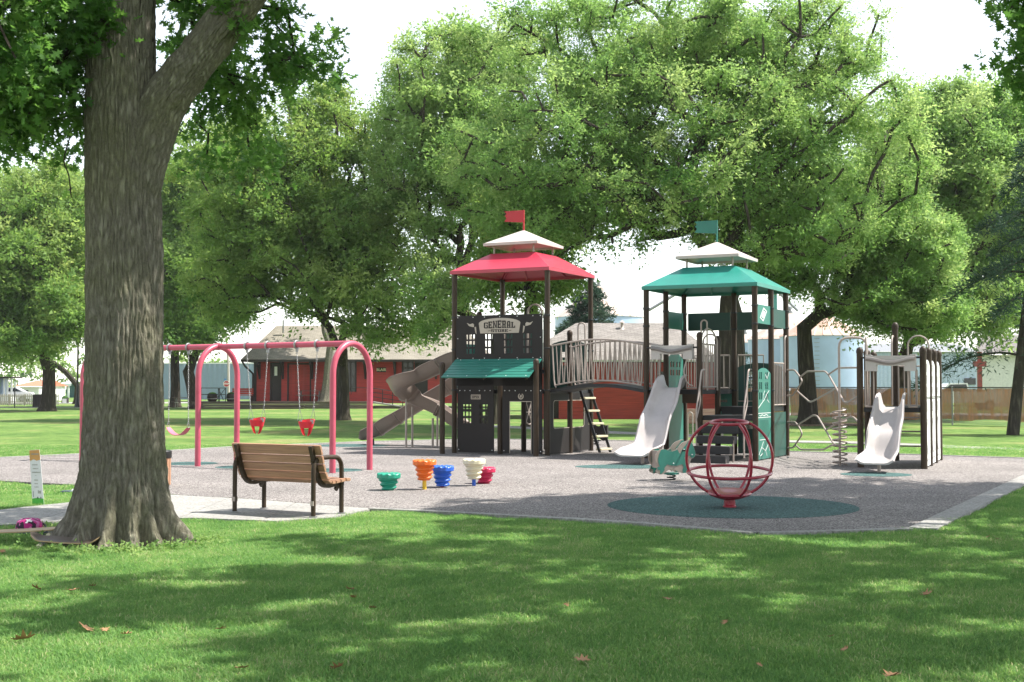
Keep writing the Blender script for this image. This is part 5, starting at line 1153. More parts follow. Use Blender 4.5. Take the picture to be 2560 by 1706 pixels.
# ================================================================== BUILDINGS AND BACKGROUND
def uv_quad_roof(name, quads, m, parent, thick=0.12):
    """roof faces with metre-scaled UVs; quads are lists of 3-4 points, first edge along the eave"""
    bm = bmesh.new(); uvl = bm.loops.layers.uv.new('UVMap')
    org = ORG.get(parent.name, Vector((0, 0, 0)))
    for q in quads:
        q = [Vector(p)-org for p in q]; e = (q[1]-q[0]).normalized(); nrm = (q[1]-q[0]).cross(q[-1]-q[0]).normalized(); f_ = nrm.cross(e)
        vs = [bm.verts.new(p) for p in q]; f = bm.faces.new(vs)
        for l in f.loops: d = l.vert.co-q[0]; l[uvl].uv = (d.dot(e), d.dot(f_))
    me = bpy.data.meshes.new(name); bm.to_mesh(me); bm.free(); me.materials.append(m); return newobj(name, me, parent)
def bpart(name, m, parent, *boxes, bevel=0.0):
    mb = MB()
    for b in boxes: mb.box(*b)
    return mb.build(name, m, parent, bevel=bevel)
# ---- station
st_y = 92.0
sta = thing('station_building', 'long red wooden railway station with tan shingled roof and dark bracketed eaves', 'building', (-10, st_y+4, 0), 0, None, True)
def X(px, Y): return (px-1280)/FPX*Y
def Z(py, Y): return P(1280, py, Y).z
xl, xr = X(637, st_y), X(1232, st_y); zt, zf = Z(905, st_y), Z(1003, st_y-0.5)
def clap_wall(name, x0, x1, y, z0, z1, openings, m, parent, board=0.16, depth=0.25):
    """lapped boards, cut round the openings"""
    wall = newobj(name, None, parent); n = int((z1-z0)/board)
    bpart('wall_core', m, wall, (x0, x1, y+0.03, y+depth, z0, z1)) if not openings else None
    mb = MB()
    cuts = sorted(openings, key=lambda o: o[0])
    if openings:
        px = x0
        for o in cuts:
            mb.box(px, o[0], y+0.02, y+depth, z0, z1)
            if o[3] < z1: mb.box(o[0], o[1], y+0.02, y+depth, o[3], z1)
            if o[2] > z0: mb.box(o[0], o[1], y+0.02, y+depth, z0, o[2])
            px = o[1]
        mb.box(px, x1, y+0.02, y+depth, z0, z1)
        mb.build('wall_core', m, wall)
    mb = MB()
    for k in range(n):
        za, zb = z0+board*k, z0+board*(k+1)-0.01; segs = [(x0, x1)]
        for o in cuts:
            if o[2] < zb and o[3] > za:
                ns = []
                for s in segs:
                    if o[1] <= s[0] or o[0] >= s[1]: ns.append(s)
                    else:
                        if o[0] > s[0]: ns.append((s[0], o[0]))
                        if o[1] < s[1]: ns.append((o[1], s[1]))
                segs = ns
        for s in segs:
            if s[1]-s[0] < 0.02: continue
            mb.add([(s[0], y-0.012, za), (s[1], y-0.012, za), (s[1], y+0.008, zb), (s[0], y+0.008, zb), (s[0], y+0.021, za), (s[1], y+0.021, za)], [(0, 1, 2, 3), (0, 4, 5, 1)])
    o = mb.build('boards', m, wall); o['kind'] = 'stuff'
    return wall
ops = [(X(679, st_y), X(700, st_y), zf, Z(910, st_y)), (X(722, st_y), X(775, st_y), zf, Z(912, st_y)), (X(865, st_y), X(888, st_y), Z(980, st_y), Z(905, st_y)),
       (X(1008, st_y), X(1031, st_y), Z(935, st_y), Z(906, st_y)), (X(1040, st_y), X(1066, st_y), zf, Z(908, st_y)), (X(1110, st_y), X(1135, st_y), Z(960, st_y), Z(908, st_y))]
clap_wall('front_wall', xl, xr, st_y, 0.35, zt, ops, M['redwood'], sta)
bpart('side_wall', M['redwood'], sta, (xl, xl+0.2, st_y+0.26, st_y+8, 0.3, zt), (xr-0.2, xr, st_y+0.26, st_y+8, 0.3, zt), (xl+0.21, xr-0.21, st_y+7.8, st_y+8, 0.3, zt))
bpart('corner_trim', M['darktrim'], sta, (xl-0.06, xl+0.14, st_y-0.06, st_y-0.015, 0.35, zt)); bpart('corner_trim', M['darktrim'], sta, (xr-0.14, xr+0.06, st_y-0.06, st_y-0.015, 0.35, zt))
for i, (a, b, z0, z1) in enumerate(ops):
    kind = 'window' if i in (2, 3, 5) else 'door'
    w_ = newobj(kind, None, sta); t = 0.10
    bpart('frame', M['darktrim'], w_, (a-t, a, st_y-0.05, st_y+0.1, z0, z1+t), (b, b+t, st_y-0.05, st_y+0.1, z0, z1+t), (a, b, st_y-0.05, st_y+0.1, z1, z1+t))
    if kind == 'window':
        bpart('pane', M['window'], w_, (a, b, st_y+0.08, st_y+0.1, z0, z1)); zm = (z0+z1)/2
        bpart('sash', M['darktrim'], w_, (a, b, st_y+0.03, st_y+0.07, zm-0.04, zm+0.04), ((a+b)/2-0.03, (a+b)/2+0.03, st_y+0.03, st_y+0.07, z0, zm-0.041), ((a+b)/2-0.03, (a+b)/2+0.03, st_y+0.03, st_y+0.07, zm+0.041, z1))
    elif i == 1:
        nb = 7
        for k in range(nb):
            xa = a+(b-a)*k/nb; bpart('door_board', M['redwood'], w_, (xa+0.01, xa+(b-a)/nb-0.01, st_y+0.06, st_y+0.1, z0, z1))
    else:
        bpart('door_leaf', M['darktrim'], w_, (a, b, st_y+0.06, st_y+0.1, z0, z1)); bpart('pane', M['white'] if i == 0 else M['window'], w_, (a+0.2, b-0.2, st_y+0.045, st_y+0.058, z1-0.85, z1-0.2))
for px in (650, 708, 781, 850, 914, 988, 1090, 1160, 1215):
    x = X(px, st_y); mb = MB(); mb.box(x-0.07, x+0.07, st_y-0.14, st_y-0.06, zt-1.25, zt-0.02); mb.box(x-0.07, x+0.07, st_y-1.15, st_y-0.14, zt-0.15, zt-0.02)
    mb.obox((x, st_y-0.58, zt-0.60), (1, 0, 0), (0, -0.95, 1.0), (0, 1, 0.95), 0.12, 1.25, 0.12); mb.build('eave_bracket', M['darktrim'], sta)
sgn = bpart('name_board', M['darktrim'], sta, (X(942, st_y), X(965, st_y), st_y-0.07, st_y-0.03, Z(931, st_y), Z(919, st_y)))
text_mesh('BLAIR', 0.27, frame(((X(942, st_y)+X(965, st_y))/2, st_y-0.075, (Z(931, st_y)+Z(919, st_y))/2), (1, 0, 0), (0, 0, 1)), -0.002, 0.004, 0.006).build('lettering', M['cream'], sgn)
ex0, ex1, ey0, ey1, ez = X(602, 90.8), X(1240, 90.8), st_y-1.2, st_y+9.2, Z(899, 90.8)
rz_ = Z(815, st_y+4); rx0, rx1, ry = X(690, st_y+4), xr-2.4, st_y+4.0
uv_quad_roof('roof', [[(ex0, ey0, ez), (ex1, ey0, ez), (rx1, ry, rz_), (rx0, ry, rz_)], [(ex1, ey1, ez), (ex0, ey1, ez), (rx0, ry, rz_), (rx1, ry, rz_)], [(ex0, ey1, ez), (ex0, ey0, ez), (rx0, ry, rz_)], [(ex1, ey0, ez), (ex1, ey1, ez), (rx1, ry, rz_)]], M['shingle'], sta)
bpart('eave_fascia', M['darktrim'], sta, (ex0, ex1, ey0-0.03, ey0+0.05, ez-0.16, ez-0.004), (ex0-0.03, ex0+0.05, ey0+0.06, ey1, ez-0.16, ez-0.004), (ex0+0.06, ex1, ey0+0.06, ey1, ez-0.14, ez-0.08))
MB().tube([(ex0+0.1, ey0, ez-0.15), (ex0+0.3, ey0+0.1, ez-0.5), (xl-0.1, st_y-0.15, ez-1.0), (xl-0.1, st_y-0.15, 0.5)], 0.07, 8).build('downpipe', M['darktrim'], sta)
bpart('vent_stack', M['steel'], sta, (X(706, 94.5), X(709, 94.5), 94.4, 94.6, rz_-0.6, rz_+0.35))
# platform
pl = thing('station_platform', 'weathered timber platform with steps and ramp in front of the red station', 'platform', (-14, 90.5, 0), 0, None, True)
zp = zf-0.02; px0, px1 = X(485, 90), X(933, 90)
for k in range(3): bpart('edge_board', M['weathered'], pl, (px0, px1, 89.5, 89.56, zp-0.02-0.17*(k+1)+0.015, zp-0.02-0.17*k))
bpart('platform_deck', M['weathered'], pl, (px0-0.05, px1, 89.44, 93.5, zp-0.018, zp))
for k in range(3): bpart('step', M['weathered'], pl, (X(596, 89), X(762, 89), 89.44-0.3*(k+1), 89.43-0.3*k, zp-0.13*(k+1)-0.03, zp-0.13*(k+1)))
mb = MB(); ra, rb2 = Vector((px1, 89.7, zp)), Vector((X(1032, 89.7), 89.7, 0.06))
mb.add([ra, rb2, rb2+Vector((0, 1.4, 0)), ra+Vector((0, 1.4, 0)), ra-EZ*.12, rb2-EZ*.05, rb2+Vector((0, 1.4, -.05)), ra+Vector((0, 1.4, -.12))], [(0, 1, 2, 3), (7, 6, 5, 4), (0, 4, 5, 1), (2, 6, 7, 3), (1, 5, 6, 2), (0, 3, 7, 4)]); mb.build('ramp', M['concrete'], pl)
bpart('ramp_wall', M['weathered'], pl, (px1+0.05, px1+2.2, 89.85, 89.95, 0, zp-0.28))
mb = MB()
for z in (0.35, 0.65, 0.95): mb.tube([ra+EZ*z, rb2+EZ*z], 0.025, 6)
for t in (0, .25, .5, .75, 1): q = ra.lerp(rb2, t); mb.tube([q, q+EZ*0.97], 0.03, 6)
mb.tube([ra+EZ*.95, ra+Vector((-1.5, 0, .98)), ra+Vector((-1.5, 0, .5))], 0.025, 6)
mb.build('ramp_railing', M['black'], pl)
for x0_, x1_, s in ((X(505, 90), X(548, 90), 1), (X(551, 90), X(566, 90), -1)):
    mb = MB()
    for z in (0.5, 0.95): mb.tube([(x0_, 89.8, zp+z), (x1_, 89.8, zp+z)], 0.025, 6)
    for x in (x0_, x1_): mb.tube([(x, 89.8, zp), (x, 89.8, zp+0.97)], 0.03, 6)
    mb.tube([(x1_, 89.8, zp+0.95), (x1_+0.5*s, 89.2, 0.6)], 0.025, 6)
    mb.build('railing', M['black'], pl)
for px, lab in ((529, 'dark barrel planter on the station platform, left of the steps'), (577, 'dark barrel planter on the station platform beside the plank bench')):
    t = thing('barrel_planter', lab, 'planter', (X(px, 90), 90.3, zp), 0, 'planters on the platform')
    MB().lathe([(0.28, 0), (0.36, 0.2), (0.37, 0.32), (0.33, 0.55), (0.30, 0.55)], 16).build('barrel', M['darktrim'], t, auto=True)
    MB().lathe([(0.362, 0.16), (0.372, 0.17), (0.378, 0.22), (0.368, 0.23)], 16).build('hoop', M['steel'], t)
    MB().lathe([(0.30, 0.5), (0.22, 0.62), (0.05, 0.66)], 12).build('plants', M['leafB'], t)
t = thing('platform_bench', 'plank-backed bench on the station platform by the red wall', 'bench', (X(607, 90.8), 90.9, zp), 0)
for k in range(3): bpart('back_board', M['redwood'], t, (-0.75, 0.75, -0.02, 0.02, 0.5+0.15*k, 0.63+0.15*k))
bpart('seat', M['redwood'], t, (-0.75, 0.75, -0.5, -0.04, 0.42, 0.46)); bpart('leg', M['black'], t, (-0.7, -0.62, -0.48, 0.0, 0, 0.42)); bpart('leg', M['black'], t, (0.62, 0.7, -0.48, 0.0, 0, 0.42))
def picnic(label, loc, rz, w=1.8, m='weathered'):
    t = thing('picnic_table', label, 'table', loc, rz, 'picnic tables')
    for k in range(5): bpart('top_board', M[m], t, (-w/2, w/2, -0.36+0.147*k, -0.36+0.147*k+0.135, 0.72, 0.76))
    for y in (-0.75, 0.60): bpart('seat', M[m], t, (-w/2, w/2, y, y+0.24, 0.42, 0.46))
    for x in (-w/2+0.25, w/2-0.25):
        mb = MB(); mb.obox((x, -0.33, 0.36), (1, 0, 0), (0, 0.42, 0.72), (0, 1, 0), 0.05, 0.83, 0.07); mb.obox((x, 0.33, 0.36), (1, 0, 0), (0, -0.42, 0.72), (0, 1, 0), 0.05, 0.83, 0.07); mb.box(x-0.03, x+0.03, -0.74, 0.83, 0.36, 0.42)
        mb.build('leg_frame', M['steel'], t)
picnic('picnic table with steel legs on the station platform behind the forked tree', (X(775, 90.8), 91.0, zp), 0.0)
picnic('dark picnic table on the grass left of the station platform', (X(460, 93), 93.5, 0), 0.1)
# ---- washroom building
wy = 61.8; wash = thing('washroom_building', 'low red sided building with grey shingled hip roof behind the bridge', 'building', (5, wy+4, 0), 0, None, True)
wx0, wx1, wz = 0.7, X(1788, wy), 2.72
clap_wall('front_wall', wx0, wx1, wy, 0.0, wz, [(X(1374, wy), X(1397, wy), 0.02, 2.1), (X(1645, wy), X(1665, wy), 1.75, 2.3)], M['redwood_washroom'], wash, 0.19)
bpart('door_leaf', M['darktrim'], wash, (X(1374, wy), X(1397, wy), wy+0.12, wy+0.16, 0.02, 2.1)); bpart('window', M['window'], wash, (X(1645, wy), X(1665, wy), wy+0.12, wy+0.16, 1.75, 2.3))
bpart('side_wall', M['redwood_washroom'], wash, (wx0, wx0+0.2, wy+0.26, wy+8, 0, wz), (wx1-0.2, wx1, wy+0.26, wy+8, 0, wz), (wx0+0.21, wx1-0.21, wy+7.8, wy+8, 0, wz))
a0, a1, b0, b1, ez2 = wx0-0.6, X(1802, wy-0.6), wy-0.6, wy+8.6, Z(900, wy-0.6); rz2 = Z(808, wy+3.9)
uv_quad_roof('roof', [[(a0, b0, ez2), (a1, b0, ez2), (X(1690, wy+3.9), wy+3.9, rz2), (a0+3.2, wy+3.9, rz2)], [(a1, b1, ez2), (a0, b1, ez2), (a0+3.2, wy+3.9, rz2), (X(1690, wy+3.9), wy+3.9, rz2)], [(a0, b1, ez2), (a0, b0, ez2), (a0+3.2, wy+3.9, rz2)], [(a1, b0, ez2), (a1, b1, ez2), (X(1690, wy+3.9), wy+3.9, rz2)]], M['shingle2'], wash)
bpart('eave_fascia', M['white'], wash, (a0, a1, b0-0.03, b0+0.03, ez2-0.09, ez2-0.004)); bpart('soffit', M['darktrim'], wash, (a0, a1, b0+0.031, b1, ez2-0.09, ez2-0.05))
vp = P(1555, 822, wy+3.2); mb = MB(); mb.lathe([(0.28, -0.22), (0.10, 0.02), (0.075, 0.06), (0.075, 0.30), (0.15, 0.31), (0.02, 0.42)], 14, vp); mb.build('roof_vent', M['tanroof'], wash, auto=True)
# ---- warehouse
wh = thing('warehouse', 'plain blue-grey metal warehouse left of the station', 'building', (X(525, 150), 155, 0), 0, None, True)
q0, q1, qz = X(405, 150), X(655, 150), Z(910, 150)
n = int((q1-q0)/0.6)
mb = MB(); rows = []
for k in range(n*4+1):
    x = q0+0.15*k; y = 150+(0.0 if k % 4 in (0, 1) else 0.05); rows.append([Vector((x, y, 0)), Vector((x, y, qz))])
mb.sheet(rows); mb.build('ribbed_wall', M['bluegrey'], wh)
bpart('body', M['bluegrey'], wh, (q0, q1, 150.08, 175, 0, qz-0.01)); bpart('parapet', M['white'], wh, (q0-0.1, q1+0.1, 149.9, 150.0, qz, qz+0.12))
# ---- houses at the far left
hs = thing('white_house', 'low white house with orange-red roof beyond the picket fence', 'house', (X(65, 135), 139, 0), 0, None, True)
h0, h1 = X(44, 135), X(98, 135)
bpart('wall', M['white'], hs, (h0, h1, 135, 143, 0, Z(968, 135)))
mb = MB(); zz = Z(966, 135); za = Z(952, 139); mb.add([(h0-0.4, 134.5, zz), (h1+0.2, 134.5, zz), (h1+.2, 139, za), (h0+0.6, 139, za), (h0-0.4, 143.5, zz), (h1+0.2, 143.5, zz)], [(0, 1, 2, 3), (3, 2, 5, 4), (0, 3, 4), (1, 5, 2), (0, 4, 5, 1)]); mb.build('roof', mat('orange_tile', (0.5, 0.16, 0.09), 0.8), hs)
bpart('window', M['window'], hs, (X(62, 135), X(72, 135), 134.97, 134.99, Z(984, 135), Z(976, 135)))
hg = thing('grey_house', 'blue-grey house corner with white porch posts at the left edge', 'house', (X(-10, 118), 121, 0), 0, None, True)
bpart('wall', M['bluegrey'], hg, (X(-70, 118), X(7, 118), 118, 119.2, 0, Z(946, 118)))
for px in (9, 17, 27): bpart('porch_post', M['white'], hg, (X(px, 117), X(px, 117)+0.13, 117, 117.13, 0, Z(946, 117)))
bpart('porch_roof', M['darktrim'], hg, (X(-75, 117), X(33, 117), 116.5, 119.3, Z(946, 117), Z(942, 117))); bpart('porch_deck', M['white'], hg, (X(7, 117), X(30, 117), 116.8, 118, 0, 0.6))
cp = thing('canopy_shed', 'pale metal canopy building beyond the lamp post', 'building', (X(165, 170), 172, 0), 0, None, True)
c0_, c1_ = X(134, 170), X(192, 170)
mb = MB(); mb.add([(c0_, 168, Z(962, 170)), (c1_, 168, Z(958, 170)), (c1_, 176, Z(948, 170)), (c0_, 176, Z(954, 170))], [(0, 1, 2, 3)]); mb.add([(c0_, 168, Z(962, 170)-.35), (c1_, 168, Z(958, 170)-.35), (c1_, 168, Z(958, 170)), (c0_, 168, Z(962, 170))], [(0, 1, 2, 3)]); mb.build('roof', M['white'], cp)
for px in (136, 152, 170, 190): bpart('column', M['white'], cp, (X(px, 168.5), X(px, 168.5)+0.2, 168.4, 168.6, 0, 2))
bpart('back_wall', mat('teal_wall', (0.05, 0.14, 0.15), 0.6), cp, (c0_, c1_, 175, 176, 0, 1.9))
# ---- picket fence
pf = thing('picket_fence', 'weathered wooden picket fence at the far left', 'fence', (X(60, 104), 104, 0), 0, None, True)
mb = MB(); x = X(-60, 104)
while x < X(147, 104):
    if not (False): mb.add([(x, 104, 0.05), (x+0.09, 104, 0.05), (x+0.09, 104, 0.88), (x+0.045, 104, 0.96), (x, 104, 0.88), (x, 104.02, 0.05), (x+0.09, 104.02, 0.05), (x+0.09, 104.02, 0.88), (x+0.045, 104.02, 0.96), (x, 104.02, 0.88)], [(0, 1, 2, 3, 4), (9, 8, 7, 6, 5), (0, 5, 6, 1), (1, 6, 7, 2), (2, 7, 8, 3), (3, 8, 9, 4), (4, 9, 5, 0)])
    x += 0.155
tag(mb.build('pickets', M['picket'], pf), kind='stuff')
for z in (0.25, 0.72): bpart('rail', M['picket'], pf, (X(-60, 104), X(147, 104), 104.021, 104.06, z, z+0.08))
for k in range(6): x = X(-55, 104)+k*1.25*(FPX/FPX); bpart('fence_post', M['picket'], pf, (x, x+0.1, 104.061, 104.16, 0, 0.92))
bn = thing('brown_bin', 'dark brown wooden bin enclosure beside the far-left tree', 'bin', (X(95, 96), 96.5, 0), 0, None, True)
for k in range(6): a_ = X(82, 96); w_ = (X(110, 96)-a_)/6; bpart('board', M['darktrim'], bn, (a_+w_*k+0.01, a_+w_*(k+1)-0.01, 96, 96.05, 0.0, Z(988, 96)))
bpart('box', M['darktrim'], bn, (a_, X(110, 96), 96.06, 97, 0, Z(988, 96)-0.02)); bpart('lid', M['black'], bn, (a_-0.05, X(110, 96)+0.05, 95.95, 97.05, Z(988, 96), Z(986.5, 96)))
pt = thing('flower_planter', 'small white planter box with a green plant by the far path', 'planter', (X(164, 118), 118, 0), 0)
bpart('box', M['white'], pt, (-0.2, 0.2, -0.2, 0.2, 0, 0.42)); bpart('post', M['darktrim'], pt, (-0.27, -0.2, -0.2, 0.2, 0, 0.5)); bpart('post', M['darktrim'], pt, (0.2, 0.27, -0.2, 0.2, 0, 0.5)); MB().lathe([(0.22, 0.42), (0.3, 0.52), (0.2, 0.65), (0.05, 0.7)], 10).build('plant', M['leafA'], pt)
lp_ = thing('lamp_post', 'black park lamp post just left of the big trunk', 'lamp post', (X(194.6, 95), 95, 0), 0)
MB().lathe([(0.22, 0), (0.22, 0.15), (0.14, 0.3), (0.10, 0.8), (0.075, 1.0), (0.06, 4.6), (0.09, 4.65), (0.09, 4.75)], 14).build('pole', M['black'], lp_, auto=True)
MB().lathe([(0.10, 4.75), (0.22, 5.0), (0.22, 5.25), (0.05, 5.5), (0.02, 5.62)], 14).build('lantern', M['black'], lp_, auto=True)
sg = thing('sign_post', 'thin dark post with narrow white sign in front of the picket fence', 'sign', (X(38, 92), 92, 0), 0)
bpart('post', M['black'], sg, (-0.03, 0.03, -0.03, 0.03, 0, Z(952, 92))); bpart('plate', M['white'], sg, (-0.07, 0.10, -0.05, -0.031, Z(968, 92), Z(954, 92)))
# stop sign on a wooden pole
ss = thing('stop_sign', 'red stop sign on a pale utility pole in front of the warehouse', 'sign', (X(567, 142), 142, 0), 0)
MB().tube([(0.22, 0.1, 0), (0.16, 0.1, 4), (-0.12, 0.1, 7.3)], [0.15, 0.13, 0.11], 10).build('pole', M['picket'], ss, smooth=True)
zc = Z(960, 142); oc = lambda r: [(r*math.cos(PI/8+k*PI/4), r*math.sin(PI/8+k*PI/4)) for k in range(8)]
fs_ = frame((0, -0.08, zc), (1, 0, 0), (0, 0, 1))
MB().prism(oc(0.38), fs_, -0.01, 0.0).build('border', M['white'], ss); MB().prism(oc(0.34), fs_, 0.001, 0.006).build('plate', M['redflag'], ss)
text_mesh('STOP', 0.26, fs_, 0.0065, 0.009, 0.012).build('lettering', M['white'], ss)
bpart('street_plate', mat('street_blue', (0.05, 0.2, 0.5), 0.5), ss, (-0.25, -0.03, -0.09, -0.07, zc+0.42, zc+0.58))
# ---- grain bins and elevator
def bin_(label, x, y, r, zw, za, rust, seed):
    t = thing('grain_bin', label, 'grain bin', (x, y, 0), 0, 'grain bins beyond the fence')
    prof = []; z = 0.0
    while z < zw: prof += [(r, z), (r+0.008, z+0.12)]; z += 0.24
    prof.append((r, zw)); MB().lathe(prof, 56).build('wall', M['silo'], t, smooth=True)
    m, nt, b = nodes_of('bin_roof'); tc = N(nt, 'ShaderNodeTexCoord'); n1 = N(nt, 'ShaderNodeTexNoise', Scale=0.9, Detail=8.0); nt.links.new(tc.outputs['Object'], n1.inputs['Vector'])
    r_ = ramp(nt, [(0.3, (0.50, 0.47, 0.45)), (0.3+0.3*(1-rust), (0.46, 0.36, 0.30)), (0.75, (0.42, 0.20, 0.12))]); nt.links.new(n1.outputs['Fac'], r_.inputs['Fac']); nt.links.new(r_.outputs['Color'], b.inputs['Base Color']); b.inputs['Roughness'].default_value = 0.6
    nseg = 28; rows = []
    for k in range(nseg+1):
        a = 2*PI*k/nseg
        for da, dz in ((0, 0), (0.02, 0.06), (0.05, 0.0)):
            rows.append([Vector(((r+0.12)*math.cos(a+da), (r+0.12)*math.sin(a+da), zw-0.02+dz)), Vector((0.3*math.cos(a+da), 0.3*math.sin(a+da), za+dz*0.3))])
    mb = MB(); mb.sheet([q[::-1] for q in rows]); mb.build('roof', m, t)
    MB().lathe([(0.32, za-0.05), (0.32, za+0.2), (0.18, za+0.25), (0.18, za+0.4), (0.3, za+0.42), (0.28, za+0.62), (0.02, za+0.7)], 14).build('cap', M['steel'], t, auto=True)
    # ladder and hatch
    mb = MB(); an = -PI/2-0.35
    for k in range(int(zw/0.35)): mb.obox(((r+0.08)*math.cos(an), (r+0.08)*math.sin(an), 0.3+0.35*k), (-math.sin(an), math.cos(an), 0), (0, 0, 1), (1, 0, 0), 0.4, 0.04, 0.04)
    mb.build('ladder', M['steel'], t)['kind'] = 'stuff'; bpart('hatch_box', M['white'], t, (-r*0.68, -r*0.68+0.35, -r*0.76-0.2, -r*0.76+0.1, 1.3, 1.9))
    return t
bin_('pale blue grain bin with rusty cone roof, right of the mulched tree', X(2055, 110), 110, 3.5, Z(842, 110), Z(782, 110), 0.9, 1)
bin_('pale blue grain bin with white cone roof, behind the green tower', X(1975, 121), 121, 3.9, Z(850, 121), Z(784, 121), 0.3, 2)
bin_('big pale grain bin with ribbed cone roof, half hidden by the spruce', X(1500, 150), 152, 5.2, Z(795, 152), Z(716, 152), 0.0, 3)
bin_('narrow pale bin seen between the green tower posts', X(1862, 140), 140, 2.2, Z(858, 140), Z(836, 140), 0.0, 4)
el = thing('grain_elevator', 'green elevator leg with grey spout pipes behind the green-roofed tower', 'grain elevator', (X(1939, 135), 135, 0), 0, None, True)
MB().box(X(1935, 135), X(1943, 135), 134.8, 135.1, 0, Z(560, 135)).build('leg', M['tealmetal'], el)
for a_, b_, r_ in (((1622, 776), (1850, 640), 0.16), ((1850, 640), (1995, 778), 0.14), ((1939, 560), (1990, 776), 0.04), ((1939, 600), (2060, 780), 0.04)):
    MB().tube([P(a_[0], a_[1], 135), P(b_[0], b_[1], 135)], r_, 8).build('spout', M['steel'], el)
wb = thing('white_barn', 'long pale metal building behind the fence at the right', 'building', (X(2300, 125), 130, 0), 0, None, True)
mb = MB(); rows = []; x = X(2160, 125)
while x < X(2452, 125): rows += [[Vector((x, 125, 0)), Vector((x, 125, Z(880, 125)))], [Vector((x+0.2, 125.04, 0)), Vector((x+0.2, 125.04, Z(880, 125)))]]; x += 0.4
mb.sheet(rows); mb.build('ribbed_wall', mat('pale_ribbed', (0.42, 0.49, 0.60), 0.5), wb)
mb = MB(); mb.add([(X(2155, 125), 124.5, Z(880, 125)), (X(2456, 125), 124.5, Z(880, 125)), (X(2456, 125), 133, Z(860, 133)), (X(2155, 125), 133, Z(860, 133))], [(0, 1, 2, 3)]); mb.build('roof', M['steel'], wb)
bpart('window', M['window'], wb, (X(2410, 125), X(2438, 125), 124.9, 124.98, Z(962, 125), Z(946, 125)))
wh2 = thing('sided_house', 'white lap-sided house with grey roof at the right edge behind the pine', 'house', (X(2520, 100), 104, 0), 0, None, True)
clap_wall('front_wall', X(2444, 100), X(2640, 100), 100, 0, Z(888, 100), [], mat('cream_siding', (0.62, 0.62, 0.55), 0.6), wh2, 0.2)
mb = MB(); mb.add([(X(2438, 99), 99.3, Z(886, 100)), (X(2650, 99), 99.3, Z(886, 100)), (X(2650, 99), 106, Z(838, 106)), (X(2450, 106), 106, Z(838, 106))], [(0, 1, 2, 3)]); mb.build('roof', M['shingle2'], wh2)
ra_ = thing('red_auger', 'red steel pole with square box beyond the fence', 'machinery', (X(2449, 92), 92, 0), 0, None, True)
M['rustred'] = mat('rusty_red_paint', (0.26, 0.045, 0.035), 0.7); MB().box(X(2445, 92), X(2454, 92), 91.9, 92.2, 0, Z(880, 92)).build('pole', M['rustred'], ra_); MB().box(X(2436, 92), X(2463, 92), 91.75, 92.35, Z(917, 92), Z(904, 92)).build('box', M['rustred'], ra_)
# ---- parked vehicles behind the fence
def car(label, loc, rz, col, kind='car', cat='car'):
    t = thing('parked_car', label, cat, loc, rz, 'vehicles parked beyond the fence'); m = mat('car_paint', col, 0.25, 0.1, 0.03, 2, coat=0.6)
    if kind == 'car': side = [(-2.15, .35), (-2.2, .75), (-2.0, .95), (-1.1, 1.0), (-0.5, 1.42), (0.7, 1.45), (1.5, 1.02), (2.1, .95), (2.2, .6), (2.15, .35)]
    else: side = [(-2.7, .5), (-2.7, 1.15), (-1.5, 1.2), (-0.9, 1.75), (0.3, 1.78), (0.45, 1.2), (2.6, 1.18), (2.65, .5)]
    mb = MB(); fr = frame((0, 0, 0), (1, 0, 0), (0, 0, 1)); curve_mesh([side], fr, -0.88, 0.88).build('body', m, t, bevel=0.06)
    gl = [(-0.98, 1.05), (-0.46, 1.36), (0.66, 1.38), (1.25, 1.05)] if kind == 'car' else [(-1.35, 1.25), (-0.82, 1.68), (0.22, 1.7), (0.32, 1.25)]
    for s in (-1, 1): curve_mesh([gl], fr, s*0.885-0.006, s*0.885+0.006).build('side_window', M['window'], t)
    for x in (-1.35, 1.35) if kind == 'car' else (-1.75, 1.7):
        for y in (-0.8, 0.8):
            w_ = MB(); w_.tube([(x, y-0.11, 0.34), (x, y+0.11, 0.34)], 0.34, 18); w_ = w_.build('wheel', M['black'], t, auto=True); q = MB(); q.tube([(x, y-0.125, 0.34), (x, y+0.125, 0.34)], 0.2, 14); q.build('rim', M['steel'], w_)
    for y in (-0.6, 0.6): MB().box(-2.23 if kind == 'car' else -2.73, -2.1 if kind == 'car' else -2.6, y-0.18, y+0.18, 0.62, 0.78).build('headlight', M['white'], t)
    return t
car('white car parked beyond the mesh fence, left of the small slide tower', (X(1990, 84), 84, 0), 0.05, (0.7, 0.7, 0.72))
car('white pickup truck beyond the mesh fence at the right', (X(2395, 84), 84, 0), 0.0, (0.72, 0.72, 0.72), 'pickup', 'pickup truck')
car('dark grey car beyond the mesh fence behind the small slide tower', (X(2230, 90), 90, 0), 0.0, (0.05, 0.06, 0.07))
car('white car parked by the low house beyond the picket fence', (X(25, 124), 124, 0), 0.2, (0.7, 0.7, 0.7))
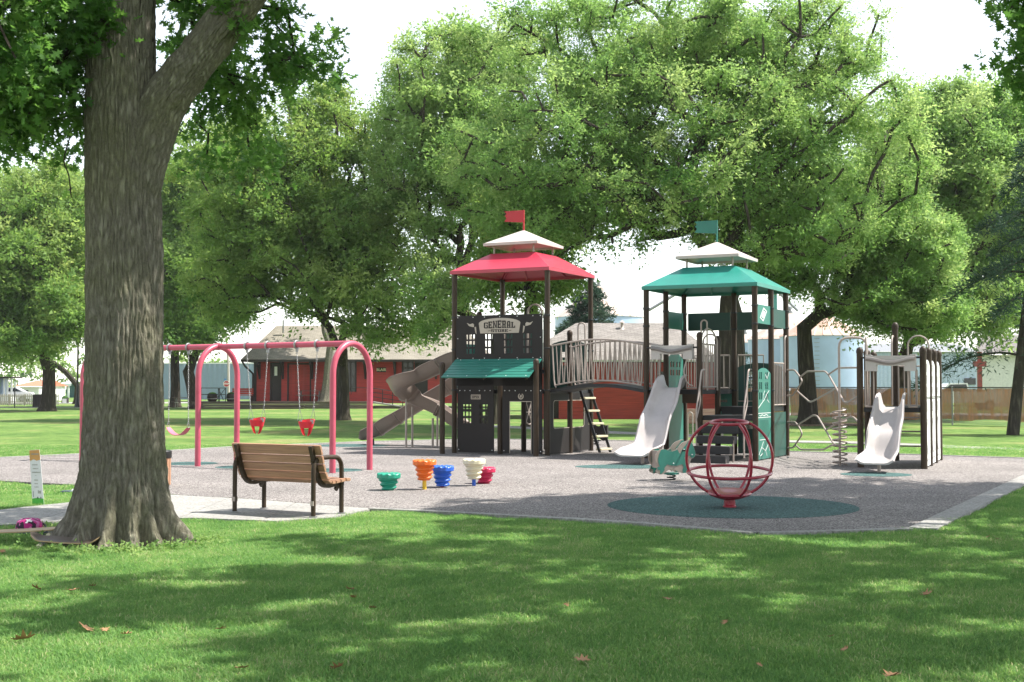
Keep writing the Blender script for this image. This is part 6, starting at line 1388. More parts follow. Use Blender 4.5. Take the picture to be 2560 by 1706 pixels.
# ---- mesh fence
fe = thing('mesh_fence', 'chain-link fence hung with sagging orange-brown mesh along the right background', 'fence', (16, 55, 0), 0, None, True)
f0, f1 = Vector((11.0, 61.2, 0)), Vector((21.5, 48.0, 0)); fd = (f1-f0).normalized(); FL = (f1-f0).length; FH = 1.53
def mesh_mat(name, col, alpha_lo, alpha_hi, streak=True):
    m, nt, b = nodes_of(name); L = nt.links; tc = N(nt, 'ShaderNodeTexCoord'); mp = N(nt, 'ShaderNodeMapping'); mp.inputs['Scale'].default_value = (1, 1, 0.10)
    L.new(tc.outputs['Object'], mp.inputs['Vector']); n1 = N(nt, 'ShaderNodeTexNoise', Scale=5.0, Detail=6.0, Roughness=0.75); L.new(mp.outputs[0], n1.inputs['Vector'])
    r = ramp(nt, [(0.3, tuple(c*0.6 for c in col)), (0.55, col), (0.75, tuple(min(1, c*1.5) for c in col))]); L.new(n1.outputs['Fac'], r.inputs['Fac']); L.new(r.outputs['Color'], b.inputs['Base Color'])
    mr = N(nt, 'ShaderNodeMapRange'); mr.inputs['From Min'].default_value = 0.3; mr.inputs['From Max'].default_value = 0.7; mr.inputs['To Min'].default_value = alpha_lo; mr.inputs['To Max'].default_value = alpha_hi
    L.new(n1.outputs['Fac'], mr.inputs['Value']); L.new(mr.outputs['Result'], b.inputs['Alpha']); b.inputs['Roughness'].default_value = 0.8; return m
def chain_mat():
    m, nt, b = nodes_of('chain_link_wire'); L = nt.links; uv = N(nt, 'ShaderNodeTexCoord'); sp_ = N(nt, 'ShaderNodeSeparateXYZ'); L.new(uv.outputs['UV'], sp_.inputs[0])
    outs = []
    for op in ('ADD', 'SUBTRACT'):
        a = N(nt, 'ShaderNodeMath', operation=op); L.new(sp_.outputs[0], a.inputs[0]); L.new(sp_.outputs[1], a.inputs[1])
        f = N(nt, 'ShaderNodeMath', operation='FRACT'); L.new(a.outputs[0], f.inputs[0]); g_ = N(nt, 'ShaderNodeMath', operation='LESS_THAN'); g_.inputs[1].default_value = 0.13; L.new(f.outputs[0], g_.inputs[0]); outs.append(g_)
    mx = N(nt, 'ShaderNodeMath', operation='MAXIMUM'); L.new(outs[0].outputs[0], mx.inputs[0]); L.new(outs[1].outputs[0], mx.inputs[1]); L.new(mx.outputs[0], b.inputs['Alpha'])
    b.inputs['Base Color'].default_value = (0.35, 0.35, 0.34, 1); b.inputs['Metallic'].default_value = 0.5; return m
def fpt(s, z, o=0.0): q = f0+fd*s; nn = Vector((-fd.y, fd.x, 0)); return q+nn*o+EZ*z
npost = 7
for k in range(npost): MB().cyl(fpt(FL*k/(npost-1), -0.02), fpt(FL*k/(npost-1), FH+0.06), 0.032, 8).build('fence_post', M['steel'], fe, smooth=True)
MB().tube([fpt(0, FH), fpt(FL, FH)], 0.022, 8).build('top_rail', M['black'], fe)
bm = bmesh.new(); uvl = bm.loops.layers.uv.new('UVMap'); o_ = ORG[fe.name]
vs = [bm.verts.new(fpt(s, z, -0.03)-o_) for s, z in ((0, 0.03), (FL, 0.03), (FL, FH), (0, FH))]; f = bm.faces.new(vs)
for l, (u_, v_) in zip(f.loops, ((0, 0), (FL/0.07, 0), (FL/0.07, FH/0.07), (0, FH/0.07))): l[uvl].uv = (u_, v_)
me = bpy.data.meshes.new('wire_mesh'); bm.to_mesh(me); bm.free(); me.materials.append(chain_mat()); newobj('wire_mesh', me, fe)
rng = np.random.RandomState(4); mo = mesh_mat('orange_mesh', (0.62, 0.22, 0.07), 0.72, 1.0)
for k in range(npost-1):
    s0, s1 = FL*k/(npost-1)+0.03, FL*(k+1)/(npost-1)-0.03; rows = []
    for i in range(25):
        t = i/24; s = s0+(s1-s0)*t; sag = 0.05*math.sin(PI*t)*rng.rand(); bot = 0.20+0.04*math.sin(6*t+k)+0.03*rng.rand()
        rows.append([fpt(s, bot+(FH-0.03-sag-bot)*j/6, 0.06+0.02*math.sin(i*1.9+j+k)) for j in range(7)])
    mb = MB(); mb.sheet(rows); mb.build('mesh_sheet', mo, fe, smooth=True)
# mulch ring
tree6 = G(2020, 1062)
mr_ = poly_sheet('mulch_ring', ellipse_pts(tree6, 2.6, 2.2, 40, 0.05), 0.03, M['mulch'], 0.03); tag(mr_, kind='structure')

# ================================================================== SWINGS
sw = thing('swing_set', 'faded red arched swing frame with two bays', 'swing frame', G(831, 1187), 0, None, True)
SA = G(831, 1187); SB = G(494, 1170); sdv = (SB-SA); SL = sdv.length; sdv.normalize(); SP = Vector((-sdv.y, sdv.x, 0)); SP = SP if SP.y > 0 else -SP
SH = 2.42; SW_ = 1.04
arch_tops = []
for k in range(3):
    A_ = SA+sdv*SL*k; B_ = A_+SP*SW_; c = (A_+B_)/2; r_ = SW_/2
    pts = [A_-EZ*0.03, A_+EZ*(SH-0.95)]
    for t in np.linspace(PI, 0, 19)[0:]: pts.append(c+SP*r_*math.cos(t)+EZ*(SH-0.62+0.58*math.sin(t)))
    pts += [B_+EZ*(SH-0.95), B_-EZ*0.03]
    q = [pts[0], pts[1]]+pts[2:-2]+[pts[-2], pts[-1]]
    MB().tube(q, 0.057, 14).build('arch', M['pink'], sw, smooth=True); arch_tops.append(c+EZ*(SH-0.04))
for k in range(2): MB().tube([arch_tops[k]+sdv*0.03, arch_tops[k+1]-sdv*0.03], 0.055, 14).build('beam', M['pink'], sw, smooth=True)
for k in (1, 2): MB().tube([arch_tops[k]-sdv*0.09, arch_tops[k]+sdv*0.09], 0.066, 14).build('collar', M['pink'], sw, smooth=True)
def along(px, z):
    """point under the beam seen at picture column px"""
    d = ray(px, 900); a0 = arch_tops[0]; k = d.x/d.y; s = (k*a0.y-a0.x)/(sdv.x-k*sdv.y); q = a0+sdv*s; return Vector((q.x, q.y, z))
link_me = MB().tube([Vector((0.0, 0.011*math.cos(t), 0.024*math.sin(t))) for t in np.linspace(0, 2*PI, 8, endpoint=False)], 0.0042, 4, closed=True)
def chain(p0, p1, parent, org):
    mb = MB(); d = (p1-p0); L_ = d.length; d.normalize(); k = int(L_/0.040); x1 = Vector((1, 0, 0)); x1 = (x1-d*x1.dot(d)).normalized(); y1 = d.cross(x1)
    for i in range(k):
        c = p0+d*(i+0.5)*L_/k; a, b = (x1, y1) if i % 2 else (y1, -x1)
        mb.add([c+a*v[0]+b*v[1]+d*v[2] for v in link_me.v], link_me.f)
    return mb.build('chain', M['steel'], parent, org=org)
def hanger(q, parent, org):
    mb = MB(); rg = [q+EZ*0.0+Vector((SP.x*0.072*math.cos(t), SP.y*0.072*math.cos(t), 0.072*math.sin(t))) for t in np.linspace(0, 2*PI, 16, endpoint=False)]
    mb.tube(rg, 0.020, 6, closed=True); mb.obox(q-EZ*0.10, sdv, SP, EZ, 0.03, 0.05, 0.07); return mb.build('hanger', M['steel'], parent, org=org, smooth=True)
def bucket_swing(pxa, pxb, pxs, zs, label):
    ta, tb = along(pxa, SH-0.04), along(pxb, SH-0.04); cs = along(pxs, zs); t = thing('bucket_swing', label, 'swing', (cs.x, cs.y, cs.z), 0, None, True); o = ORG[t.name]
    hanger(ta, t, o); hanger(tb, t, o)
    # moulded bucket: high back, low front, two leg holes
    rows = []; NB = 28; s = 0.165
    hb = lambda a: 0.20+0.07*max(0, math.sin(a))             # rim height, back (+SP) higher
    sa_ = sdv; outl = []
    bot = -0.06
    shell = MB()
    for a in np.linspace(0, 2*PI, NB, endpoint=False):
        e = Vector(sdv)*math.cos(a)*1.0+SP*math.sin(a)*0.82; top = 0.17+0.055*max(0, math.sin(a))
        outl.append((e, top))
    def P_(i, f, rr): e, top = outl[i % NB]; z = bot+0.145+(top-bot-0.145)*f; return cs+e*rr*(0.80+0.24*f)+EZ*z
    bot -= 0.035
    # band round the seat, then straps to the base
    for r0, r1, sgn in ((s, s, 1), (s-0.014, s-0.014, -1)):
        rws = [[P_(i, f, r0) for f in (0, .33, .66, 1)] for i in range(NB+1)]
        shell.sheet(rws if sgn > 0 else [q[::-1] for q in rws])
    shell.sheet([[P_(i, 1, s), P_(i, 1, s-0.014)] for i in range(NB+1)]); shell.sheet([[P_(i, 0, s-0.014), P_(i, 0, s)] for i in range(NB+1)])
    shell.build('seat', M['redrubber'], t, smooth=True)
    base = MB()
    for ang, wd in ((PI/2, 0.30), (-PI/2, 0.26), (0, 0.36), (PI, 0.36)):
        rw = []
        for f in np.linspace(0, 1, 7):
            row = []
            for g_ in np.linspace(-1, 1, 6):
                a = ang+g_*wd*(1-0.0*f); e = Vector(sdv)*math.cos(a)+SP*math.sin(a)*0.82; rr = s*0.80*(1-f)**0.6 if f < 1 else 0.0
                row.append(cs+e*max(rr, 0.035)+EZ*(bot+0.15-0.155*math.sin(f*PI/2)))
            rw.append(row)
        base.sheet(rw); base.sheet([r[::-1] for r in rw])
    base.build('seat_base', M['redrubber'], t, smooth=True)
    rims = []
    for sg in (-1, 1):
        e = cs+sdv*sg*s*0.98+EZ*0.19; up = e.lerp(tb if sg > 0 else ta, 0.16)+EZ*0.02
        if (ta-tb).dot(sdv) > 0: up = e.lerp(ta if sg > 0 else tb, 0.16)
        tt = (ta if sg > 0 else tb) if (ta-tb).dot(sdv) > 0 else (tb if sg > 0 else ta)
        chain(up, tt-EZ*0.13, t, o)
        mb = MB(); mb.tube([e+SP*0.07, up], 0.0045, 5); mb.tube([e-SP*0.07, up], 0.0045, 5); mb.build('yoke', M['steel'], t)
        mb = MB(); mb.obox(e+SP*0.02*sg+EZ*-0.02, sdv, SP, EZ, 0.05, 0.02, 0.07); mb.build('buckle', M['steel'], t)
    return t
zz = lambda py, D: Z(py, D)
cA = along(644, 1)
bucket_swing(617, 669, 644, Z(1075, cA.y)+0.02, 'red bucket swing nearer the middle arch')
cB = along(767, 1)
bucket_swing(742, 793, 767, Z(1080, cB.y)+0.02, 'red bucket swing nearer the right arch')
def belt_swing(pxa, pxb, zs, label):
    ta, tb = along(pxa, SH-0.04), along(pxb, SH-0.04); c = (ta+tb)/2; c.z = zs; t = thing('belt_swing', label, 'swing', (c.x, c.y, c.z), 0, None, True); o = ORG[t.name]
    rows = []; dd = (tb-ta); dd.z = 0; hw = 0.30; dd.normalize()
    for f in np.linspace(-1, 1, 15):
        x = hw*f*(1-0.02); z = 0.15*abs(f)**2.2; w = 0.075*(1-0.25*abs(f)**4); rows.append([c+dd*x+SP*w+EZ*z, c+dd*x-SP*w+EZ*(z)])
    mb = MB(); mb.sheet(rows); mb.sheet([[q+EZ*-0.012 for q in r[::-1]] for r in rows]); mb.sheet([[r[0], r[0]-EZ*0.012] for r in rows]); mb.sheet([[r[1]-EZ*0.012, r[1]] for r in rows]); mb.build('seat', M['pinkrubber'], t, smooth=True)
    for tt, sg in ((ta, -1), (tb, 1)):
        e = c+dd*hw*sg*0.98+EZ*0.15; MB().tube([e+EZ*0.04+dd*0.0+Vector((SP.x*0.03*math.cos(a), SP.y*0.03*math.cos(a), 0.045*math.sin(a))) for a in np.linspace(0, 2*PI, 10, endpoint=False)], 0.006, 5, closed=True).build('ring', M['steel'], t)
        chain(e+EZ*0.08, tt-EZ*0.13, t, o); hanger(tt, t, o)
belt_swing(424, 471, Z(1090, 25.6), 'pink belt swing hanging just right of the big trunk')
belt_swing(285, 330, Z(1090, 26.5), 'pink belt swing hidden behind the big trunk')

# ================================================================== BENCH in the foreground
def bench(label, loc, rz, L_=1.34, mboard='plank', mframe='post', nback=5, group='park benches'):
    """local frame: x along the bench, +y is the way a sitter faces, z up"""
    t = thing('park_bench', label, 'bench', loc, rz, group); h = L_/2
    # side profile of the board line: back then seat
    prof = [(-0.07, 0.86), (-0.03, 0.74), (0.005, 0.62), (0.045, 0.52), (0.10, 0.435), (0.18, 0.40), (0.30, 0.405), (0.42, 0.415), (0.50, 0.415)]
    pp = catmull([Vector((0, y, z)) for y, z in prof], 8); cum = [0]
    for a, b in zip(pp[:-1], pp[1:]): cum.append(cum[-1]+(b-a).length)
    tot = cum[-1]
    def at(s):
        s = min(max(s, 0), tot); i = max(0, min(len(cum)-2, int(np.searchsorted(cum, s))-1)); f = (s-cum[i])/(cum[i+1]-cum[i]); return pp[i].lerp(pp[i+1], f), (pp[i+1]-pp[i]).normalized()
    s = 0.0; widths = [0.135, 0.105, 0.105, 0.10, 0.085, 0.075]+[0.095, 0.10, 0.10, 0.10]
    for k, w in enumerate(widths):
        if s+w > tot+0.03: break
        p, d = at(s+w/2); nr = Vector((0, -d.z, d.y)); n_ = nr if nr.y > 0 or nr.z > 0 else -nr
        MB().obox(p, Vector((1, 0, 0)), d, n_, L_+0.16, w-0.012, 0.038).build('back_board' if k < 5 else 'seat_board', M[mboard], t, bevel=0.006); s += w
    for sx in (-1, 1):
        x = sx*(h-0.03)
        # curved bracket behind the boards
        rib = [Vector((x, q.y, q.z))+Vector((0, -1, 0))*0.0 for q in pp]; rr = []
        for i, q in enumerate(rib):
            d = (rib[min(i+1, len(rib)-1)]-rib[max(i-1, 0)]).normalized(); nn = Vector((0, -d.z, d.y)); nn = -nn if nn.y > 0 else nn
            if nn.z > 0 and abs(nn.z) > abs(nn.y): nn = -nn
            rr.append(q+nn*0.048)
        mb = MB()
        for a, b in zip(rr[:-1], rr[1:]): mb.obox((a+b)/2, Vector((1, 0, 0)), b-a, (b-a).cross(Vector((1, 0, 0))), 0.05, (b-a).length*1.15, 0.045)
        mb.build('bracket', M[mframe], t)
        mb = MB(); xo = sx*h
        arm = [(-0.10, -0.02), (-0.10, 0.52), (-0.085, 0.62), (-0.02, 0.685), (0.10, 0.70), (0.25, 0.70), (0.36, 0.685), (0.425, 0.62), (0.44, 0.52), (0.44, -0.02)]
        mb.tube([Vector((xo, y, z)) for y, z in arm[:2]]+catmull([Vector((xo, y, z)) for y, z in arm[1:-1]], 5)[1:]+[Vector((xo, arm[-1][0], arm[-1][1]))], 0.029, 12); mb.build('arm_and_legs', M[mframe], t, smooth=True)
        for y in (-0.10, 0.44): MB().lathe([(0.033, 0.0), (0.05, 0.002), (0.05, 0.012), (0.033, 0.014)], 12, (xo, y, 0)).build('foot', M['steel'], t)
        mb = MB(); mb.obox((xo-sx*0.02, 0.40, 0.35), (1, 0, 0), (0, 0.7, 0.7), (0, -0.7, 0.7), 0.03, 0.15, 0.05); mb.obox((xo-sx*0.02, -0.06, 0.66), (1, 0, 0), (0, 1, 0.2), (0, -0.2, 1), 0.03, 0.10, 0.05); mb.build('gusset', M[mframe], t)
        MB().obox((xo, -0.1, 0.165), (1, 0, 0), (0, 1, 0), (0, 0, 1), 0.044, 0.0595, 0.055).build('sticker', M['tanpipe'], t)
    return t
bl, br = G(586.6, 1281, 0.035), G(783, 1294, 0.035); bd = (br-bl); rz = math.atan2(bd.y, bd.x); mid_ = (bl+br)/2
Bn = bench('brown slatted bench seen from behind on the concrete pad beside the big trunk', (mid_.x-math.sin(rz)*0.10, mid_.y+math.cos(rz)*0.10, 0.035), rz, bd.length)
b2 = G(1742, 1092); bench('taupe slatted bench across the path, seen under the green tower deck', (b2.x, b2.y, 0.02), 0.15, 1.6, 'benchtan', 'tanpipe')

# ================================================================== STEPPERS
def stepper(label, px, pybase, pytop, mbody, mpole, polepx):
    g_ = G(px, pybase); top = P(px, pytop, g_.y).z; ph = 0.0
    if polepx: ph = P(px, polepx, g_.y).z
    t = thing('stepper', label, 'stepping post', (g_.x, g_.y, 0.03), random.random()*3, 'screw-shaped steppers'); H = top-0.03; ph = max(0, ph-0.03)
    R = 0.178; nr = 72; rows = []
    zt = H-0.075; zb = ph; nz = 60
    for i in range(nz+1):
        f = i/nz; z = zb+(zt-zb)*f; rr = 0.082+0.05*f; row = []
        for k in range(nr+1):
            a = 2*PI*k/nr; th = (z/0.072)*2*PI*1.0-a; am = 0.5+0.5*math.cos(th); r = rr+0.026*am**0.8*(1 if 0.05 < f else f/0.05); row.append(Vector((r*math.cos(a), r*math.sin(a), z)))
        rows.append(row)
    mb = MB(); mb.sheet([r[::-1] for r in rows]); c = len(mb.v); mb.add([Vector((0, 0, zb))]+rows[0][:-1], [(0, k+1, (k+1) % nr+1) for k in range(nr)]); mb.build('screw_body', M[mbody], t, smooth=True)
    mb = MB(); rr_ = []
    for rad, z in ((0.05, H-0.082), (R-0.015, H-0.082), (R, H-0.07), (R, H-0.018), (R-0.012, H-0.004), (R-0.05, H), (0.001, H)):
        row = []
        for k in range(nr+1):
            a = 2*PI*k/nr; sc = 0.0075*math.cos(a*11)*(1 if rad > 0.12 else 0)
            row.append(Vector(((rad+sc*0.4)*math.cos(a), (rad+sc*0.4)*math.sin(a), z+(sc if z > H-0.03 and rad > 0.12 else 0))))
        rr_.append(row)
    mb.sheet([r[::-1] for r in rr_]); mb.build('tread', M[mbody], t, smooth=True)
    if mpole: MB().cyl((0, 0, -0.02), (0, 0, ph+0.02), 0.031, 16).build('pole', M[mpole], t, smooth=True)
stepper('green screw stepper, leftmost and standing on the ground', 971.5, 1230.7, 1183, 'green', None, 0)
stepper('orange screw stepper on a yellow pole', 1061, 1229, 1150, 'orange', 'yellow', 1201)
stepper('blue screw stepper on a short red pole', 1105.7, 1223.6, 1165, 'blue', 'crimson', 1216)
stepper('cream screw stepper on a blue pole', 1184.8, 1219.4, 1148, 'cream', 'blue', 1198)
stepper('crimson screw stepper, rightmost and standing on the ground', 1211, 1213.7, 1169, 'crimson', None, 0)

# ================================================================== GLOBE SPINNER
gl = G(1824, 1268, 0.034); gt = thing('globe_spinner', 'dark red open globe spinner on the large green circle', 'spinner', (gl.x, gl.y, 0.034), 0)
R_ = 0.548; RZ = 0.513; zc = 0.637; Mt = Matrix.Rotation(math.radians(-9.7), 4, 'Z') @ Matrix.Translation((0, 0, 0.15)) @ Matrix.Rotation(math.radians(5.5), 4, 'X') @ Matrix.Translation((0, 0, -0.15))
for k in range(6):
    a = math.radians(0+60*k); pts = []
    for e in np.linspace(math.asin((0.185-zc)/RZ), math.asin((1.10-zc)/RZ), 26):
        pts.append(Mt @ Vector((R_*math.cos(e)*math.cos(a), R_*math.cos(e)*math.sin(a), zc+RZ*math.sin(e))))
    MB().tube(pts, 0.0185, 10).build('rib', M['globe'], gt, smooth=True)
for z, nm in ((1.10, 'top_ring'), (0.455, 'hand_ring')):
    r = R_*math.sqrt(1-((z-zc)/RZ)**2)+(0.022 if z < 1 else 0.0); MB().tube([Mt @ Vector((r*math.cos(t), r*math.sin(t), z)) for t in np.linspace(0, 2*PI, 64, endpoint=False)], 0.020, 10, closed=True).build(nm, M['globe'], gt, smooth=True)
MB().lathe([(0.05, 0.10), (0.15, 0.115), (0.265, 0.16), (0.285, 0.185), (0.278, 0.205), (0.24, 0.205), (0.12, 0.175), (0.02, 0.17)], 40, M=Mt).build('dish', M['globe'], gt, smooth=True)
MB().lathe([(0.085, -0.02), (0.085, 0.02), (0.075, 0.03), (0.072, 0.14)], 24).build('base', M['globe'], gt, auto=True)

# ================================================================== SPRING RIDERS
M['taupe'] = mat('taupe_plastic', (0.27, 0.225, 0.19), 0.55, 0, 0.1, 5)
def rider(label, loc, rz, sc, mbase, mlayer, msh, scale_px, xs=1.0):
    t = thing('spring_rider', label, 'spring rider', loc, rz, 'spring riders')
    O = [(590, 800), (598, 700), (650, 610), (740, 545), (830, 530), (920, 555), (1000, 592), (1090, 600), (1180, 570), (1240, 520), (1300, 430), (1380, 360), (1500, 310), (1600, 283), (1640, 290), (1655, 340), (1700, 420), (1740, 540), (1772, 660), (1765, 760), (1720, 810), (1660, 830), (1630, 900), (1600, 990), (1560, 1050), (1575, 1130), (1520, 1180), (1500, 1250), (1400, 1252), (1290, 1225), (1240, 1190), (1150, 1150), (1050, 1130), (960, 1160), (900, 1200), (830, 1265), (740, 1277), (650, 1235), (600, 1175), (640, 1120), (650, 1050), (690, 1040), (640, 960), (600, 880)]
    B = [(760, 560), (850, 540), (920, 562), (1000, 600), (1090, 610), (1180, 580), (1240, 560), (1280, 640), (1320, 690), (1360, 600), (1420, 500), (1500, 410), (1560, 320), (1640, 300), (1650, 350), (1695, 430), (1735, 550), (1766, 665), (1755, 755), (1715, 800), (1650, 810), (1600, 740), (1500, 750), (1440, 800), (1470, 900), (1480, 1040), (1560, 1120), (1510, 1175), (1495, 1245), (1395, 1245), (1390, 1150), (1420, 1080), (1380, 990), (1200, 1035), (1050, 1020), (930, 985), (850, 1090), (860, 1150), (790, 1230), (730, 1270), (730, 1150), (650, 1130), (650, 1060), (720, 1050), (680, 930), (670, 820), (700, 680)]
    S = scale_px; cx, zb = 1165, 1275
    cv = lambda L_: [((x-cx)*S*xs, 0.11*sc+(zb-y)*S) for x, y in L_][::-1]
    for y, nm in ((-0.13, 'side_panel'), (0.13, 'side_panel')):
        fr = frame((0, y*sc, 0), (1, 0, 0), (0, 0, 1)); p = curve_mesh([cv(O)], fr, -0.009, 0.009).build(nm, M[mbase], t)
        for o_ in (-0.0115, 0.0115): curve_mesh([cv(B)], fr, o_-0.002, o_+0.002).build('animal_layer', M[mlayer], p)
        o3, ex_, ez_, nn = fr; mb = MB()
        for x, yy in ((1110, 955), (1460, 560), (480+600, 1190), (1730, 712)):
            q = o3+ex_*((x-cx)*S)+ez_*(0.11*sc+(zb-yy)*S); mb.tube([q+nn*0.02, q-nn*0.02], 0.012*sc, 8)
        mb.build('bolts', M['white'], p)
    MB().box(-0.12*sc, 0.14*sc, -0.12*sc, 0.12*sc, 0.38*sc, 0.41*sc).build('seat', M[mlayer], t, bevel=0.008)
    fr = frame((-0.27*sc, 0, 0), (0, 1, 0), (0, 0, 1)); MB().box(-0.32*sc, -0.29*sc, -0.12*sc, 0.12*sc, 0.22*sc, 0.52*sc).build('back_panel', M[mbase], t)
    MB().tube([(0.16*sc, -0.24*sc, 0.52*sc), (0.16*sc, 0.24*sc, 0.52*sc)], 0.015*sc, 8).build('handle', M['black'], t, smooth=True)
    MB().lathe([(0.14*sc, 0.10*sc), (0.14*sc, 0.125*sc)], 16).build('base_plate', M[mlayer], t)
    MB().tube([Vector((0.075*sc*math.cos(a), 0.075*sc*math.sin(a), -0.02+0.14*sc*a/(2*PI*3))) for a in np.linspace(0, 2*PI*3, 50)], 0.011*sc, 6).build('spring', M['black'], t, smooth=True)
    return t
rl = G(1676, 1206); rider('green and beige pony spring rider left of the globe spinner', (rl.x+0.03, rl.y+0.12, 0.03), 0.36, 0.95, 'taupe', 'teal', 'tealdark', 0.565/1000, xs=1.12)
rl = G(1490, 1115); rider('dark brown spring rider behind the bridge ladder', (rl.x, rl.y, 0.03), PI*0.93, 1.0, 'panelbrown', 'panelbrown', 'panelbrown', 0.66/1182)

# ================================================================== SMALL THINGS by the trunk
ys = G(96, 1266); t = thing('yard_sign', 'tall narrow white sign with orange top and green foot on the grass at left', 'sign', (ys.x, ys.y, 0), math.radians(-8))
mb = MB(); fr = frame((0, 0, 0.0), (1, 0, 0.0), (-0.09, 0, 1)); hh, ww = 0.755, 0.165
MB().prism([(-ww/2, 0.02), (ww/2, 0.02), (ww/2*0.88, hh), (-ww/2*0.88, hh*0.985)], fr, -0.004, 0.0).build('board', M['white'], t)
curve_mesh([[(-ww/2, 0.021), (ww/2, 0.021), (ww/2*0.98, 0.10), (0, 0.112), (-ww/2*0.98, 0.10)]], fr, 0.0005, 0.002).build('foot_print', mat('print_green', (0.08, 0.42, 0.05), 0.6), t)
curve_mesh([[(-ww/2*0.9, 0.60), (-0.02, 0.625), (0.02, 0.605), (ww/2*0.9, 0.62), (ww/2*0.88, hh-0.003), (-ww/2*0.88, hh*0.985-0.003)]], fr, 0.0005, 0.002).build('top_print', mat('print_orange', (0.62, 0.33, 0.10), 0.6), t)
mb = MB()
for y, x0_, x1_, h_ in ((0.685, -0.05, 0.055, 0.022), (0.545, -0.045, 0.035, 0.014), (0.495, -0.04, 0.035, 0.014), (0.445, -0.055, 0.06, 0.016), (0.405, -0.015, 0.0, 0.008), (0.34, -0.03, 0.02, 0.018), (0.295, -0.03, 0.015, 0.014), (0.25, -0.035, 0.02, 0.014), (0.17, 0.01, 0.045, 0.05)):
    x = x0_
    while x < x1_:
        w_ = random.uniform(0.004, 0.009); mb.prism([(x, y), (x+w_, y), (x+w_, y+h_*random.uniform(.6, 1)), (x, y+h_*random.uniform(.6, 1))], fr, 0.0022, 0.003); x += w_+0.003
mb.build('small_print', mat('print_grey', (0.35, 0.35, 0.3), 0.6), t)
mb = MB(); mb.prism([(-0.005, 0.10), (0.008, 0.10), (0.008, 0.125), (-0.005, 0.125)], fr, 0.0022, 0.003); mb.prism([(0.04, 0.10), (0.05, 0.10), (0.05, 0.125), (0.04, 0.125)], fr, 0.0022, 0.003); mb.prism([(-0.06, 0.12), (-0.055, 0.12), (-0.055, 0.2), (-0.06, 0.2)], fr, 0.0022, 0.003); mb.build('icons', M['black'], t)
for x in (-0.03, 0.03): MB().cyl((x, 0.006, -0.05), (x, 0.006, 0.3), 0.003, 5).build('stake', M['steel'], t)
def skateboard(label, loc, rot, L_, m_deck, m_top, wd=0.21, group='skateboards'):
    t = thing('skateboard', label, 'skateboard', loc, 0, group); t.rotation_euler = rot
    rows = []; n_ = 26
    for i in range(n_+1):
        s = -1+2*i/n_; w = wd/2*(1-abs(s)**5)**0.5 if abs(s) < 1 else 0.004; w = max(w, 0.006); z = 0.055*max(0, (abs(s)-0.72)/0.28)**1.4-0.006*(1-abs(s)); 
        rows.append([Vector((s*L_/2, -w, z+0.008)), Vector((s*L_/2, -w*0.5, z)), Vector((s*L_/2, w*0.5, z)), Vector((s*L_/2, w, z+0.008))])
    mb = MB(); mb.sheet([[q+EZ*0.012 for q in r] for r in rows][::-1]); mb.build('grip', M[m_top], t, smooth=True)
    mb = MB(); mb.sheet(rows)
    for k in (0, 3): mb.sheet([[r[k], r[k]+EZ*0.0118] if k == 0 else [r[k]+EZ*0.0118, r[k]] for r in rows][::-1])
    mb.build('deck', M[m_deck], t, smooth=True)
    for x in (-L_*0.32, L_*0.32):
        tr_ = MB(); tr_.box(x-0.03, x+0.03, -0.03, 0.03, -0.035, -0.001); tr_.tube([(x, -0.09, -0.042), (x, 0.09, -0.042)], 0.009, 6); tr_ = tr_.build('truck', M['steel'], t)
        for y in (-0.085, 0.085): MB().cyl((x, y-0.018, -0.045), (x, y+0.018, -0.045), 0.028, 14).build('wheel', M['cream'], tr_, smooth=True)
    return t
M['maple'] = board_mat('maple_ply', (0.42, 0.30, 0.17), (2, 20, 20))
q0_, q1_ = G(84, 1351, 0.05), G(244, 1360, 0.06); cc = P(164, 1353, 12.5); skateboard('skateboard lying tilted on the grass against the tree roots', (cc.x, cc.y, cc.z), (math.radians(9), math.radians(3), -0.06), 0.70, 'maple', 'weathered', wd=0.19)
cc = P(50, 1329, 13.05); skateboard('skateboard propped on its edge across the magenta backpack at the left edge', (cc.x, cc.y, cc.z), (math.radians(2), math.radians(-2.5), 0.05), 0.98, 'maple', 'maple')
bk = G(58, 1343); t = thing('backpack', 'magenta and black patterned backpack on the grass left of the trunk', 'backpack', (bk.x, bk.y+0.16, 0), 0.2)
m, nt, b = nodes_of('magenta_pattern'); tc = N(nt, 'ShaderNodeTexCoord'); mp = N(nt, 'ShaderNodeMapping'); mp.inputs['Rotation'].default_value = (0.5, 0.6, 0.4); mp.inputs['Scale'].default_value = (1, 3.5, 1); nt.links.new(tc.outputs['Object'], mp.inputs['Vector'])
v = N(nt, 'ShaderNodeTexVoronoi', Scale=16.0); nt.links.new(mp.outputs[0], v.inputs['Vector']); sp_ = N(nt, 'ShaderNodeSeparateColor'); nt.links.new(v.outputs['Color'], sp_.inputs[0]); r = ramp(nt, [(0, (0.03, 0.01, 0.03)), (0.35, (0.45, 0.02, 0.18)), (0.8, (0.55, 0.15, 0.35))]); r.color_ramp.interpolation = 'CONSTANT'; nt.links.new(sp_.outputs[0], r.inputs['Fac']); nt.links.new(r.outputs['Color'], b.inputs['Base Color']); b.inputs['Roughness'].default_value = 0.8
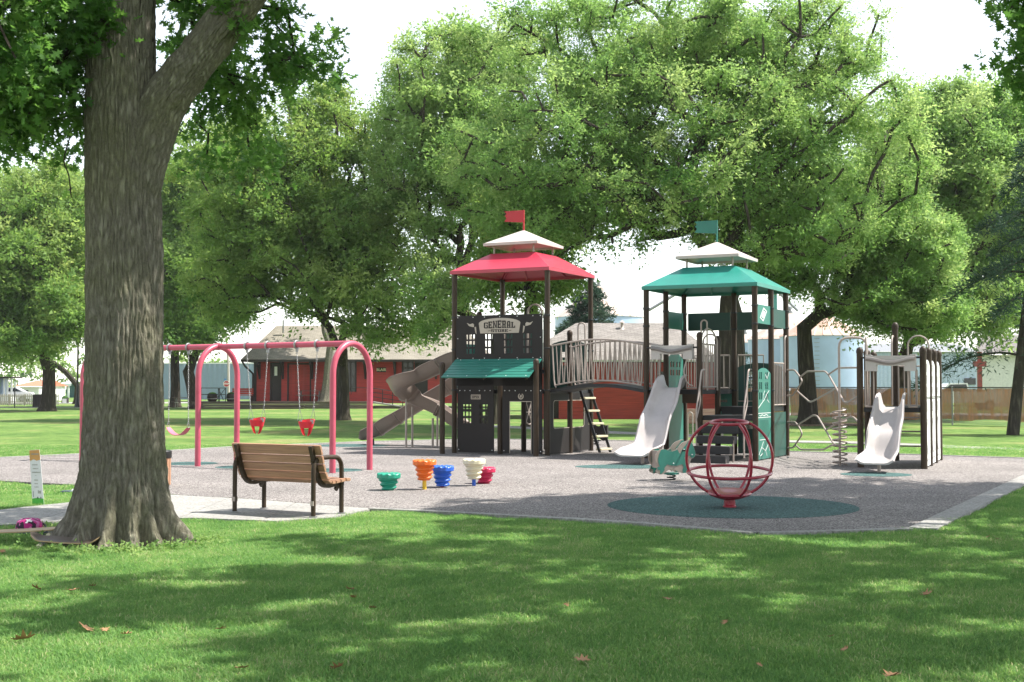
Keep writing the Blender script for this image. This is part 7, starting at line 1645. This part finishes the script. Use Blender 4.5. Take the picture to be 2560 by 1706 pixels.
def blob(c, rx, ry, rz_, seed, flat=0.0, n1=26, n2=16):
    rows = []
    for i in range(n2+1):
        th = PI*i/n2; row = []
        for k in range(n1+1):
            ph = 2*PI*(k % n1)/n1; d = Vector((math.sin(th)*math.cos(ph), math.sin(th)*math.sin(ph), math.cos(th))); r_ = 1+0.12*mnoise.noise(d*2.2+Vector((seed, 0, 0)))+0.04*mnoise.noise(d*6+Vector((0, seed, 0)))
            s_ = lambda u: math.copysign(abs(u)**0.8, u); row.append(Vector((c[0]+rx*s_(d.x)*r_, c[1]+ry*s_(d.y)*r_, max(flat, c[2]+rz_*s_(d.z)*r_))))
        rows.append(row)
    mb = MB(); mb.sheet(rows); return mb
blob((0, 0, 0.10), 0.135, 0.12, 0.085, 3).build('bag', m, t, smooth=True); blob((0.03, -0.03, 0.035), 0.13, 0.11, 0.04, 6).build('bag_base', mat('navy_nylon', (0.015, 0.02, 0.05), 0.7), t, smooth=True)
fr = frame((0.01, -0.085, 0.155), (1, 0.1, 0.12), (-0.05, 0.6, 0.8)); mb = MB(); mb.prism([(-0.035, -0.022), (-0.012, -0.03), (0.0, -0.008), (0.03, -0.02), (0.04, -0.008), (0.012, 0.006), (0.03, 0.024), (-0.002, 0.014), (-0.03, 0.022), (-0.015, 0.002)], fr, 0.012, 0.017); mb.build('emblem', M['white'], t)
MB().tube(catmull([(0.10, 0.05, 0.14), (0.17, -0.02, 0.10), (0.16, -0.09, 0.05), (0.08, -0.10, 0.03)], 5), 0.012, 6).build('strap', M['black'], t, smooth=True)
dk = G(135, 1350); t = thing('dark_bag', 'crumpled dark blue bag tucked between the roots and the skateboard', 'bag', (dk.x, dk.y+0.18, 0), 0.4); blob((0, 0, 0.05), 0.16, 0.09, 0.055, 11).build('bag', mat('navy_cloth', (0.012, 0.014, 0.035), 0.8), t, smooth=True); MB().tube(catmull([(0.1, 0, 0.09), (0.16, -0.06, 0.06), (0.2, -0.02, 0.02)], 5), 0.01, 6).build('strap', M['black'], t)
sh = G(183, 1234); t = thing('crumpled_cloth', 'small white and navy cloth bundle on the grass strip behind the trunk', 'cloth', (sh.x, sh.y, 0), 0)
blob((0.06, 0, 0.035), 0.09, 0.06, 0.04, 21).build('white_cloth', M['white'], t, smooth=True); blob((-0.09, 0, 0.02), 0.10, 0.06, 0.028, 23).build('navy_cloth', mat('slate_cloth', (0.05, 0.07, 0.10), 0.8), t, smooth=True)
tcn = G(398, 1218); t = thing('litter_bin', 'slatted tan litter bin with black lid, mostly hidden behind the trunk', 'litter bin', (tcn.x, tcn.y, 0.03), 0)
for k in range(16):
    a = 2*PI*k/16; MB().obox((0.165*math.cos(a), 0.165*math.sin(a), 0.22), (-math.sin(a), math.cos(a), 0), (math.cos(a), math.sin(a), 0), (0, 0, 1), 0.056, 0.02, 0.42).build('slat', M['plank'], t)
MB().lathe([(0.155, 0.01), (0.155, 0.43)], 20).build('liner', M['black'], t, smooth=True); MB().lathe([(0.185, 0.43), (0.19, 0.44), (0.19, 0.53), (0.17, 0.55), (0.06, 0.56)], 24).build('lid', M['black'], t, auto=True)

# ================================================================== FALLEN LEAVES
def dry_leaf(loc, sc, rz, label, curl=0.5, seed=0):
    S = SHAPES['oak'][0]; rs = np.random.RandomState(seed); t_ = [(0, 1, 15), (1, 2, 3), (1, 3, 13), (1, 13, 15), (13, 14, 15), (3, 4, 5), (3, 5, 11), (3, 11, 13), (11, 12, 13), (5, 6, 7), (5, 7, 9), (5, 9, 11), (9, 10, 11), (7, 8, 9)]
    vs = []
    for x, y, z in S:
        u_ = (x-0.5); zz_ = curl*(y*y*1.1+u_*u_*0.5)+0.10*math.sin(5*x+seed)*abs(y)+rs.uniform(-.05, .05); vs.append(((x-0.5)*sc, y*sc*1.0, zz_*sc*0.8+0.02))
    mb = MB(); mb.add(vs, t_); mb.add([(a[0], a[1], a[2]-0.0015) for a in vs], [f[::-1] for f in t_]); o = mb.build('fallen_leaf', M['dryleaf'], None, smooth=True); o.location = (loc.x, loc.y, 0.035); o.rotation_euler = (rs.uniform(-.5, .5), rs.uniform(-.5, .5), rz)
    tag(o, label, 'leaf', 'fallen leaves on the lawn'); return o
fl = [(89, 1478, .13, 'fallen leaf, upper left of the two big ones near the left edge'), (184, 1484, .15, 'curled orange-brown fallen leaf below the skateboards'), (232, 1472, .08, 'small dark fallen leaf just right of the curled orange one'), (212, 1579, .16, 'large star-shaped brown leaf in the lower left lawn'), (58, 1606, .17, 'large rusty leaf nearest the left edge of the lawn'),
      (262, 1584, .08, 'small pale leaf right of the star-shaped brown leaf'), (551, 1582, .10, 'tan leaf lying in the shade in the lower middle left'), (873, 1481, .10, 'pale tan leaf on the shaded middle lawn'), (882, 1500, .07, 'tiny pale leaf under the pale tan one'), (932, 1527, .07, 'upright brown leaf in the middle lawn'), (605, 1680, .10, 'leaf at the bottom edge below the tan one'), (843, 1679, .10, 'brown leaf at the bottom edge of the middle lawn'),
      (1669, 1506, .10, 'pale curled leaf on the lawn below the spinner'), (1455, 1659, .12, 'pale tan leaf at the bottom, right of centre'), (2320, 1492, .13, 'yellowish leaf on the right lawn'), (2473, 1347, .07, 'small orange leaf near the right kerb'), (2492, 1353, .06, 'tiny orange leaf beside the one near the right kerb'), (2230, 1700, .12, 'pale leaf at the bottom right edge'), (1415, 1520, .06, 'small red-brown leaf left of the pale curled one'),
      (2080, 1600, .06, 'small rusty leaf on the lower right lawn'), (2115, 1632, .07, 'pale leaf beside the small rusty one at lower right'), (1815, 1564, .07, 'thin twiggy leaf on the lower right lawn'), (1895, 1671, .05, 'tiny rust leaf at the bottom right'), (5, 1384, .08, 'reddish leaf at the left edge under the backpack'), (316, 1595, .09, 'dull leaf in the left foreground shade')]
for i, (px, py, sc, lab) in enumerate(fl): dry_leaf(G(px, py, 0.03), sc*0.85, i*1.7, lab, 0.4+0.5*((i*37) % 10)/10, i)

# ================================================================== GRASS
def in_poly(x, y, poly):
    n_ = len(poly); ins = np.zeros(len(x), bool); j = n_-1
    for i in range(n_):
        xi, yi, xj, yj = poly[i].x, poly[i].y, poly[j].x, poly[j].y
        c = ((yi > y) != (yj > y)) & (x < (xj-xi)*(y-yi)/((yj-yi) if abs(yj-yi) > 1e-9 else 1e-9)+xi); ins ^= c; j = i
    return ins
def edge_dist(x, y, poly):
    d = np.full(len(x), 1e9)
    for i in range(len(poly)):
        a, b = poly[i], poly[(i+1) % len(poly)]; ex, ey = b.x-a.x, b.y-a.y; L2 = ex*ex+ey*ey+1e-9; t = np.clip(((x-a.x)*ex+(y-a.y)*ey)/L2, 0, 1); d = np.minimum(d, np.hypot(x-a.x-t*ex, y-a.y-t*ey))
    return d
def blades(n, rad, hmin, hmax, wid, seed, lean=0.55):
    rs = np.random.RandomState(seed); r = rad*np.sqrt(rs.rand(n)); a = rs.rand(n)*2*PI; x, y = r*np.cos(a), r*np.sin(a)
    h = (hmin+(hmax-hmin)*rs.rand(n)**1.5)*(1.0-0.25*(r/rad)**2); th = rs.rand(n)*2*PI; ln = h*lean*(0.3+1.4*rs.rand(n)); dx, dy = np.cos(th), np.sin(th); sx, sy = -dy, dx; w = wid*(0.6+0.8*rs.rand(n))/2
    V = np.zeros((n, 5, 3)); V[:, 0] = np.stack([x-sx*w, y-sy*w, -0.01*np.ones(n)], 1); V[:, 1] = np.stack([x+sx*w, y+sy*w, -0.01*np.ones(n)], 1)
    mx, my = x+dx*ln*0.35, y+dy*ln*0.35; V[:, 2] = np.stack([mx+sx*w*.8, my+sy*w*.8, h*0.62], 1); V[:, 3] = np.stack([mx-sx*w*.8, my-sy*w*.8, h*0.62], 1); V[:, 4] = np.stack([x+dx*ln, y+dy*ln, h*(0.95-0.25*rs.rand(n))], 1)
    cl_ = 0.12*np.sin(x*14+seed)+0.1*np.cos(y*17); tint = np.clip(0.42+cl_+rs.randn(n)*0.17, 0, 0.86); dry = rs.rand(n) < 0.055; tint[dry] = 0.93+0.07*rs.rand(dry.sum())
    base = np.arange(n)[:, None]*5; F = np.concatenate([(base+np.array([[0, 1, 2]])), (base+np.array([[0, 2, 3]])), (base+np.array([[3, 2, 4]]))]); return V.reshape(-1, 3), F, np.repeat(tint, 5)
def grass(name, pts, rots, scls, patches, m):
    o = instancer(name, patches, np.stack([pts[:, 0], pts[:, 1], np.zeros(len(pts))], 1), {'rz': rots, 'scl': scls}, m); tag(o, kind='stuff'); return o
rng = np.random.RandomState(12)
def spots(y0, y1, sp_, margin):
    out = []
    y = y0
    while y < y1:
        hw = y*0.405+1.6; xs_ = np.arange(-hw, hw, sp_); out.append(np.stack([xs_+rng.uniform(-.5, .5, len(xs_))*sp_, np.full(len(xs_), y)+rng.uniform(-.5, .5, len(xs_))*sp_], 1)); y += sp_*0.87
    p = np.concatenate(out); x, y = p[:, 0], p[:, 1]
    keep = ~in_poly(x, y, rub_pts) & ~in_poly(x, y, pad_pts)
    p = p[keep]; x, y = p[:, 0], p[:, 1]; d = np.minimum(edge_dist(x, y, rub_pts), edge_dist(x, y, pad_pts)); kd = d > margin
    right = (x > 3.3) & (y > 15.5); kd &= ~(right & (edge_dist(x, y, rub_pts) < 0.40)); kd &= ~((x > -1.5) & (d < margin+0.12))
    return p[kd], d[kd]
def bare(p):                                                # grass is thinner at the foot of the trunk
    c = np.hypot(p[:, 0]+3.95, p[:, 1]-13.05); return p[(c > 0.75)]
pa1, _ = spots(6.3, 12.5, 0.17, 0.10); pa1 = bare(pa1)
pa2, _ = spots(12.5, 18.5, 0.20, 0.11); pa2 = bare(pa2)
pa3, _ = spots(18.5, 34, 0.42, 0.18)
nearp = [blades(700, 0.24, 0.022, 0.058, 0.0046, s, 0.75) for s in range(4)]
grass('grass', np.concatenate([pa1, pa2]), rng.rand(len(pa1)+len(pa2))*6.28, 0.75+0.6*rng.rand(len(pa1)+len(pa2)), nearp, M['blade'])
farp = [blades(620, 0.42, 0.025, 0.055, 0.010, s+20) for s in range(3)]
grass('grass', pa3, rng.rand(len(pa3))*6.28, 0.75+0.5*rng.rand(len(pa3)), farp, M['blade'])
# broad-leaved weeds round the roots and along the walk
wp_ = []
for k in range(150):
    a = rng.uniform(-PI*1.05, 0.15); r_ = 0.72+abs(rng.randn())*0.14; wp_.append((-3.95+r_*math.cos(a)*1.05, 13.05+r_*math.sin(a)*1.05, 0.03))
for k in range(90): wp_.append((rng.uniform(-5.2, -4.3), 13.9+rng.randn()*0.12, 0.03))
V, F, T = crown_leaves(np.array(wp_), 27, 0.07, 0.035, 0.55, 77, 0.0, 0.6, 'leaf', 0.8, 9)
V[:, 2] = np.abs(V[:, 2])+0.005; tag(set_leaf_mesh('weeds', V, F, T, M['leafA'], None, (0, 0, 0)), kind='stuff')

# ================================================================== AIR
hzb = MB().box(-480, 480, -48, 300, -1.0, 24.0)
hzo = hzb.build('haze', None); tag(hzo, kind='stuff')  # thin haze volume added to lift the darkest shade
hm = bpy.data.materials.new('shade_lift_haze'); hm.use_nodes = True; hm.node_tree.nodes.clear()
hv = hm.node_tree.nodes.new('ShaderNodeVolumePrincipled'); ho = hm.node_tree.nodes.new('ShaderNodeOutputMaterial'); hm.node_tree.links.new(hv.outputs[0], ho.inputs['Volume'])
hv.inputs['Density'].default_value = 0.00022; hv.inputs['Color'].default_value = (0.95, 0.97, 1.0, 1); hv.inputs['Anisotropy'].default_value = 0.3
hzo.data.materials.append(hm)
SC.cycles.volume_bounces = 0
